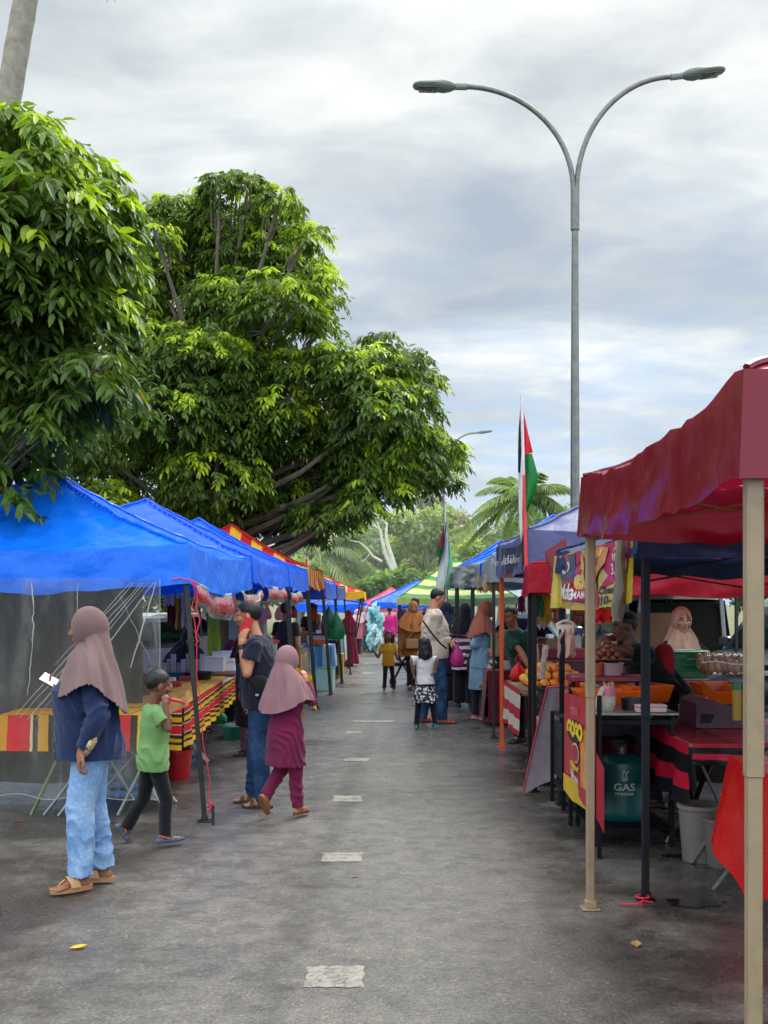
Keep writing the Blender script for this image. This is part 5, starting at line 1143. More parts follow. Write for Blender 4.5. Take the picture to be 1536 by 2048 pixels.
# cotton candy bags
T = thing('candyfloss_bunch', 'bunch of aqua and white candyfloss bags on a stand by the pink hoodie', 'candyfloss', (XX(750, 34), 34, 0), 0); at = T.location
mb = MB(); mb.tube([(at.x, 34, 0), (at.x, 34, 1.6)], .02, 8); mb.build('pole', metal('#888888'), T, at)
rr = random.Random(5)
for i in range(46):
    mb = MB(); z = .3+1.2*(i/46); R_ = Matrix.Rotation(rr.uniform(-.8, .8), 3, 'Y'); mb.ell((0, 0, 0), (rr.uniform(.05, .1), .07, rr.uniform(.12, .2)), R_, n=16, m=10); P = mb.np(); P *= (1+.45*fbm(P*16+i, i))[:, None]; P += np.array([at.x+rr.uniform(-.22, .22)*(1-.4*abs(z-.9)), 34+rr.uniform(-.2, .2), z]); mb.v = P.tolist(); mb.build('candyfloss', M(rr.choice(['#62c6d4', '#a5dfe2', '#d5eaea', '#e6efee', '#e9f0f0']), .6, trans=.35), T, at)
# slip-on shoe of someone just outside the picture
T, _ = None, None
mb = MB(); sx_, sy_ = XX(-44, GY(1833)), GY(1833)
for a_, b_, c_ in ((0, .04, .035), (.05, .045, .04), (.1, .042, .036), (-.06, .036, .05), (-.1, .034, .05)): mb.ell((sx_-.03+a_, sy_+.0, .03), (.05, b_, c_), n=12, m=8)
mb.v = [(x, y, max(z, .004)) for x, y, z in mb.v]; um = remesh(mb, .006, 3); tag(um.build('rubber_shoe', plastic('#0d4a44', .5), at=(sx_, sy_, 0)), 'teal rubber shoe cut off by the left edge of the picture', 'shoe')

# small goods that crowd the left stalls
rr = random.Random(21)
def bottle(label, x, y, z, h, r, mat, capm, group=None, name='bottle'):
    T = thing(name, label, 'bottle', (x, y, z), 0, group); mb = MB(); mb.lathe([(.0001, 0), (r*.95, 0), (r, .01), (r, h*.62), (r*.45, h*.82), (r*.42, h*.92)], n=14); mb.build('body', mat, T); mb = MB(); mb.lathe([(r*.48, h*.9), (r*.5, h), (.0001, h)], n=12); mb.build('cap', capm, T)
BCOL = ['#b5281c', '#d99a1c', '#3a7a34', '#d8d2c4', '#7a3a1c', '#c8502a']
for i in range(12): bottle('sauce bottle among others at the back of the striped stall', -2.5+.07*(i % 6), 10.2+.5*(i//6)+rr.uniform(-.04, .04), .8, rr.uniform(.18, .26), .03, plastic(BCOL[i % 6], .3, .2), plastic(BCOL[(i+2) % 6]), 'sauce bottles on the striped stall')
for i in range(7): carton('small food packet laid out on the striped stall', (-2.2+rr.uniform(-.12, .2), 10.9+.28*i, .8), (.11, .08, .05), M(rr.choice(['#d8cfc0', '#c8a050', '#b03a2c', '#e0d8c8']), .5, var=.3, vs=40), group='food packets on the striped stall', lid=False, name='food_packet', cat='packet')
for i in range(8): carton('goods box on a far left stall table', (-1.2-.28*(i % 2)-.1*rr.random(), 20.8+.55*i, .86), (rr.uniform(.16, .3), .25, rr.uniform(.08, .22)), M(rr.choice(['#c8c4bc', '#b5482c', '#d0b04a', '#4a7a9a', '#8a5a3a', '#e0dcd4']), .6, var=.25, vs=20), group='boxes on the far left stalls', lid=False)
for i in range(7): bag('small clear goods bag hanging inside the left tents', (-1.7-.3*(i % 3), 15.2+.9*i, 1.62), .16, .26, M(rr.choice(['#c8a070', '#b5433a', '#d9cfb8', '#5a8a5a', '#c88a9a']), .3, trans=.3), seed=30+i, group='goods bags hanging in the left tents')
for i in range(9):
    px, py = rr.choice([(rr.uniform(60, 560), rr.uniform(1560, 1720)), (rr.uniform(1010, 1150), rr.uniform(1600, 1760)), (rr.uniform(700, 1000), rr.uniform(1500, 1990))]); y = GY(py); x = XX(px, y); mb = MB(); s_ = rr.uniform(.008, .02); mb.grid(lambda u, v: (x+(u-.5)*s_*2.2, y+(v-.5)*s_, .007+.006*math.sin(u*4+i)), 4, 3)
    tag(mb.build('litter', M(rr.choice(['#8a7a5a', '#b5a890', '#3a2c1c', '#6a5a3a']), .8), at=(x, y, 0)), 'tiny scrap of dry leaf or paper on the asphalt', 'litter', 'scraps on the asphalt')
# ================================================================== RIGHT STALLS
def flatsurf(o, ex, ez, n):
    o, ex, ez, n = V(o), V(ex), V(ez), V(n)
    return lambda a, b: (o+ex*a+ez*b, n)
# --- food banner along the navy tent
Bn, Bf = V((1.40, 6.15, 0)), V((1.43, 8.95, 0)); BL = (Bf-Bn).length; bd = (Bf-Bn).normalized()
def bsurf(a, b):            # a: metres from the far end towards the camera, b: metres up from the hem
    t = a/BL; p = Bf.lerp(Bn, t); zb = 1.615+.035*t-.035*math.sin(PI*t); zt = 2.02-.01*t+.0
    wv = .025*math.sin(a*5.2)+.012*math.sin(a*11+b*6); h = b/.4
    return (V((p.x-.03+wv*(1-h*.4), p.y, zb+(zt-zb)*h)), V((-1, 0, 0)))
T = thing('food_banner', 'yellow and red vinyl food banner tied along the side of the navy tent', 'banner', (1.41, 7.5, 1.6)); at = T.location
def sheet(poly, mat, name, off=0., n=None):
    """a flat shape in banner coordinates, cut fine so it follows the waves"""
    bm = bmesh.new(); vs = [bm.verts.new((x, y, 0)) for x, y in poly]; bm.faces.new(vs); bmesh.ops.triangulate(bm, faces=bm.faces[:])
    bmesh.ops.subdivide_edges(bm, edges=bm.edges[:], cuts=5, use_grid_fill=True); mb = MB(); bm.verts.index_update()
    pts = []
    for v in bm.verts: p, nn = bsurf(v.co.x, v.co.y); pts.append(p+nn*off)
    mb.add(pts, [tuple(v.index for v in f.verts) for f in bm.faces]); bm.free(); return mb.build(name, mat, T, at)
VY = M('#c2a822', .3, var=.25, vs=4, coat=.3, trans=.2, dirt=.2); VR = M('#a8122a', .35, var=.15, vs=4, coat=.1, trans=.05); VD = M('#3c4350', .35); VO = M('#c07a2c', .35, var=.3, vs=9); VW = M('#d9cfc4', .4); VFL = M('#c8a534', .35, var=.25, vs=8)
mb = MB(); mb.grid(lambda u, v: bsurf(u*BL, v*.4)[0], 60, 10); mb.build('sheet', VY, T, at)
sheet([(1.0, .06), (1.9, .0), (2.05, .1), (2.7, .2), (2.74, .4), (.3, .4), (.42, .33), (1.0, .3)], VR, 'red_field', .004)
sheet([(.12, .27), (.3, .38), (1.02, .39), (1.08, .22), (.3, .2)], VD, 'dark_emblem', .008)
for c_, r_ in (((.42, .30), .07), ((.62, .31), .06), ((.82, .3), .06)):
    sheet([(c_[0]+r_*1.6*math.cos(t), c_[1]+r_*.62*math.sin(t)) for t in np.linspace(0, 2*PI, 18)[:-1]], VW, 'emblem_ring', .012); sheet([(c_[0]+r_*.95*math.cos(t), c_[1]+r_*.36*math.sin(t)) for t in np.linspace(0, 2*PI, 16)[:-1]], VD if r_ == .06 else VY, 'emblem_dot', .016)
sheet([(1.06, .1), (1.05, .22), (1.16, .26), (1.24, .32), (1.27, .38), (1.36, .31), (1.32, .24), (1.36, .17), (1.44, .14), (1.36, .09)], VFL, 'flame', .010)
sheet([(1.5, .1), (1.7, .26), (1.82, .36), (2.05, .39), (2.28, .37), (2.2, .28), (1.92, .17), (1.62, .05)], VO, 'sausage_picture', .012)
for q in range(5): sheet([(1.6+.11*q, .12+.05*q), (1.66+.11*q, .19+.045*q), (1.74+.11*q, .2+.045*q), (1.67+.11*q, .13+.05*q)], M('#7c4a1c' if q % 2 else '#d9a850', .4), 'sausage_glaze', .015)
sheet([(.16, .06), (.3, .18), (.36, .05), (.3, .02)], VR, 'red_swoosh', .010); sheet([(1.0, .06), (1.48, .06), (1.5, .14), (1.02, .14)], VR, 'red_label', .016)
lettering(bsurf, 'Manda', .66, .12, .155, VR, T, at, .018, .25, 2.0, .014); lettering(bsurf, 'Manda', .66, .12, .155, VW, T, at, .003, .25, 2.0, .019)
lettering(bsurf, 'MAMU', 1.24, .1, .075, VW, T, at, .001, .1, 1.9, .021)
sheet([(2.5+.2*math.cos(t), .245+.115*math.sin(t)) for t in np.linspace(0, 2*PI, 24)[:-1]], VW, 'price_ring', .010); sheet([(2.5+.187*math.cos(t), .245+.107*math.sin(t)) for t in np.linspace(0, 2*PI, 24)[:-1]], VR, 'price_disc', .014)
lettering(bsurf, 'RM', 2.48, .3, .06, VW, T, at, .001, 0, 1.7, .018); lettering(bsurf, '3.00', 2.5, .225, .095, VW, T, at, .002, 0, 1.7, .018)
BLK = M('#16140f', .5); lettering(bsurf, 'Cheuk Tu', 2.38, .105, .07, BLK, T, at, .002, 0, 1.9, .010); lettering(bsurf, '010-473', 2.32, .04, .075, BLK, T, at, .002, 0, 1.9, .010)
mb = MB(); mb.tube([(1.36, 6.25, 2.05), (1.345, 6.27, 1.9), (1.36, 6.3, 1.75), (1.35, 6.36, 1.62), (1.36, 6.4, 1.55)], [.02, .03, .034, .045, .03], 12); P = mb.np(); P += .012*np.stack([fbm(P*14, 1), fbm(P*14, 2), fbm(P*14, 3)], 1); mb.v = P.tolist()
tag(mb.build('rolled_cloth', cloth('#857a6c'), at=(1.36, 6.3, 1.5)), 'rolled grey cloth tied at the near end of the food banner', 'cloth')
mb = MB(); mb.tube([(1.41, 8.95, 1.6), (1.42, 8.97, 1.8), (1.42, 8.97, 2.03)], [.06, .05, .03], 14); mb.build('rolled_end', VY, T, at)
# --- dark red hanging signboard
T = thing('hanging_signboard', 'tilted dark red signboard with flame drawings hanging before the crimson cloth', 'sign', (1.4, 9.05, 1.6)); at = T.location
pl = [W(1089, 1104, 9.1), W(1129, 1077, 9.0), W(1133, 1203, 9.0), W(1106, 1196, 9.1)]; n_ = (pl[1]-pl[0]).cross(pl[3]-pl[0]).normalized(); n_ = n_ if n_.y < 0 else -n_
def quadpt(u, v, off=0.): return pl[0].lerp(pl[1], u).lerp(pl[3].lerp(pl[2], u), v)+n_*off
mb = MB(); q = [quadpt(0, 0), quadpt(1, 0), quadpt(1, 1), quadpt(0, 1)]; bk = [p-n_*.05 for p in q]; mb.add(q+bk, [(0, 1, 2, 3), (7, 6, 5, 4), (0, 4, 5, 1), (1, 5, 6, 2), (2, 6, 7, 3), (3, 7, 4, 0)]); mb.build('board', M('#7d1524', .45, var=.2, dirt=.3), T, at, smooth=False)
mb = MB(); mb.poly([quadpt(0, .8, .004), quadpt(1, .8, .004), quadpt(1, 1, .004), quadpt(0, 1, .004)]); mb.build('yellow_band', M('#b9912c', .5, var=.2), T, at)
for (u, v, w_, h_, c_) in ((.15, .45, .04, .25, '#b8702c'), (.3, .35, .05, .3, '#a8642a'), (.55, .2, .06, .12, '#b8742c'), (.75, .18, .06, .14, '#b8702c'), (.85, .34, .05, .12, '#a8642a'), (.6, .5, .2, .2, '#a87a24'), (.45, .4, .05, .3, '#a05a24'), (.9, .6, .04, .2, '#9a5020')):
    mb = MB(); mb.poly([quadpt(u+w_*.5*math.sin(t)*(1 if t < PI else .6), v+h_*.5*math.cos(t), .005) for t in np.linspace(0, 2*PI, 12)[:-1]]); mb.build('flame_mark', M(c_, .5, var=.3, vs=20), T, at)
# --- black lettered banner between the orange poles
T = thing('name_banner', 'black banner with thin white lettering between two orange poles', 'banner', (1.3, 11, 1.9)); at = T.location
def nb(a, b):      # a from far end (0) to near end (2.3), b up
    t = a/2.3; y = 12.5-2.35*t; zb = ZZ(1150, 12.4)+(ZZ(1141, 10.1)-ZZ(1150, 12.4))*t; zt = ZZ(1093, 12.4)+(ZZ(1086, 10.1)-ZZ(1093, 12.4))*t
    return (V((1.275+.02*math.sin(a*4)+.01*math.sin(a*9), y, zb+(zt-zb)*b-.03*math.sin(PI*t)*b)), V((-1, 0, 0)))
mb = MB(); mb.grid(lambda u, v: nb(u*2.3, v)[0], 30, 6); mb.build('sheet', M('#1e2028', .6, var=.2, wr=.5), T, at)
LW = M('#b9b9b4', .6); lettering(nb, 'Pereman', .5, .44, .36, LW, T, at, .0, 0, 1.25, .006); lettering(nb, 'Addih', 1.2, .52, .52, LW, T, at, .0, 0, .9, .006); lettering(nb, 'Permai', 1.8, .46, .36, LW, T, at, .0, 0, 1.25, .006)
mb = MB(); mb.grid(lambda u, v: W(1000+55*u, 1148+8*v-2*u, 11), 4, 2); mb.build('frame_bar', paint('#7a3a20'), T, at)
T = thing('lashing', 'black twine lashing the red flag pole to the orange pole', 'twine', tuple(W(1055, 1180, 9.93))); at = T.location
mb = MB()
for y0_ in (1142, 1150, 1160, 1168): mb.tube([W(1050, y0_, 9.86), W(1056, y0_+3, 9.84), W(1063, y0_-2, 9.86), W(1056, y0_+7, 9.9), W(1049, y0_+4, 9.87)], .004, 5)
mb.build('line', BLK, T, at)
# --- hanging things
hung('baby pink frock on a small hanger between the poles', 1133, 1243, 8.95, 42, 70, cloth('#c9958c', trans=.2), name='hanging_frock', cat='dress', seed=3, taper=.5, d=.05)
o = bpy.data.objects[[x.name for x in bpy.data.objects if x.name.startswith('hanging_frock')][0]]
mb = MB(); yy = 8.93; mb.tube([W(1112, 1250, yy), W(1124, 1243, yy), W(1134, 1241, yy), W(1146, 1246, yy), W(1152, 1256, yy)], .012, 6); mb.grid(lambda u, v: W(1112+36*u, 1249+(13+5*math.sin(u*21))*v+4*math.sin(PI*u)*0, yy-.015), 24, 3); mb.build('collar', cloth('#d9c0b4'), o, tuple(o.location))
mb = MB(); mb.tube([W(1134, 1243, yy), W(1134, 1232, yy), W(1131, 1226, yy)], .006, 6); mb.build('hook', metal('#999999'), o, tuple(o.location))
hung('green cloth hanging below the crimson tent edge', 1078, 1190, 9.95, 20, 42, cloth('#14664a', trans=.2), seed=4); hung('mustard cloth hanging below the crimson tent edge', 1092, 1190, 10.0, 26, 56, cloth('#b08a1c', trans=.2), seed=5); hung('white rag hanging below the mustard cloth', 1084, 1236, 10.02, 26, 20, cloth('#b9aa9c', trans=.2), seed=6)
hung('purple shirt hanging in the slate tent', 1043, 1195, 12.5, 15, 30, cloth('#4c1034', trans=.2), seed=7, name='hanging_shirt', cat='shirt'); hung('red and white bunting cloth in the navy stall', 1205, 1215, 9.6, 40, 30, cloth('#c4141c', trans=.3), seed=8); hung('bright yellow card hanging under the food banner', 1217, 1209, 8.5, 22, 9, cloth('#d8c832', trans=.3), seed=9, taper=1.)
# --- leaning board, crates and signboard at the navy stall
mb = MB(); th = .03
def lb(u, v):      # leaning mauve-grey board
    a = W(1045, 1588, 9.45).lerp(W(1112, 1556, 9.38), u); b = W(1094, 1374, 9.5).lerp(W(1136, 1372, 9.46), u); return a.lerp(b, v)+V((.012*math.sin(u*9), .03*math.sin(PI*v), 0))
mb.grid(lb, 10, 14); o = mb.build('board', M('#5c4c54', .5, var=.25, vs=3, wr=.3, dirt=.3), at=(1.3, 9.6, 0)); tag(o, 'big mauve grey folded board leaning on the dark pole', 'board')
mb = MB(); mb.tube([lb(0, t)+V((0, -.006, 0)) for t in np.linspace(0, 1, 10)], .008, 6); mb.tube([lb(t, 1) for t in np.linspace(0, 1, 6)], .008, 6); mb.build('red_edge', M('#a0303a', .5), o, (1.3, 9.6, 0)); 
DKF = metal('#16171b', .5)
T = thing('metal_rack', 'black metal rack behind the small red signboard', 'rack', (1.5, 8.9, 0)); at = T.location
for x, y in ((1.40, 9.15), (1.56, 9.15), (1.42, 8.7), (1.58, 8.7)): mb = MB(); mb.beam((x, y, 0), (x, y, .75), .03, .03); mb.build('leg', DKF, T, at)
for z in (.16, .5, .74): mb = MB(); mb.box((1.49, 8.92, z), (.18, .5, .02), bev=.004); mb.build('shelf', DKF, T, at)
mb = MB(); mb.box((1.43, 8.92, .45), (.03, .44, .45), bev=.01); mb.build('side_panel', M('#15161c', .6), T, at)
# small signboard (road-facing panel in a frame)
T = thing('food_signboard', 'upright red signboard with a yellow foot facing the road beside the tan pole', 'sign', (1.36, 7.6, 0)); at = T.location
s0, s1 = V((1.355, 8.2, 0)), V((1.36, 7.05, 0))
def ssurf(a, b):     # a 0..1 far->near, b metres up
    p = s0.lerp(s1, a); return (V((p.x-.012+.01*math.sin(a*7), p.y, b*.93+.14+.05*a)), V((-1, 0, 0)))
def sp(poly, mat, name, off): 
    mb = MB(); mb.poly([ssurf(a, b)[0]+V((-off, 0, 0)) for a, b in poly]); return mb.build(name, mat, T, at)
mb = MB(); mb.grid(lambda u, v: ssurf(u, .13+.77*v-.03*math.sin(u*9)*(1-v))[0], 16, 8); mb.build('panel', M('#b01626', .4, var=.15, coat=.3, trans=.1), T, at)
sp([(0, .13), (.3, .08), (.5, .1), (1, .1), (1, .25), (0, .26)], M('#c9a022', .45, var=.15), 'yellow_foot', .006)
sp([(.66, .25), (.66, .6), (.78, .68), (.95, .6), (1, .3), (1, .25)], VO, 'drink_picture', .008); sp([(.8, .25), (.78, .5), (.86, .55), (.93, .5), (.92, .25)], M('#c88a5a', .4, var=.3, vs=20), 'drink_glass', .012)
sp([(.1+.0+.3*abs(math.sin(t))*0+.28+.26*math.cos(t), .62+.09*math.sin(t)*1.) for t in np.linspace(0, 2*PI, 20)[:-1]], M('#2a1408', .5), 'word_shadow', .008)
ss = lambda a, b: ssurf(a/1.15, b)
lettering(ss, 'GOGO', .5, .635, .15, M('#d9b81c', .4), T, at, .012, 0, 1.5, .014); lettering(ss, 'drink', .5, .79, .13, M('#c9707a', .5), T, at, 0, 0, 1.3, .014)
sp([(.45+.17*math.cos(t), .47+.075*math.sin(t)) for t in np.linspace(0, 2*PI, 20)[:-1]], VW, 'badge', .010); sp([(.45+.15*math.cos(t), .47+.063*math.sin(t)) for t in np.linspace(0, 2*PI, 20)[:-1]], VR, 'badge_disc', .014)
sp([(.2, .38), (.3, .40), (.5, .37), (.62, .38), (.56, .34), (.4, .335), (.25, .345)], M('#d0a022', .4), 'yellow_burst', .010); lettering(ss, '5.00', .35, .31, .06, VW, T, at, .002, 0, 1.5, .012); lettering(ss, 'MINUMAN', .5, .275, .06, VW, T, at, .002, 0, 1.3, .012)
mb = MB(); mb.grid(lambda u, v: (1.36+.05*u, 7.045, .27+.42*v-.1*u), 4, 6); mb.build('side_flap', M('#a01c30', .45), T, at)
for x, y in ((1.385, 8.16), (1.39, 7.1)): mb = MB(); mb.beam((x, y, 0), (x, y, 1.05), .028, .028); mb.build('leg', DKF, T, at)
# --- cooking counter of the navy stall
T = thing('counter', 'black framed cooking counter with a steel top in the navy stall', 'table', (1.66, 7.8, 0)); at = T.location
mb = MB(); mb.box((1.70, 7.8, .9), (.56, .84, .02), bev=.004); mb.build('steel_top', metal('#8a8680', .3), T, at)
for x, y in ((1.44, 7.45), (1.95, 7.45), (1.44, 8.17), (1.95, 8.17)): mb = MB(); mb.beam((x, y, 0), (x, y, .88), .035, .035); mb.build('leg', DKF, T, at)
for z in (.12,): mb = MB(); mb.box((1.68, 7.8, z), (.56, .76, .016), bev=.003); mb.build('lower_shelf', DKF, T, at)
for y in (7.45, 8.17): mb = MB(); mb.beam((1.4, y, .84), (1.95, y, .84), .03, .04); mb.build('rail', DKF, T, at)
mb = MB(); mb.grid(lambda u, v: (1.42+.52*u, 8.15, .15+.7*v), 6, 6); mb.build('back_panel', M('#17080c', .6), T, at)
T = thing('gas_drum', 'dark teal gas drum with a white drop emblem under the counter', 'gas drum', (1.68, 7.78, .13)); at = T.location; r = .18
mb = MB(); mb.lathe([(.0001, .0), (r*.9, .0), (r, .03), (r*1.005, .06), (r, .1), (r, .33), (r*1.005, .36), (r*.97, .4), (r*.7, .445), (.0001, .46)], at, 36); mb.build('body', M('#08504e', .4, var=.1, dirt=.3), T, at)
mb = MB(); mb.lathe([(.04, .44), (.045, .5), (.03, .52), (.0001, .52)], at, 12); mb.build('valve', metal('#777777'), T, at)
def dsurf(a, b): t = -PI/2+a/r-.1; return (V((at.x+math.cos(t)*r, at.y+math.sin(t)*r, at.z+b)), V((math.cos(t), math.sin(t), 0)))
LWH = M('#b9c9c4', .5); lettering(dsurf, 'GAS', .0, .24, .07, LWH, T, at, .001, 0, 1.15, .002); lettering(dsurf, 'PETRONAS', .0, .195, .024, LWH, T, at, .0005, 0, 1.1, .002)
mb = MB(); th_ = np.linspace(0, 2*PI, 22); ring = [(.018*math.cos(t)*(1-.25*math.sin(t)), .31+.024*math.sin(t)+(.02 if math.sin(t) > .8 else 0)) for t in th_]; mb.tube([dsurf(a, b)[0]+dsurf(a, b)[1]*.002 for a, b in ring], .003, 5); mb.tube([dsurf(.007*math.cos(t), .305+.009*math.sin(t))[0] for t in th_], .0028, 5); mb.tube([dsurf(a, b)[0] for a, b in ((.01, .33), (.022, .348), (.03, .352))], .003, 5); mb.build('drop_emblem', LWH, T, at)
bucket('dark maroon gas cylinder behind the teal drum', (1.7, 8.05, .13), .13, .52, M('#4a0c14', .45), lid=metal('#3a3a3a'), cat='gas cylinder', name='gas_cylinder', taper=1.)
ORT = plastic('#d95a0c', .35, .15)
tray('orange tray on the steel counter', (1.62, 7.98, .912), (.46, .3, .11), ORT); tray('second orange tray at the back right of the steel counter', (1.92, 8.2, .912), (.34, .3, .13), ORT, rz=.3)
T = thing('stick_cup', 'pale decorated cup full of wooden skewers on the counter', 'cup', tuple(W(1217, 1421, 7.55))); at = T.location
mb = MB(); mb.lathe([(.0001, 0), (.043, 0), (.05, .06), (.05, .15), (.046, .15), (.043, .02), (.0001, .02)], at, 22); m = NT('cup_print'); n_ = m.noise(14, 2); m.set(Base_Color=m.ramp(n_.outputs[0], [(.35, '#9aa58c'), (.48, '#b9b0a4'), (.56, '#6f9a78'), (.66, '#c98a94')]), Roughness=.5); mb.build('cup', m.m, T, at)
mb = MB()
for i in range(14): a = i*2.4; mb.tube([(at.x+.02*math.cos(a), at.y+.02*math.sin(a), at.z+.03), (at.x+.034*math.cos(a+.3), at.y+.034*math.sin(a+.3), at.z+.19+.01*math.sin(i))], .0035, 5)
mb.build('skewers', M('#b48a5c', .7), T, at); mb = MB(); mb.lathe([(.051, .1), (.053, .15), (.04, .17)], at, 16); mb.build('pink_wrap', M('#c8707c', .6, trans=.2), T, at)
mb = MB(); mb.box(W(1196, 1398, 7.5), (.03, .006, .17), Matrix.Rotation(.4, 3, 'Y'), bev=.003); tag(mb.build('card', M('#b9aea2', .6), at=tuple(W(1196, 1420, 7.5))), 'pale slanted card leaning on the skewer cup', 'card')
bucket('small black pot beside the skewer cup', tuple(W(1262, 1424, 7.6)), .068, .1, plastic('#0d0e14'), cat='pot', name='pot', taper=.95, handle=False); carton('low white foam box at the front edge of the counter', tuple(W(1300, 1424, 7.5)), (.2, .12, .04), M('#c9a8a0', .7))
T = thing('serving_shelf', 'maroon shelf raised above the cooking counter', 'shelf', (1.66, 8.25, .9)); at = T.location
mb = MB(); mb.box((1.66, 8.25, 1.085), (.55, .3, .05), bev=.01); mb.build('board', M('#6a1024', .4), T, at)
for x in (1.42, 1.9): mb = MB(); mb.beam((x, 8.25, .9), (x, 8.25, 1.07), .03, .03); mb.build('leg', DKF, T, at)
bucket('cloudy plastic tub of batter on the maroon shelf', tuple(W(1224, 1352, 8.2)), .085, .1, M('#b9949c', .4, trans=.4), cat='tub', name='tub', handle=False); bucket('orange tub at the left of the maroon shelf', tuple(W(1190, 1352, 8.2)), .07, .1, M('#b5552c', .4, trans=.3), cat='tub', name='tub', handle=False)
tray('dark tray of fried fritters above the tub', tuple(W(1216, 1330, 8.35)), (.3, .2, .05), plastic('#2a1512')); crate('coral plastic crate behind the stooping vendor', (XX(1240, 9.3), 9.3, ZZ(1352, 9.3)), (.36, .3, .2), plastic('#c8553c', .5))
pile('brown banana fritter heaped above the batter tub', 'fritter', 'food', XX(1216, 8.35), 8.35, ZZ(1322, 8.35), .13, .08, .08, .03, [M('#6a3018', .5), M('#8a4420', .5)], 18, 3, 'banana fritters', .7)
# --- red and black striped table
RB = stripes('red_black', 'v', [(0, hexc('#b5162f')), (.2, hexc('#131318')), (.5, hexc('#c21836')), (.76, hexc('#17171c'))], .5, .12, .35, ws=4); RBT = stripes('red_black_top', 'u', [(0, hexc('#8f0f26')), (.22, hexc('#6d0c1e')), (.3, hexc('#a0122c')), (.6, hexc('#2a0a10')), (.66, hexc('#a0122c'))], .25, .05, .4, ws=3)
T = cloth_table('stall table with a glossy red and black striped cloth', 1.94, 2.95, 6.95, 8.4, .755, .37, RB, sides='fl', topmat=RBT, seed=22, legs=False, wave=.035, hangs={'f': .14, 'l': .4}); at = tuple(T.location)
for (ya, yb, x) in ((6.98, 7.75, 2.05), (7.75, 6.98, 2.1), (7.0, 7.7, 2.8), (7.7, 7.0, 2.83)):
    mb = MB(); mb.beam((x, ya, .01), (x+.3*(1 if ya < 7.5 else -1)*0, yb, .73), .03, .02); mb.build('leg', metal('#23241f', .5), T, at)
for (a, b) in ((W(1332, 1686, 7.55), W(1440, 1505, 7.4)), (W(1382, 1728, 6.95), W(1560, 1470, 6.8)), (W(1425, 1782, 6.3), W(1600, 1560, 6.2)), (W(1437, 1604, 7.1), W(1398, 1520, 7.1))):
    mb = MB(); mb.beam((a.x, a.y, max(.005, a.z)), b, .026, .018); mb.build('leg', metal('#6b6d66', .5), T, at)
bucket('grey square-topped bin under the striped table', (XX(1405, 7.0), 7.05, 0), .14, .36, M('#6d665e', .7, dirt=.3), cat='bin', name='bin', taper=.8, handle=False); bucket('second grey bin half behind the red cloth', (XX(1455, 6.8), 6.9, 0), .12, .3, M('#59544e', .7, dirt=.3), cat='bin', name='bin', taper=.8, handle=False)
# --- red draped table nearest
RC = M('#cc1410', .3, var=.04, trans=.18, wr=.25, ws=3, coat=.2)
T = thing('stall_table', 'nearest stall table under a plain glossy red cloth at the right edge', 'table', (2.5, 5.5, 0)); at = tuple(T.location)
mb = MB(); mb.box((2.5, 5.4, .76), (1.06, 1.6, .03), bev=.006); mb.build('tabletop', M('#b9b4a8', .6), T, at)
m = MB(); m.grid(lambda u, v: (1.95+1.1*u, 4.6+1.62*v, .782+.006*n1(u*8, v*8, 1)), 14, 14); m.build('cover', RC, T, at)
m = MB()
def rl(u, v):      # road-side drape: a pointed corner at the far end that kicks out over the table edge
    y = 6.22-1.62*u; k = max(0, 1-abs(u-.06)*4.2); hem = .40+.1*math.sin(PI*min(1, u*1.6))+.1*u+.012*math.sin(u*30); f = .012*math.sin(u*26)+.02*n1(u*7, v*2, 3)
    return (1.95-.02*v-.07*k*v-f*v, y+.05*v*k, .782-hem*v-.2*v*v*max(0, 1-abs(u-.25)*3))
m.grid(rl, 40, 16)
m.grid(lambda u, v: (1.95+1.1*u-.04*v*(1-u), 4.6-.04*v-.03*math.sin(u*18)*v, .782-.5*v), 30, 10); m.grid(lambda u, v: (3.05-1.1*u-.1*v*u, 6.22+.03*v+.02*math.sin(u*18)*v, .782-.5*v), 30, 10); m.build('tablecloth', RC, T, at)
for x in (2.0, 2.95):
    for ya, yb in ((4.7, 6.0), (6.0, 4.7)): mb = MB(); mb.tube([(x, ya, .01), (x+.02*(ya < 5), yb, .74)], .013, 8); mb.build('leg', metal('#77787a', .4), T, at)
# --- goods on the striped table
tray('front orange tray leaning on the maroon box', (XX(1440, 7.9), 7.9, ZZ(1397, 7.9)), (.17, .34, .09), ORT, rx=.15); tray('rear orange tray on the striped table', (XX(1432, 8.35), 8.35, ZZ(1392, 8.35)), (.3, .3, .1), ORT)
T = thing('display_box', 'sloped dark maroon display box on the striped table', 'box', tuple(W(1432, 1440, 8.0))); at = T.location
mb = MB(); mb.prism([(2.2, .765), (2.3, .765), (2.6, .765), (2.62, .86), (2.28, .97), (2.2, .94)], 7.75, 8.2); mb.build('body', M('#3c0c22', .45), T, at); mb = MB(); mb.prism([(2.23, .8), (2.3, .8), (2.33, .86), (2.24, .87)], 7.74, 7.76); mb.build('hole', M('#050304', .9), T, at)
for i, (px, c_, lb_) in enumerate(((1474, '#a8861c', 'yellow jar left of the green lid'), (1492, '#c49a1c', 'taller yellow jar next to the tan pole'))):
    b = W(px, 1440, 7.3); T = thing('jar', lb_, 'jar', tuple(b)); mb = MB(); mb.lathe([(.0001, 0), (.03, 0), (.032, .2), (.028, .22), (.0001, .22)], b, 16); mb.build('body', plastic(c_, .4, .2), T, b); mb = MB(); mb.lathe([(.034, .2), (.034, .25), (.0001, .25)], b, 16); mb.build('lid', plastic('#1a6a30'), T, b)
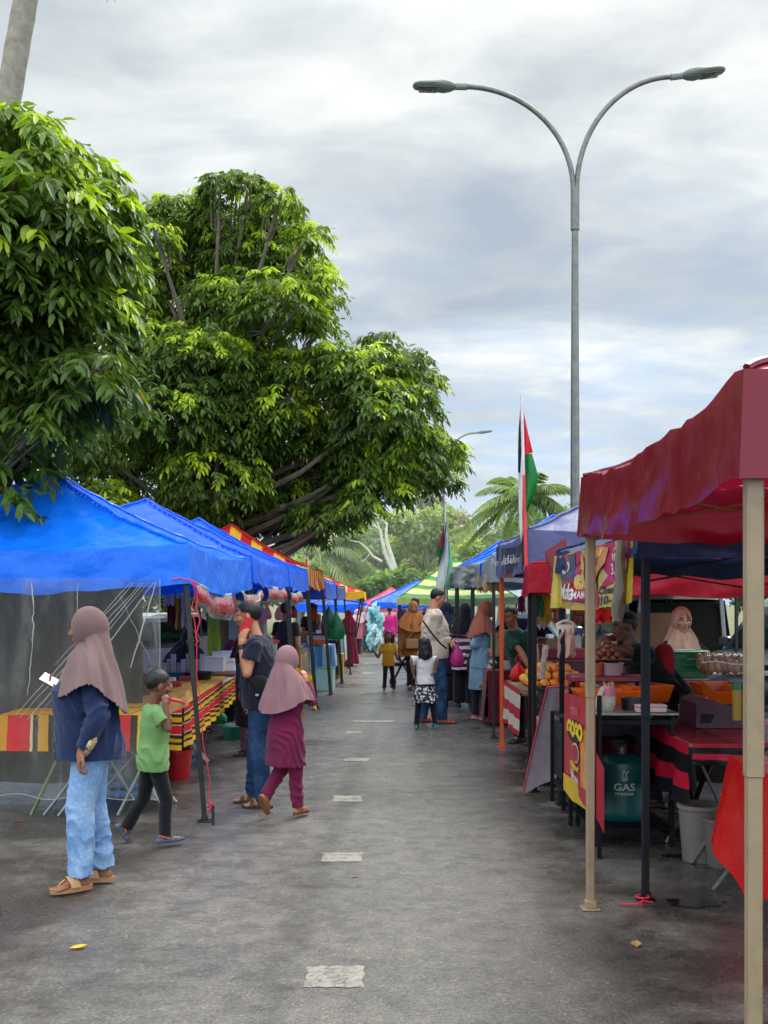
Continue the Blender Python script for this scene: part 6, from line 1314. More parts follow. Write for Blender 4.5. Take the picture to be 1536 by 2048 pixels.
T = thing('bread_bundle', 'tied clear bag of round buns on the striped table', 'bread', (XX(1455, 8.6), 8.6, ZZ(1346, 8.6))); at = T.location; rr = random.Random(4); BM_ = [M('#8a4a24', .45, var=.25, vs=20), M('#a8683c', .45, var=.25, vs=20), M('#b57e52', .4, var=.25, vs=20)]
for i in range(9):
    for j in range(2): mb = MB(); mb.ell((at.x-.2+.05*i, 8.55+.09*j, at.z+.04+.05*(j)+.02*rr.random()), (.028, .06, .058), Matrix.Rotation(rr.uniform(-.3, .3), 3, 'Y'), 12, 8); mb.build('bun', BM_[(i+j) % 3], T, at)
mb = MB(); mb.loft([(V((at.x-.24+.06*i, 8.59, at.z+.07)), V((0, .11*(.5 if i in (0, 8) else 1)*(1+.08*math.sin(i*2)), 0)), V((0, 0, .085*(.4 if i in (0, 8) else 1)*(1+.1*math.sin(i*3))))) for i in range(9)], 20); mb.build('clear_bag', M('#d9d0c8', .12, alpha=.22, spec=.8, wr=.9, ws=18), T, at); mb = MB(); mb.tube([(at.x-.24+.06*i, 8.475, at.z+.085+.012*math.sin(i)) for i in range(9)], .005, 5); mb.build('string', M('#d8ccc0'), T, at)
cloth_table('back table holding crates behind the striped table', 2.0, 3.3, 8.75, 9.25, .72, .5, cloth('#1c1014'), seed=31, legs=False)
b = (XX(1372, 8.9), 8.9, ZZ(1393, 8.9)); C1 = crate('greyish pink crate under the green crate', b, (.25, .3, .15), plastic('#a88a86', .6)); g_ = (b[0], 8.9, b[2]+.165); C2 = crate('green plastic crate with pale lettering before the woman in cream', g_, (.27, .3, .2), plastic('#0a7a4c', .45))
mb = MB(); mb.box((0, -.148, .1), (.26, .004, .18)); mb.build('front_panel', plastic('#0a7a4c', .45), C2)
cs = lambda a, b_: (V((a, -.152, b_)), V((0, -1, 0))); CL_ = M('#c9c49a', .6); lettering(cs, 'ໄບ-ຕິມ' if False else 'ใบ-ติม', .03, .155, .05, CL_, C2, (0, 0, 0), .001); 
for r_ in range(3): lettering(cs, ('110 5 ET 001', '1 7 147 1187', '0 1110 11171')[r_], .0, .105-.033*r_, .024, CL_, C2, (0, 0, 0), .0006)
mb = MB(); mb.box((0, -.148, .075), (.23, .004, .13)); mb.build('front_panel', plastic('#a88a86', .6), C1); cs1 = lambda a, b_: (V((a, -.152, b_)), V((0, -1, 0))); DK = M('#3a2c2c', .7)
for r_ in range(4): lettering(cs1, ('III III', '1711 171', '1 1ANT 1101 1101', '1 2 17701 4011')[r_], .03 if r_ < 2 else 0, .125-.03*r_, .022, DK, C1, (0, 0, 0), .0004)
carton('yellow printed carton stacked under the crates', (XX(1380, 8.78), 8.78, .735), (.14, .12, .09), M('#b59a3a', .6, var=.4, vs=30)); carton('white and yellow snack boxes on the striped table', (XX(1378, 8.3), 8.3, .765), (.13, .12, .1), M('#b9b08a', .6, var=.4, vs=40))
carton('white paper bundle beside the snack boxes', (XX(1404, 8.3), 8.3, .765), (.1, .1, .05), M('#c9c5bd', .7))
# --- fruit stall under the slate tent
GH = stripes('red_white_check', 'v', [(0, hexc('#b8202c')), (.12, hexc('#c9bfb0')), (.42, hexc('#b5283a')), (.66, hexc('#c9bfb0')), (.9, hexc('#b8202c'))], .6, .15, .25, ws=5)
T = cloth_table('fruit stall table with a red and white banded cloth end', 1.38, 2.3, 11.0, 12.55, .76, .45, GH, sides='l', topmat=M('#7a5a44', .7), seed=41, legs=False); at = tuple(T.location)
for (xa, za, xb, zb) in ((1.4, .74, 2.2, .02), (1.4, .02, 2.2, .74), (1.45, .4, 1.9, .74)): mb = MB(); mb.beam((xa, 11.05, za), (xb, 11.05, zb), .035, .025); mb.build('leg', M('#3a2a20', .7), T, at)
mb = MB(); mb.beam((1.38, 11.0, .73), (2.3, 11.0, .73), .06, .03); mb.build('front_rail', M('#6a5238', .7), T, at)
OM = [M('#d9741c', .4, var=.15, vs=30), M('#e0902c', .4, var=.15, vs=30), M('#c9a02c', .4, var=.2, vs=30)]
pile('ripe orange heaped on the fruit stall', 'orange_fruit', 'fruit', 1.78, 11.6, .77, .34, .5, .2, .05, OM, 110, 7, 'oranges on the fruit stall')
bag('bright red bag lying at the back of the fruit stall', (1.5, 12.3, .98), .2, .2, M('#d81c18', .35, trans=.4), seed=12); bag('white carrier bag standing behind the fruit', (1.62, 14.0, 1.25), .26, .46, M('#b9b4a4', .5, trans=.4), seed=13)
cloth_table('maroon covered stall table inside the slate tent', 1.9, 3.6, 13.0, 14.2, .95, .7, M('#4c1420', .5, wr=.5), seed=43, legs=False); crate('purple crate on the maroon covered table', (XX(1045, 13.3), 13.3, .96), (.5, .4, .26), plastic('#4a1c2c', .5)); crate('black slatted crate stack behind the pink frock', (XX(1112, 9.9), 9.9, .62), (.28, .3, .26), plastic('#0d0d10', .5)); carton('white pack under the black slatted crate', (XX(1108, 9.9), 9.9, .5), (.3, .3, .1), M('#b9b5b0', .6))
cloth_table('small dark table under the black slatted crate', 1.42, 2.3, 9.85, 10.4, .5, .45, cloth('#20181a'), seed=44, legs=False)
carton('orange box on the low table beside the signboard', (XX(1148, 9.0), 9.15, .76), (.18, .2, .14), M('#9a4a1c', .6)); bucket('red canister by the blackish pole', (XX(1150, 8.7), 8.75, .76), .05, .3, plastic('#b5121c'), cat='canister', name='canister', handle=False)
T = thing('paper_roll', 'upright roll of flowery paper before the black crate', 'paper roll', tuple(W(1085, 1362, 9.7))); b = T.location; mb = MB(); mb.tube([W(1083, 1358, 9.7), W(1092, 1290, 9.7)], .028, 12); m = NT('flowery'); v_ = m.noise(30, 3); m.set(Base_Color=m.ramp(v_.outputs[0], [(.4, '#b5a49a'), (.5, '#8a4a50'), (.55, '#c9bdb0'), (.65, '#5c4a48')]), Roughness=.6); mb.build('roll', m.m, T, b)
for i in range(5): carton('dark red fruit box on the maroon stall table', (2.05+.32*i, 13.6, .96), (.28, .3, .12), M(('#6a1420', '#8a1c2a', '#3a5020', '#7a2018', '#a03a20')[i], .6, var=.3, vs=30), group='fruit boxes', lid=False)
cloth_table('burgundy covered table of the silvery tent', 1.38, 2.3, 14.6, 16.0, .74, .68, cloth('#6a1426'), seed=45, legs=False); tray('tray of mixed goods on the burgundy table', (1.7, 15.3, .75), (.5, .8, .08), plastic('#55604a')); cloth_table('dark covered table of the blue tent on the right', 1.5, 2.8, 16.9, 18.4, .86, .8, cloth('#1b1a20'), seed=46, legs=False); bag('black shoulder bag hanging from a right tent pole', (1.33, 15.7, 1.1), .3, .5, M('#121215', .6), seed=14, cat='bag', name='hanging_bag')
hung('tattered pale cloth hanging from the silvery tent edge', 985, 1150, 13.6, 40, 34, cloth('#b59a70', trans=.3), seed=15); hung('yellow and green cloth scrap under the silvery tent edge', 962, 1150, 14.8, 16, 34, cloth('#c9a83a', trans=.3), seed=16); hung('blue cloth scrap on the silvery tent edge', 964, 1128, 14.4, 10, 24, cloth('#1a5ac8', trans=.3), seed=17, name='hanging_scrap'); hung('grey tarpaulin lap over the silvery tent edge', 930, 1134, 15.2, 50, 34, M('#6f746f', .4, wr=.8, ws=7), seed=18, name='tarpaulin_lap', cat='tarpaulin', taper=1.)
cord_T = thing('cord', 'red cord tied round the foot of the black pole on wet asphalt', 'cord', tuple(W(1283, 1808, 6.03))); b = cord_T.location; mb = MB(); yy = 6.0
mb.tube([(b.x-.13, yy-.02, .01), (b.x-.05, yy-.04, .014), (b.x, yy-.03, .03), (b.x+.05, yy-.02, .02)], .005, 6); mb.tube([(b.x-.02, yy-.035, .005), (b.x-.01, yy-.04, .04)], .005, 6); mb.tube([(b.x+.035*math.cos(t)+.012, yy+.06+.035*math.sin(t), .03) for t in np.linspace(0, 2*PI, 14)], .006, 6); mb.build('line', RS, cord_T, b)
# ================================================================== VEHICLES
GLASS = M('#0c1214', .08, spec=.35, var=.3, vs=1.5); TYRE = M('#121212', .85); RIM = metal('#9a9c9e', .35); CHR = metal('#b5b8ba', .25); LGT = M('#c9cdd0', .12, spec=.9)
def car(label, x, y, rz, c, kind='car', sx=1., hatch=False, name='parked_car', group=None):
    """side profile lofted across the width; front is local -y"""
    T = thing(name, label, 'van' if kind == 'van' else 'car', (x, y, 0), rz, group); pm = M(c, .25, var=.05, coat=.6, spec=.5, dirt=.1)
    if kind == 'van': prof = [(-2.0, .35), (-2.02, .7), (-1.9, .95), (-1.55, 1.05), (-1.0, 1.72), (-.6, 1.84), (1.8, 1.86), (1.98, 1.7), (2.0, .9), (2.0, .35)]; L = 2.0; wl = (-1.25, 1.25); ws_ = [(-1.45, 1.1), (-.97, 1.66), (-.55, 1.74), (1.75, 1.76), (1.85, 1.1)]
    elif kind == '4x4': prof = [(-2.2, .45), (-2.22, .75), (-2.1, .98), (-1.0, 1.08), (-.55, 1.62), (-.2, 1.74), (1.9, 1.74), (2.1, 1.55), (2.15, .9), (2.12, .45)]; wl = (-1.35, 1.3); ws_ = [(-.95, 1.1), (-.5, 1.58), (-.2, 1.66), (1.85, 1.66), (2.0, 1.1)]
    else: prof = [(-2.0, .3), (-2.05, .55), (-1.9, .75), (-.95, .9), (-.35, 1.34), (0, 1.42), (1.0, 1.42), (1.6, 1.05), (2.0, .98), (2.05, .6), (2.0, .3)]; wl = (-1.25, 1.25); ws_ = [(-.85, .93), (-.3, 1.28), (0, 1.34), (.95, 1.34), (1.45, 1.02)]
    hw = .82; mb = MB(); secs = []; k = len(prof)
    for xx, sq in ((-hw, .93), (-hw*.97, .99), (-hw*.5, 1.), (hw*.5, 1.), (hw*.97, .99), (hw, .93)):
        for yy, z in prof:
            t = max(0, (z-.95)/.9); secs.append((xx*(1-.16*t), yy*sq if abs(yy) > 1.5 else yy, .3+(z-.3)*(.985 if abs(xx) > hw*.9 else 1)))
    fs = [tuple(range(k-1, -1, -1)), tuple(5*k+i for i in range(k))]+[(a*k+i, a*k+(i+1) % k, (a+1)*k+(i+1) % k, (a+1)*k+i) for a in range(5) for i in range(k)]
    if hatch: fs = [f for j, f in enumerate(fs) if not (j >= 2 and (j-2) % k in (7,))]
    mb.add(secs, fs); mb.build('body', pm, T)
    for s in (-1, 1):
        for (a, b) in ((0, .42), (.46, .98)):
            y0_, y1_ = ws_[0][0], ws_[-1][0]
            def gw(u, v):
                q = a+(b-a)*u; yb = y0_+(y1_-y0_)*q; zt = np.interp(yb, [p[0] for p in ws_], [p[1] for p in ws_]); z = ws_[0][1]+(zt-ws_[0][1])*v-.0; t = max(0, (z-.95)/.9); return (s*(hw*(1-.16*t)+.006), yb, z)
            m2 = MB(); m2.grid(gw, 10, 4); m2.build('side_window', GLASS, T)
        for yy in wl:
            m2 = MB(); R = Matrix.Rotation(PI/2, 3, 'Y'); m2.lathe([(.2, -.1), (.31, -.1), (.33, -.06), (.33, .06), (.31, .1), (.2, .1)], (s*(hw-.08), yy, .33), 24, R); w_ = m2.build('wheel', TYRE, T); m2 = MB(); m2.lathe([(.0001, .085*s), (.06, .1*s), (.19, .085*s), (.2, .1*s)], (s*(hw-.08), yy, .33), 20, R); m2.build('rim', RIM, w_)
        m2 = MB(); m2.box((s*(hw+.1), ws_[0][0]+.15, ws_[0][1]+.06), (.17, .09, .13), bev=.03); m2.build('mirror', pm, T)
        m2 = MB(); m2.ell((s*.6, prof[2][0]+.02, prof[2][1]-.13), (.15, .07, .08)); m2.build('headlight', LGT, T)
        m2 = MB(); m2.box((s*.7, prof[-2][0]+.01 if kind != 'car' else 2.0, .85), (.12, .05, .22), bev=.02); m2.build('tail_light', M('#8a1014', .2, spec=.8), T)
    i = 3 if kind == 'van' else 3; a0, a1 = prof[3], prof[4]
    m2 = MB(); m2.grid(lambda u, v: ((u-.5)*1.42*(1-.1*v), a0[0]+(a1[0]-a0[0])*(.06+.88*v)-.012, a0[1]+(a1[1]-a0[1])*(.06+.88*v)+.008), 8, 4); m2.build('windscreen', GLASS, T)
    if hatch:
        m2 = MB(); m2.box((0, 2.25, 1.86), (1.36, .75, .05), Matrix.Rotation(-.12, 3, 'X'), bev=.02); m2.build('tailgate', pm, T)
        m2 = MB(); m2.box((0, 1.99, 1.2), (1.2, .02, .9), bev=.006); m2.build('load_space', M('#15120f', .9), T)
        for s in (-1, 1): m2 = MB(); m2.beam((s*.66, 2.02, .9), (s*.58, 2.04, 1.8), .06, .05); m2.build('pillar', pm, T)
        m2 = MB(); m2.beam((-.58, 2.04, 1.8), (.58, 2.04, 1.8), .06, .05); m2.build('roof_edge', pm, T)
    m2 = MB(); m2.box((0, prof[0][0]-.02, .46), (1.5, .12, .2), bev=.05); m2.build('bumper', M('#2a2b2c', .6), T)
    return T
v = car('pale van parked with its tailgate raised behind the navy stall', 4.36, 18.2, PI, '#a9aca6', 'van', hatch=True, name='parked_van')
carton('big brown cardboard box in the open van behind the woman in cream', (4.0, 15.95, .72), (.78, .4, .78), M('#8a6242', .8, var=.12), name='cardboard_box', lid=False); carton('plank shelf under the cardboard box at the van', (4.1, 15.9, .0), (1.2, .5, .7), M('#2a221c', .9), name='low_bench', cat='bench')
car('dark green four-wheel drive parked nose forward at far right', 5.5, 13.6, -.95, '#15211f', '4x4'); car('white car parked behind the slate tent', 3.6, 21.8, .5, '#c9cccd'); car('silver car parked further back on the right', 6.0, 24, 1.2, '#8d9294'); car('light car parked behind the far left stalls', -5.2, 24, -1.0, '#c2c4c2'); car('white car parked behind the first left tent', -4.4, 17.5, -.4, '#c8cac8')

rr = random.Random(33)
for i in range(8): bottle('sauce bottle standing on the back table of the navy stall', 2.1+.09*i, 9.05+.05*(i % 2), .73, rr.uniform(.18, .26), .03, plastic(BCOL[i % 6], .3, .2), plastic(BCOL[(i+3) % 6]), 'bottles on the back table')
for i in range(9): bag('filled goods bag hanging in the slate tent', (1.75+.22*(i % 5), 12.3+.1*(i//5), 1.78-.1*(i % 2)), .15, .28, M(rr.choice(['#6a1c3a', '#2a5a3a', '#c8b8a0', '#8a4a2a', '#b53a3a', '#3a4a6a']), .3, trans=.25), seed=60+i, group='goods bags hanging in the slate tent')
for i in range(6): carton('goods box stacked at the back of the fruit stall', (1.5+.3*i, 14.15, .96), (.24, .2, rr.uniform(.15, .3)), M(rr.choice(['#8a6a4a', '#b59a7a', '#3a5a3a', '#c8c0b0']), .7, var=.25, vs=15), group='boxes behind the fruit stall', lid=False)
OGR = [M('#6a8a2c', .4, var=.2, vs=25), M('#8a9a34', .4, var=.2, vs=25)]
pile('green mango heaped beside the oranges', 'mango', 'fruit', 2.05, 12.1, .77, .2, .3, .2, .05, OGR, 22, 9, 'green mangoes on the fruit stall', .8)
pile('red apple heaped at the back of the fruit stall', 'apple', 'fruit', 1.75, 12.4, .77, .35, .12, .2, .042, [M('#a0141c', .3, var=.3, vs=25)], 26, 10, 'red apples on the fruit stall')
# ================================================================== THE PEOPLE
def PL(X, Y, face):
    a = -math.radians(face)
    def f(px, py, dY=0.):
        p = W(px, py, Y+dY)-V((X, Y, 0)); return (p.x*math.cos(a)-p.y*math.sin(a), p.x*math.sin(a)+p.y*math.cos(a), p.z)
    def d(x, y, z): return (x*math.cos(a)-y*math.sin(a), x*math.sin(a)+y*math.cos(a), z)
    f.d = d; return f
def jeans(name, base, dark, lite):
    m = NT(name); n = m.noise(5, 4); f = m.noise(160, 2, stretch=(1, 1, .25)); st = m.noise(9, 4, stretch=(1, 1, 2.4))
    c = m.ramp(n.outputs[0], [(.3, dark), (.5, base), (.72, lite)]); c = m.mix(.5, c, m.ramp(f.outputs[0], [(.35, .7), (.65, 1.15)]), 'MULTIPLY')
    m.set(Base_Color=c, Roughness=.9, Specular_IOR_Level=.15); w_ = m.noise(11, 3, stretch=(1, 1, 1.8)); m.bump(m.math('ADD', m.math('ABSOLUTE', m.math('SUBTRACT', w_.outputs[0], .5)), m.math('MULTIPLY', f.outputs[0], .06)), .5, .025); return m.m
LJ = jeans('light_denim', '#7c9cc2', '#5d7fa9', '#a6bfdb'); DJ = jeans('dark_denim', '#2c4668', '#1d3150', '#4a688c')
# 1 woman with phone
X, Y, fa = XX(180, 6.36), 6.36, -76; q = PL(X, Y, fa)
HJM = cloth('#745a58', .9, .07, .04, .2, 6, .2)
r1, k1 = person('woman in a mauve scalloped hijab, navy top and pale jeans holding a phone', X, Y, fa, 1.585, skin='brown', head=(-22, 3, 0), w=1.12, dep=1.25, belly=.05, bust=.04, vox=.007,
    hijab=dict(c='', m=HJM, sx=.305, sf=.2, sb=.215, zf=-.26, zs=-.15, zb=-.36, amp=.012, scallop=.014, nb=.12), L=dict(el=q(196, 1432, -.24), wr=q(163, 1502, -.25), d=q.d(-.2, -.1, -1), n=q.d(1, .3, 0), curl=.7), R=dict(el=q(150, 1445, .2), wr=q(133, 1385, .1), d=q.d(-.75, -.1, .5), n=q.d(.3, -.3, .9), curl=[.55, .6, .65, .7]),
    top=dict(c='', m=cloth('#1c2a4c', .85, .15, .02, .3, 7), hem=-.07, ease=.022, flare=.01, wr=.007), bottom=dict(c='', m=LJ, fit='jeans', wr=.009, drop=.0, cuff=.0), foot=dict(L=dict(an=q(160, 1762, -.1)[:2]+(.095,), yaw=22), R=dict(an=q(205, 1745, .1)[:2]+(.095,), yaw=-10)),
    shoes=dict(k='sandal', c='#a5764e', sc='#b58a5c', th=.03, thong=True, sw=.06, straps=((-.04, .06, .048, -.02),)), dirface=True)
T = thing('mobile_phone', 'phone with a bright screen held out by the woman in navy', 'phone', tuple(W(105, 1364, 6.42))); c = T.location
R_ = Matrix.Rotation(.5, 3, 'Y') @ Matrix.Rotation(.65, 3, 'X'); mb = MB(); mb.box(c, (.15, .075, .01), R_, bev=.004); mb.build('case', plastic('#1b1b1e'), T, c); mb = MB(); mb.box(c+R_ @ V((0, 0, .0062)), (.14, .067, .0015), R_); mb.build('screen', M('#e6e8ec', .1, spec=.8), T, c)
m = NT('flower_cloth'); v_ = m.noise(38, 3); m.set(Base_Color=m.ramp(v_.outputs[0], [(.38, '#2a2420'), (.46, '#c9b890'), (.56, '#b59a6a'), (.62, '#8a3038'), (.7, '#d8cba8')]), Roughness=.8)
A, B_ = W(192, 1463, 6.12), W(170, 1514, 6.12); mb = MB(); mb.loft([(A.lerp(B_, t), V((.012+.02*math.sin(PI*t), 0, .006)), V((0, .05*(.4+.6*math.sin(PI*t)), 0))) for t in np.linspace(0, 1, 8)], 14); tag(mb.build('purse', m.m, at=tuple(B_)), 'flowered purse held in the left hand of the woman in navy', 'purse')
mb = MB()
for i in range(3): mb.ell(W(155+3*i, 1355, 6.03)+V((0, 0, .01*i)), (.011, .004, .008))
# 2 boy in green
X, Y, fa = XX(308, 7.45), 7.45, 118; q = PL(X, Y, fa)
person('boy in a green T-shirt and black trousers eating while he walks', X, Y, fa, 1.17, .2, 'dark', hair='short', w=.95, vox=.0065, head=(4, 12, 0), L=dict(el=q(318, 1440, .16), wr=q(331, 1405, .2), d=q.d(.2, 0, 1), n=q.d(-1, 0, .2), curl=.9), R=dict(el=q(337, 1458, -.12), wr=q(331, 1412, -.1), d=q.d(-.1, .3, 1), n=q.d(-.3, .8, .2), curl=.8),
    top=dict(c='', m=cloth('#6f9458', .85, .12, .03, .3, 8), hem=-.1, ease=.03, sleeve='short', cuffr=.072, wr=.006), bottom=dict(c='', m=cloth('#141417', .85), fit='straight', wr=.005, drop=.01), foot=dict(L=dict(an=q(253, 1655, .1), kn=q(287, 1597, .1), yaw=5, pitch=52), R=dict(an=q(330, 1668, -.03), kn=q(333, 1600, 0), yaw=6)), shoes=dict(k='clog', c='#454b5e', sc='#c8643a'))
T = thing('paper_wrapper', 'brown paper food wrapper held by the boy in green', 'wrapper', tuple(W(346, 1412, 7.4))); c = T.location
mb = MB(); mb.grid(lambda u, v: c+V((-.04+.15*u, .03*math.sin(u*4)+.04*v, -.05+.03*u+.08*v+.02*math.sin(u*9)*v+.03*u*u)), 14, 8); mb.build('paper', M('#a5784e', .8, wr=.6, trans=.1), T, c); mb = MB(); mb.tube([c+V((-.06, 0, .03)), c+V((-.01, -.01, .045)), c+V((.05, 0, .03)), c+V((.09, .01, .01))], [.008, .012, .011, .005], 9); mb.build('red_wrap', M('#b81c28', .35), T, c)
# 3 man on the phone
X, Y, fa = XX(526, 8.92), 8.92, -98; q = PL(X, Y, fa)
r3, k3 = person('man in a navy T-shirt and jeans talking on a red phone', X, Y, fa, 1.635, .23, 'tan', hair='short', w=1.08, vox=.007, head=(4, 6, 0), lean=.07, nf=.06, belly=.03, L=dict(el=q(494, 1347, -.24), wr=q(482, 1290, -.16), d=q.d(.16, .16, 1), n=q.d(.35, .9, 0), curl=[.35, .45, .5, .55], th=-1), R=dict(el=q(505, 1335, .25), wr=q(500, 1395, .22)),
    top=dict(c='', m=cloth('#171b2c', .85, .15, .02, .3, 7), hem=-.05, ease=.024, sleeve='short', cuffr=.066, wr=.006), bottom=dict(c='', m=DJ, fit='straight', wr=.007), foot=dict(L=dict(an=(.1, .03, .085), yaw=6), R=dict(an=(-.09, -.1, .085), yaw=-6)), shoes=dict(k='sandal', c='#3a2a20', sc='#4a3424', straps=((-.09, .045, .05, 0), (-.03, .06, .046, 0)), sw=.03))
T = thing('mobile_phone', 'red phone pressed to the ear of the man in the navy T-shirt', 'phone', tuple(W(493, 1252, 8.835))); c = T.location; R_ = Matrix.Rotation(.42, 3, 'Y') @ Matrix.Rotation(.1, 3, 'Z'); mb = MB(); mb.box(c, (.07, .011, .138), R_, bev=.004); mb.build('case', plastic('#c01420'), T, c)
T = thing('wristwatch', 'black watch on the raised wrist of the man on the phone', 'watch', tuple(W(481, 1290, 8.75))); c = V(T.location); wv = V(L2W(r3, k3['arms']['L'][0])); wr_ = V(L2W(r3, k3['arms']['L'][1])); dd = (wr_-wv).normalized(); c = wr_.lerp(wv, .07); x_ = dd.orthogonal().normalized(); y_ = dd.cross(x_); mb = MB(); mb.loft([(c+dd*o_, x_*.034*s_, y_*.034*s_) for o_, s_ in ((-.014, .93), (-.012, 1), (.012, 1), (.014, .93))], 20); T.location = c; mb.build('strap', M('#0c0c0e', .5), T, c); mb = MB(); mb.box(c+V((0, -.035, 0)), (.034, .01, .036), bev=.006); mb.build('face', M('#0a0a0c', .15, spec=.8), T, c)
T = thing('sling_bag', 'black sling bag at the waist of the man on the phone', 'bag', tuple(W(518, 1382, 8.72))); c = T.location; mb = MB(); mb.ell(W(520, 1375, 8.74), (.09, .045, .1), Matrix.Rotation(-.3, 3, 'Y'), 18, 12); P = mb.np(); mb.v = P.tolist(); mb.build('body', cloth('#15161a'), T, c)
mb = MB(); mb.box(W(514, 1390, 8.695), (.025, .004, .018)); mb.build('badge', M('#9a9da0', .5), T, c); mb = MB(); mb.tube([W(502, 1366, 8.7), W(506, 1362, 8.69), W(512, 1372, 8.69), W(530, 1345, 8.8), W(536, 1300, 8.95)], .007, 6); mb.build('strap', cloth('#1b1c20'), T, c)
# 4 girl in maroon
X, Y, fa = XX(573, 8.44), 8.44, 142; q = PL(X, Y, fa)
mm = cloth('#6e123e', .75, .12, .03, .35, 8)
person('girl in a pinkish hijab and maroon tunic and trousers walking away', X, Y, fa, 1.285, .2, 'tan', w=.98, vox=.0065, head=(0, 4, 0), hijab=dict(c='', m=cloth('#8c666a', .9, .07, .04, .2, 6, .2), sx=.24, sf=.22, sb=.26, zf=-.24, zs=-.2, zb=-.34, amp=.016, nb=.12), R=dict(el=q(622, 1402, .02), wr=q(612, 1362, .06), d=q.d(-.25, .3, 1), n=q.d(-.6, .5, 0), curl=.75), L=dict(el=q(556, 1410, .15), wr=q(585, 1420, .22)),
    top=dict(c='', m=mm, hem=-.33, ease=.026, flare=.03, wr=.006, cuffr=.046), bottom=dict(c='', m=mm, fit='straight', wr=.007, drop=0), foot=dict(R=dict(an=q(596, 1612, .0), kn=q(592, 1545, -.02), yaw=4), L=dict(an=q(531, 1592, -.05), kn=q(562, 1540, .05), yaw=8, pitch=58)), shoes=dict(k='sandal', c='#7a4630', sc='#8a5238', straps=((-.1, .04, .05, 0), (-.04, .056, .046, 0)), sw=.03))
T = thing('snack_bag', 'bright yellow and orange snack bag held up by the girl in maroon', 'bag', tuple(W(608, 1372, 8.6))); c = T.location; mb = MB()
mb.grid(lambda u, v: W(588+36*u+10*v*u, 1330+22*u+(70-25*(1-u))*v, 8.62+.05*math.sin(PI*u)*math.sin(PI*v)), 12, 12); m = NT('snack_print'); v_ = m.noise(9, 3); m.set(Base_Color=m.ramp(v_.outputs[0], [(.36, '#3f9a2c'), (.44, '#e8c01c'), (.56, '#f0b014'), (.64, '#d8301c')]), Roughness=.3); mb.build('packet', m.m, T, c)
# 5 man in the cream sweater
X, Y, fa = XX(868, 15.05), 15.05, 96; q = PL(X, Y, fa)
person('man in a cream sweater and jeans holding a pink bag, looking down to the right', X, Y, fa, 1.82, .235, 'tan', hair='short', w=1.16, dep=1.15, belly=.04, vox=.010, detail=1, head=(2, 18, 0), R=dict(el=q(868, 1272, -.17), wr=q(900, 1283, -.1), d=q.d(.8, 0, -.6), n=q.d(-.2, .4, -.9), curl=.8), L=dict(el=q(880, 1270, .2), wr=q(902, 1285, .1), d=q.d(.8, 0, -.6), n=q.d(-.2, -.4, -.9), curl=.8),
    top=dict(c='', m=cloth('#c9b4a2', .9, .08, .03, .4, 9), hem=-.06, ease=.025, wr=.006), bottom=dict(c='', m=DJ, fit='straight', wr=.008), foot=dict(R=dict(an=(-.09, -.1, .085), yaw=-4), L=dict(an=(.13, .16, .085), yaw=6)), shoes=dict(k='sandal', c='#16161a', sc='#b81c1e', sw=.03, straps=((-.06, .052, .046, 0), (-.1, .045, .05, 0))))
bag('pink carrier bag held by the man in the cream sweater', tuple(W(914, 1288, 14.95)), .2, .3, M('#c8288a', .4, trans=.35), seed=21); bag('black pouch hanging at the waist of the man in cream', tuple(W(900, 1280, 15.0)), .16, .26, cloth('#101014'), seed=22, cat='pouch', name='pouch')
T = thing('shoulder_strap', 'dark strap across the back of the man in cream', 'strap', tuple(W(870, 1270, 14.72))); c = T.location; mb = MB(); mb.tube([W(846, 1242, 14.8), W(856, 1256, 14.72), W(868, 1272, 14.7), W(880, 1286, 14.72), W(893, 1297, 14.82)], .013, 6); mb.build('band', cloth('#2a1c18'), T, c)
# 6 girl in white top and floral skirt
m = NT('floral'); v_ = m.noise(30, 2); m.set(Base_Color=m.ramp(v_.outputs[0], [(.52, '#14182a'), (.58, '#c9c6c4'), (.66, '#e0dcd8')], 'LINEAR'), Roughness=.85); FLOR = m.m
X, Y, fa = XX(850, 14.3), 14.3, 182; q = PL(X, Y, fa)
person('girl with loose black hair in a white top and dark flowery skirt, seen from behind', X, Y, fa, 1.17, .195, 'dark', hair='girl', w=.95, vox=.009, detail=1, top=dict(c='', m=cloth('#d8d6d4', .85), hem=.02, ease=.02, sleeve='half', cuffr=.1, wr=.004), skirt=dict(top=.93, hem=.52, r=(.135, .245), m=FLOR, amp=.03, folds=7), bottom=dict(c='', m=cloth('#15161f', .8), fit='legging', wr=.003), L=dict(el=q(822, 1322, -.02), wr=q(828, 1352, -.05)), R=dict(el=q(874, 1322, -.02), wr=q(870, 1345, -.06), d=q.d(-.6, .1, -.3)),
    foot=dict(L=dict(an=q(833, 1447, 0), yaw=-6), R=dict(an=q(870, 1446, 0), yaw=6)), shoes=dict(k='clog', c='#1a7f78', sc='#1a7f78'))
# 7 mustard boy
X, Y, fa = XX(777, 20.4), 20.4, 4; q = PL(X, Y, fa)
person('small boy in a mustard T-shirt and black patterned joggers walking hand in hand', X, Y, fa, 1.10, .19, 'dark', hair='short', w=.9, vox=.010, detail=1, R=dict(el=q(756, 1315, 0), wr=q(746, 1300, -.08)), L=dict(el=q(794, 1318, 0), wr=q(800, 1304, .02)), top=dict(c='', m=cloth('#b07c18', .85), hem=-.12, ease=.03, sleeve='short', cuffr=.075), bottom=dict(c='', m=cloth('#15150f', .85), fit='straight'), foot=dict(R=dict(an=(-.08, -.06, .08), yaw=-10), L=dict(an=(.1, .12, .08), yaw=10)), shoes=dict(k='sandal', c='#4a3020', sc='#4a3020'))
T = bpy.context.scene.objects[-1] if False else None
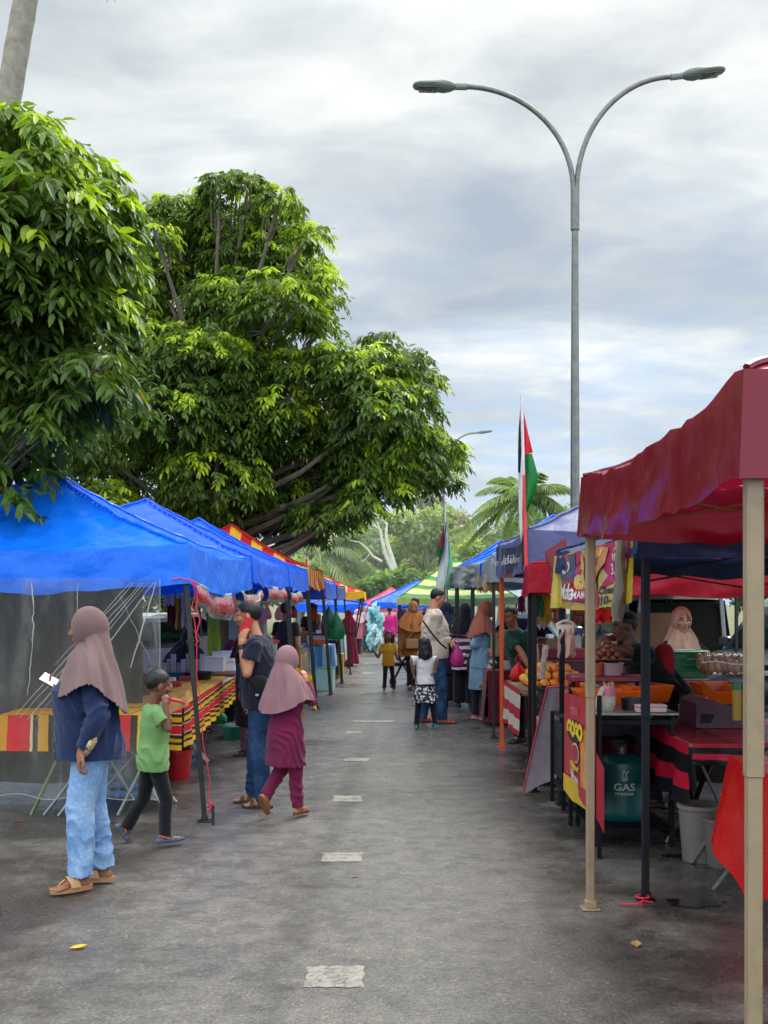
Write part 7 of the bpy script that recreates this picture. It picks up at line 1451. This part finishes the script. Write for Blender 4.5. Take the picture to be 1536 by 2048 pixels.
# 8 woman in orange hijab
X, Y, fa = XX(826, 20.9), 20.9, 8; q = PL(X, Y, fa)
person('woman in an orange hijab and tan-brown blouse leading the small boy by the hand', X, Y, fa, 1.64, .225, 'tan', w=1.08, vox=.011, detail=1, head=(0, 8, 0), hijab=dict(c='#c07840', sx=.2, sf=.2, sb=.17, zf=-.3, zs=-.08, zb=-.2, amp=.014), R=dict(el=q(805, 1270, -.05), wr=q(801, 1301, -.2), d=q.d(-.1, -.2, -1), curl=.8), L=dict(el=q(850, 1262, 0), wr=q(842, 1285, -.15)), top=dict(c='#8a5220', hem=-.22, ease=.03, flare=.06, cuffr=.05), bottom=dict(c='#14151b', fit='slim'), foot=dict(R=dict(an=(-.07, -.08, .085)), L=dict(an=(.09, .05, .085))), shoes=dict(k='shoe', c='#111114'))
T = thing('shoulder_bag', 'tan shoulder bag at the hip of the woman in the orange hijab', 'bag', tuple(W(822, 1285, 20.7))); c = T.location; mb = MB(); mb.box(W(824, 1288, 20.68), (.24, .1, .2), bev=.04); mb.build('body', M('#a0744c', .6), T, c); mb = MB(); mb.tube([W(815, 1280, 20.7), W(828, 1262, 20.72), W(842, 1245, 20.75)], .012, 6); mb.build('strap', M('#8a6038', .6), T, c)
person('man in black standing behind the woman in the orange hijab', XX(830, 22.3), 22.3, -10, 1.72, .23, 'dark', hair='short', vox=.013, detail=1, top=dict(c='#14141a', hem=-.08, sleeve='short'), bottom=dict(c='#17181f', fit='straight'), shoes=dict(k='shoe', c='#101010'), dirface=False)
T = thing('pushchair', 'black pushchair half hidden behind the woman in the orange hijab', 'pushchair', (XX(806, 21.8), 21.8, 0)); at = T.location; mb = MB()
for a, b in (((-.2, 0, .06), (.15, 0, .75)), ((.2, 0, .06), (-.1, 0, .6)), ((.15, 0, .75), (.3, 0, 1.0)), ((-.2, .35, .06), (.15, .35, .75)), ((.2, .35, .06), (-.1, .35, .6)), ((-.1, 0, .4), (-.1, .35, .4)), ((.3, 0, 1.), (.3, .35, 1.))): mb.tube([at+V(a), at+V(b)], .014, 6)
mb.build('frame', metal('#1a1a1c'), T, at); mb = MB(); mb.box(at+V((0, .17, .42)), (.34, .3, .06), bev=.02); mb.box(at+V((.14, .17, .62)), (.06, .3, .4), bev=.02); mb.build('seat', cloth('#17171b'), T, at)
for a in ((-.2, 0), (-.2, .35), (.2, 0), (.2, .35)): mb = MB(); mb.lathe([(.0001, -.02), (.06, -.02), (.07, 0), (.06, .02), (.0001, .02)], at+V((a[0], a[1], .07)), 14, Matrix.Rotation(PI/2, 3, 'X')); mb.build('wheel', TYRE, T, at)
# 9 woman in pale blue, 10 little girl
X, Y, fa = XX(966, 15.45), 15.45, 92; q = PL(X, Y, fa)
person('woman in a terracotta hijab and long pale blue tunic looking down at her hands', X, Y, fa, 1.64, .225, 'tan', w=1.02, vox=.010, detail=1, head=(4, 22, 0), hijab=dict(c='#94503e', sx=.31, sf=.24, sb=.2, zf=-.4, zs=-.1, zb=-.24, amp=.014), R=dict(el=q(948, 1290, -.15), wr=q(975, 1284, -.12), d=q.d(1, .1, .15), n=q.d(0, .3, 1), curl=.5), L=dict(el=q(955, 1288, .2), wr=q(978, 1282, .12), d=q.d(1, -.1, .15), n=q.d(0, -.3, 1), curl=.5), top=dict(c='#7d9cb5', hem=-.42, ease=.026, flare=.05, cuffr=.046), bottom=dict(c='#131520', fit='wide'), foot=dict(R=dict(an=(-.08, -.04, .085)), L=dict(an=(.08, .06, .085))), shoes=dict(k='clog', c='#c98088', sc='#d8949a'))
X, Y, fa = XX(986, 15.2), 15.2, -82; q = PL(X, Y, fa)
person('little girl with long dark hair and flowery skirt looking up at the woman in blue', X, Y, fa, 1.06, .19, 'tan', hair='long', w=.92, vox=.010, detail=1, head=(6, -14, 0), top=dict(c='#cbb0a8', hem=.0, ease=.02, sleeve='short', cuffr=.08), skirt=dict(top=.9, hem=.5, r=(.13, .21), m=FLOR, amp=.025), bottom=dict(c='#15161f', fit='legging'), L=dict(el=q(976, 1352, -.12), wr=q(966, 1366, -.1)), shoes=dict(k='clog', c='#c98a78', sc='#c98a78'))
# others on the right
m = NT('striped_knit'); tc_ = m.n('ShaderNodeTexCoord'); sp_ = m.n('ShaderNodeSeparateXYZ'); m.l(tc_.outputs['Object'], sp_.inputs[0]); m.set(Base_Color=m.ramp(m.math('FRACT', m.math('ADD', m.math('MULTIPLY', sp_.outputs[2], 9.), m.math('MULTIPLY', m.noise(5, 2).outputs[0], .6))), [(0, '#3c1424'), (.55, '#b8aeb0')], 'CONSTANT'), Roughness=.85)
person('woman in a black hijab and maroon and white striped top at a right stall', XX(930, 17.4), 17.4, 170, 1.6, .225, 'tan', vox=.012, detail=1, w=1.1, dirface=False, hijab=dict(c='#17171b', sx=.2, sf=.18, sb=.18, zf=-.2, zs=-.06, zb=-.22), top=dict(c='', m=m.m, hem=-.25, ease=.03), bottom=dict(c='#14141a', fit='wide'), shoes=dict(k='shoe', c='#111111'))
person('shopper in dark navy partly hidden by the poles of the right row', XX(893, 18.6), 18.6, 120, 1.62, .225, 'tan', vox=.013, detail=1, dirface=False, hijab=dict(c='#1c2230', sx=.2), top=dict(c='#1a2234', hem=-.4, ease=.03), bottom=dict(c='#14141a', fit='wide'), shoes=dict(k='shoe', c='#111111'))
X, Y, fa = XX(1048, 13.0), 12.85, -40; q = PL(X, Y, fa)
person('vendor in a dark green shirt and dark cap reaching over the fruit', X, Y, fa, 1.66, .225, 'brown', hair='cap', lean=.5, vox=.011, detail=1, head=(0, 15, 0), top=dict(c='#123a30', hem=-.1, sleeve='half'), bottom=dict(c='#121318'), R=dict(el=q(1040, 1300, -.35), wr=q(1058, 1335, -.5)), L=dict(el=q(1070, 1290, -.3), wr=q(1075, 1330, -.5)), shoes=dict(k='shoe', c='#111111'), hc='#15161a')
X, Y, fa = XX(1345, 8.75), 8.75, -84; q = PL(X, Y, fa)
person('stooping vendor in a black T-shirt frying at the counter of the navy stall', X, Y, fa, 1.70, .23, 'dark', hair='short', lean=.66, w=1.1, vox=.009, detail=1, head=(6, 10, 0), pelvis_drop=.02, L=dict(el=q(1262, 1305, -.2), wr=q(1216, 1292, -.22), d=q.d(-1, 0, -.2), n=q.d(0, 0, -1), curl=.8), R=dict(el=q(1252, 1268, .1), wr=q(1208, 1278, .0), d=q.d(-.8, 0, -.7), n=q.d(0, .4, -1), curl=.9), top=dict(c='', m=cloth('#0e0c10', .9), hem=-.14, ease=.03, sleeve='half', wr=.006), bottom=dict(c='#0d0d12', fit='straight'), foot=dict(L=dict(an=(.12, .1, .085)), R=dict(an=(-.1, -.12, .085))), shoes=dict(k='shoe', c='#0c0c0e'))
T = thing('tongs', 'steel tongs in the hand of the stooping vendor', 'tongs', tuple(W(1195, 1310, 8.6))); c = T.location; mb = MB(); mb.tube([W(1206, 1284, 8.6), W(1198, 1305, 8.58), W(1190, 1328, 8.55)], .006, 6); mb.tube([W(1207, 1286, 8.62), W(1202, 1308, 8.6), W(1194, 1330, 8.57)], .006, 6); mb.build('arms', metal('#c9c4be', .25), T, c)
T = thing('red_sack', 'red cloth sack hanging behind the stooping vendor', 'sack', tuple(W(1325, 1290, 8.45))); c = T.location; mb = MB(); mb.loft([(W(1328, y_, 8.6), V((r_, 0, 0)), V((0, r_*.6, 0))) for y_, r_ in ((1352, .05), (1345, .075), (1320, .088), (1300, .075), (1290, .05), (1286, .02))], 18); mb.build('body', cloth('#8f1018', trans=.1), T, c)
X, Y, fa = XX(1362, 9.75), 9.75, 4; q = PL(X, Y, fa)
person('woman in a cream hijab and dark top standing behind the green crate', X, Y, fa, 1.575, .215, 'fair', w=.82, vox=.008, detail=1, head=(2, 2, 0), hijab=dict(c='#c4a088', raw=.19, sf=.18, sb=.16, zf=-.24, zs=-.1, zb=-.2, amp=.012), L=dict(el=q(1405, 1305, .05), wr=q(1400, 1332, -.15), d=q.d(-.1, -.2, -1)), top=dict(c='', m=cloth('#1b1d2c', .85), hem=-.25, ease=.02), bottom=dict(c='#17181f', fit='wide'), shoes=dict(k='shoe', c='#111111'))
# behind the man on the phone
X, Y, fa = XX(496, 11.9), 11.9, -95
person('shopper in dark clothes mostly hidden behind the man on the phone', X, Y, fa, 1.5, .22, 'brown', vox=.012, detail=1, dirface=False, hijab=dict(c='#231c22', sx=.2), top=dict(c='#1a1618', hem=-.5, ease=.03), bottom=dict(c='#6a4850', fit='wide'), shoes=dict(k='sandal', c='#3a261a', sc='#3a261a'))
# vendors of the left row
def seated(label, px, Y, face, zs, hj, tc, **k):
    X = XX(px, Y); return person(label, X, Y, face, 1.58, .225, 'tan', vox=.011, detail=1, Z=zs, hijab=hj, top=dict(c=tc, hem=-.05, ease=.03), bottom=dict(c='#17151a', fit='wide'), shoes=dict(k='shoe', c='#111111'), foot=dict(L=dict(an=(.1, -.35, .085+.33-zs), kn=(.1, -.4, .5)), R=dict(an=(-.1, -.35, .085+.33-zs), kn=(-.1, -.4, .5))), pelvis_drop=.32, **k)
def stool(label, x, y, h=.45):
    T = thing('stool', label, 'stool', (x, y, 0)); mb = MB(); mb.lathe([(.0001, h-.02), (.15, h-.02), (.16, h), (.0001, h+.01)], (x, y, 0), 20); mb.build('seat', plastic('#a02020'), T, (x, y, 0))
    for a in range(4): t = a*PI/2+.8; mb = MB(); mb.tube([(x+.1*math.cos(t), y+.1*math.sin(t), h-.02), (x+.17*math.cos(t), y+.17*math.sin(t), 0)], .016, 6); mb.build('leg', plastic('#a02020'), T, (x, y, 0))
def sit_vendor(label, px, Y, face, H, hj, tc, lean=.3):
    q = PL(XX(px, Y), Y, face); drop = .47
    person(label, XX(px, Y), Y, face, H, .225, 'tan', vox=.011, detail=1, lean=lean, head=(0, 14, 0), pelvis_drop=drop, hijab=hj, top=dict(c=tc, hem=-.02, ease=.03), bottom=dict(c='#17151a', fit='wide'), shoes=dict(k='shoe', c='#111111'), foot=dict(L=dict(an=(.11, -.42, .085), kn=(.1, -.4, .47)), R=dict(an=(-.11, -.42, .085), kn=(-.1, -.4, .47))), L=dict(el=(.26, -.15, .68), wr=(.12, -.38, .84)), R=dict(el=(-.26, -.15, .68), wr=(-.1, -.4, .84)))
    a = math.radians(face); stool('red stool under '+label.split(' in ')[0]+' at the back of the striped stall' if px < 400 else 'red stool under the bent vendor in the second left tent', XX(px, Y)-math.sin(a)*.0, Y+.02, .35)
sit_vendor('seated vendor in a black hijab and brown top behind the striped table', 362, 14.4, 35, 1.78, dict(c='#141418', sx=.2, zf=-.3), '#7a4a28')
sit_vendor('bent vendor in a maroon hijab beside the white foam boxes', 437, 15.0, 40, 1.66, dict(c='#5a1a20', sx=.22, zf=-.3), '#6a2024', .5)
X, Y = XX(620, 22.6), 22.6; q = PL(X, Y, 60)
person('vendor in a black shirt and brown apron at a left stall', X, Y, 60, 1.62, .225, 'dark', hair='short', vox=.013, detail=1, w=1.1, dirface=False, head=(0, 25, 0), top=dict(c='#101013', hem=-.1, sleeve='short', ease=.03), bottom=dict(c='#3c2c20'), shoes=dict(k='shoe', c='#111111'))
person('dark dressed man at the fourth left stall near the white tub', XX(572, 16.6), 16.6, 150, 1.62, .225, 'brown', hair='short', vox=.013, detail=1, dirface=False, top=dict(c='#17181f', hem=-.1, sleeve='short'), bottom=dict(c='#15161c'), shoes=dict(k='shoe', c='#111111'))
X, Y = XX(697, 28.6), 28.6; q = PL(X, Y, 150)
person('woman in a dark red hijab and long maroon dress beside a left stall', X, Y, -150, 1.42, .205, 'tan', vox=.013, detail=1, dirface=False, hijab=dict(c='#7a1830', sx=.22, sf=.2, sb=.2, zf=-.3, zs=-.15, zb=-.4), top=dict(c='#6a1228', hem=-.1, ease=.03), skirt=dict(top=.95, hem=.07, r=(.2, .32), c='#7a142e', amp=.03), L=dict(el=(.26, -.1, .95), wr=(.2, -.3, .9)), shoes=dict(k='shoe', c='#2a1014'))
person('person in a bright pink hooded jacket walking away down the road', XX(779, 34.5), 34.5, 178, 1.5, .21, 'dark', hair='cap', vox=.015, detail=1, dirface=False, w=1.1, top=dict(c='#c42a78', hem=-.16, ease=.04, cuffr=.05), bottom=dict(c='#15161c'), shoes=dict(k='shoe', c='#111111'))
FL2 = FLOR
crowd = [('person in a pale patterned hijab beside the candyfloss', 733, 37, 10, 1.5, '#b59aa0', '#6a4a50', '#3c5a58'), ('woman in white and pink near the last left pole', 714, 35.5, 30, 1.4, '#c9a0a8', '#b56a78', '#5a2430'), ('woman in a dusty rose dress among the far crowd', 722, 39, 20, 1.5, '#8a5a5c', '#7a4248', '#4a2c34'), ('child in red among the far crowd on the left', 708, 38, 0, 1.15, '#7a2028', '#a02028', '#2a1c20'), ('person in grey at the left of the far crowd', 703, 41, -30, 1.5, '#b8b4b0', '#5a5c64', '#2c2c34'), ('person in black standing right of the pink jacket', 806, 40, 10, 1.55, '#17171c', '#1a1a22', '#15151a'), ('person in dark grey leaning at the far blue tent', 742, 41, 40, 1.45, '#2a2a30', '#3a3c40', '#1c1c20'), ('distant shopper in brown beside the far green tent', 870, 33, -20, 1.55, '#5a3c28', '#6a4a34', '#2a2420'), ('distant woman in violet under the striped green tent', 852, 36, 30, 1.5, '#4a3460', '#5a3c70', '#2a2030'), ('distant person in teal at the right row', 905, 30, 60, 1.55, '#1a4a4c', '#1c5a58', '#15202a')]
for lb_, px, Y, fa, H, hc_, tcx, bc in crowd:
    person(lb_, XX(px, Y), Y, fa, H, H*.14, 'tan', vox=.016, detail=1, dirface=False, hijab=dict(c=hc_, sx=.2), top=dict(c=tcx, hem=-.3, ease=.03, flare=.03), bottom=dict(c=bc, fit='wide'), shoes=dict(k='shoe', c='#141414'))
bpy.context.view_layer.update()
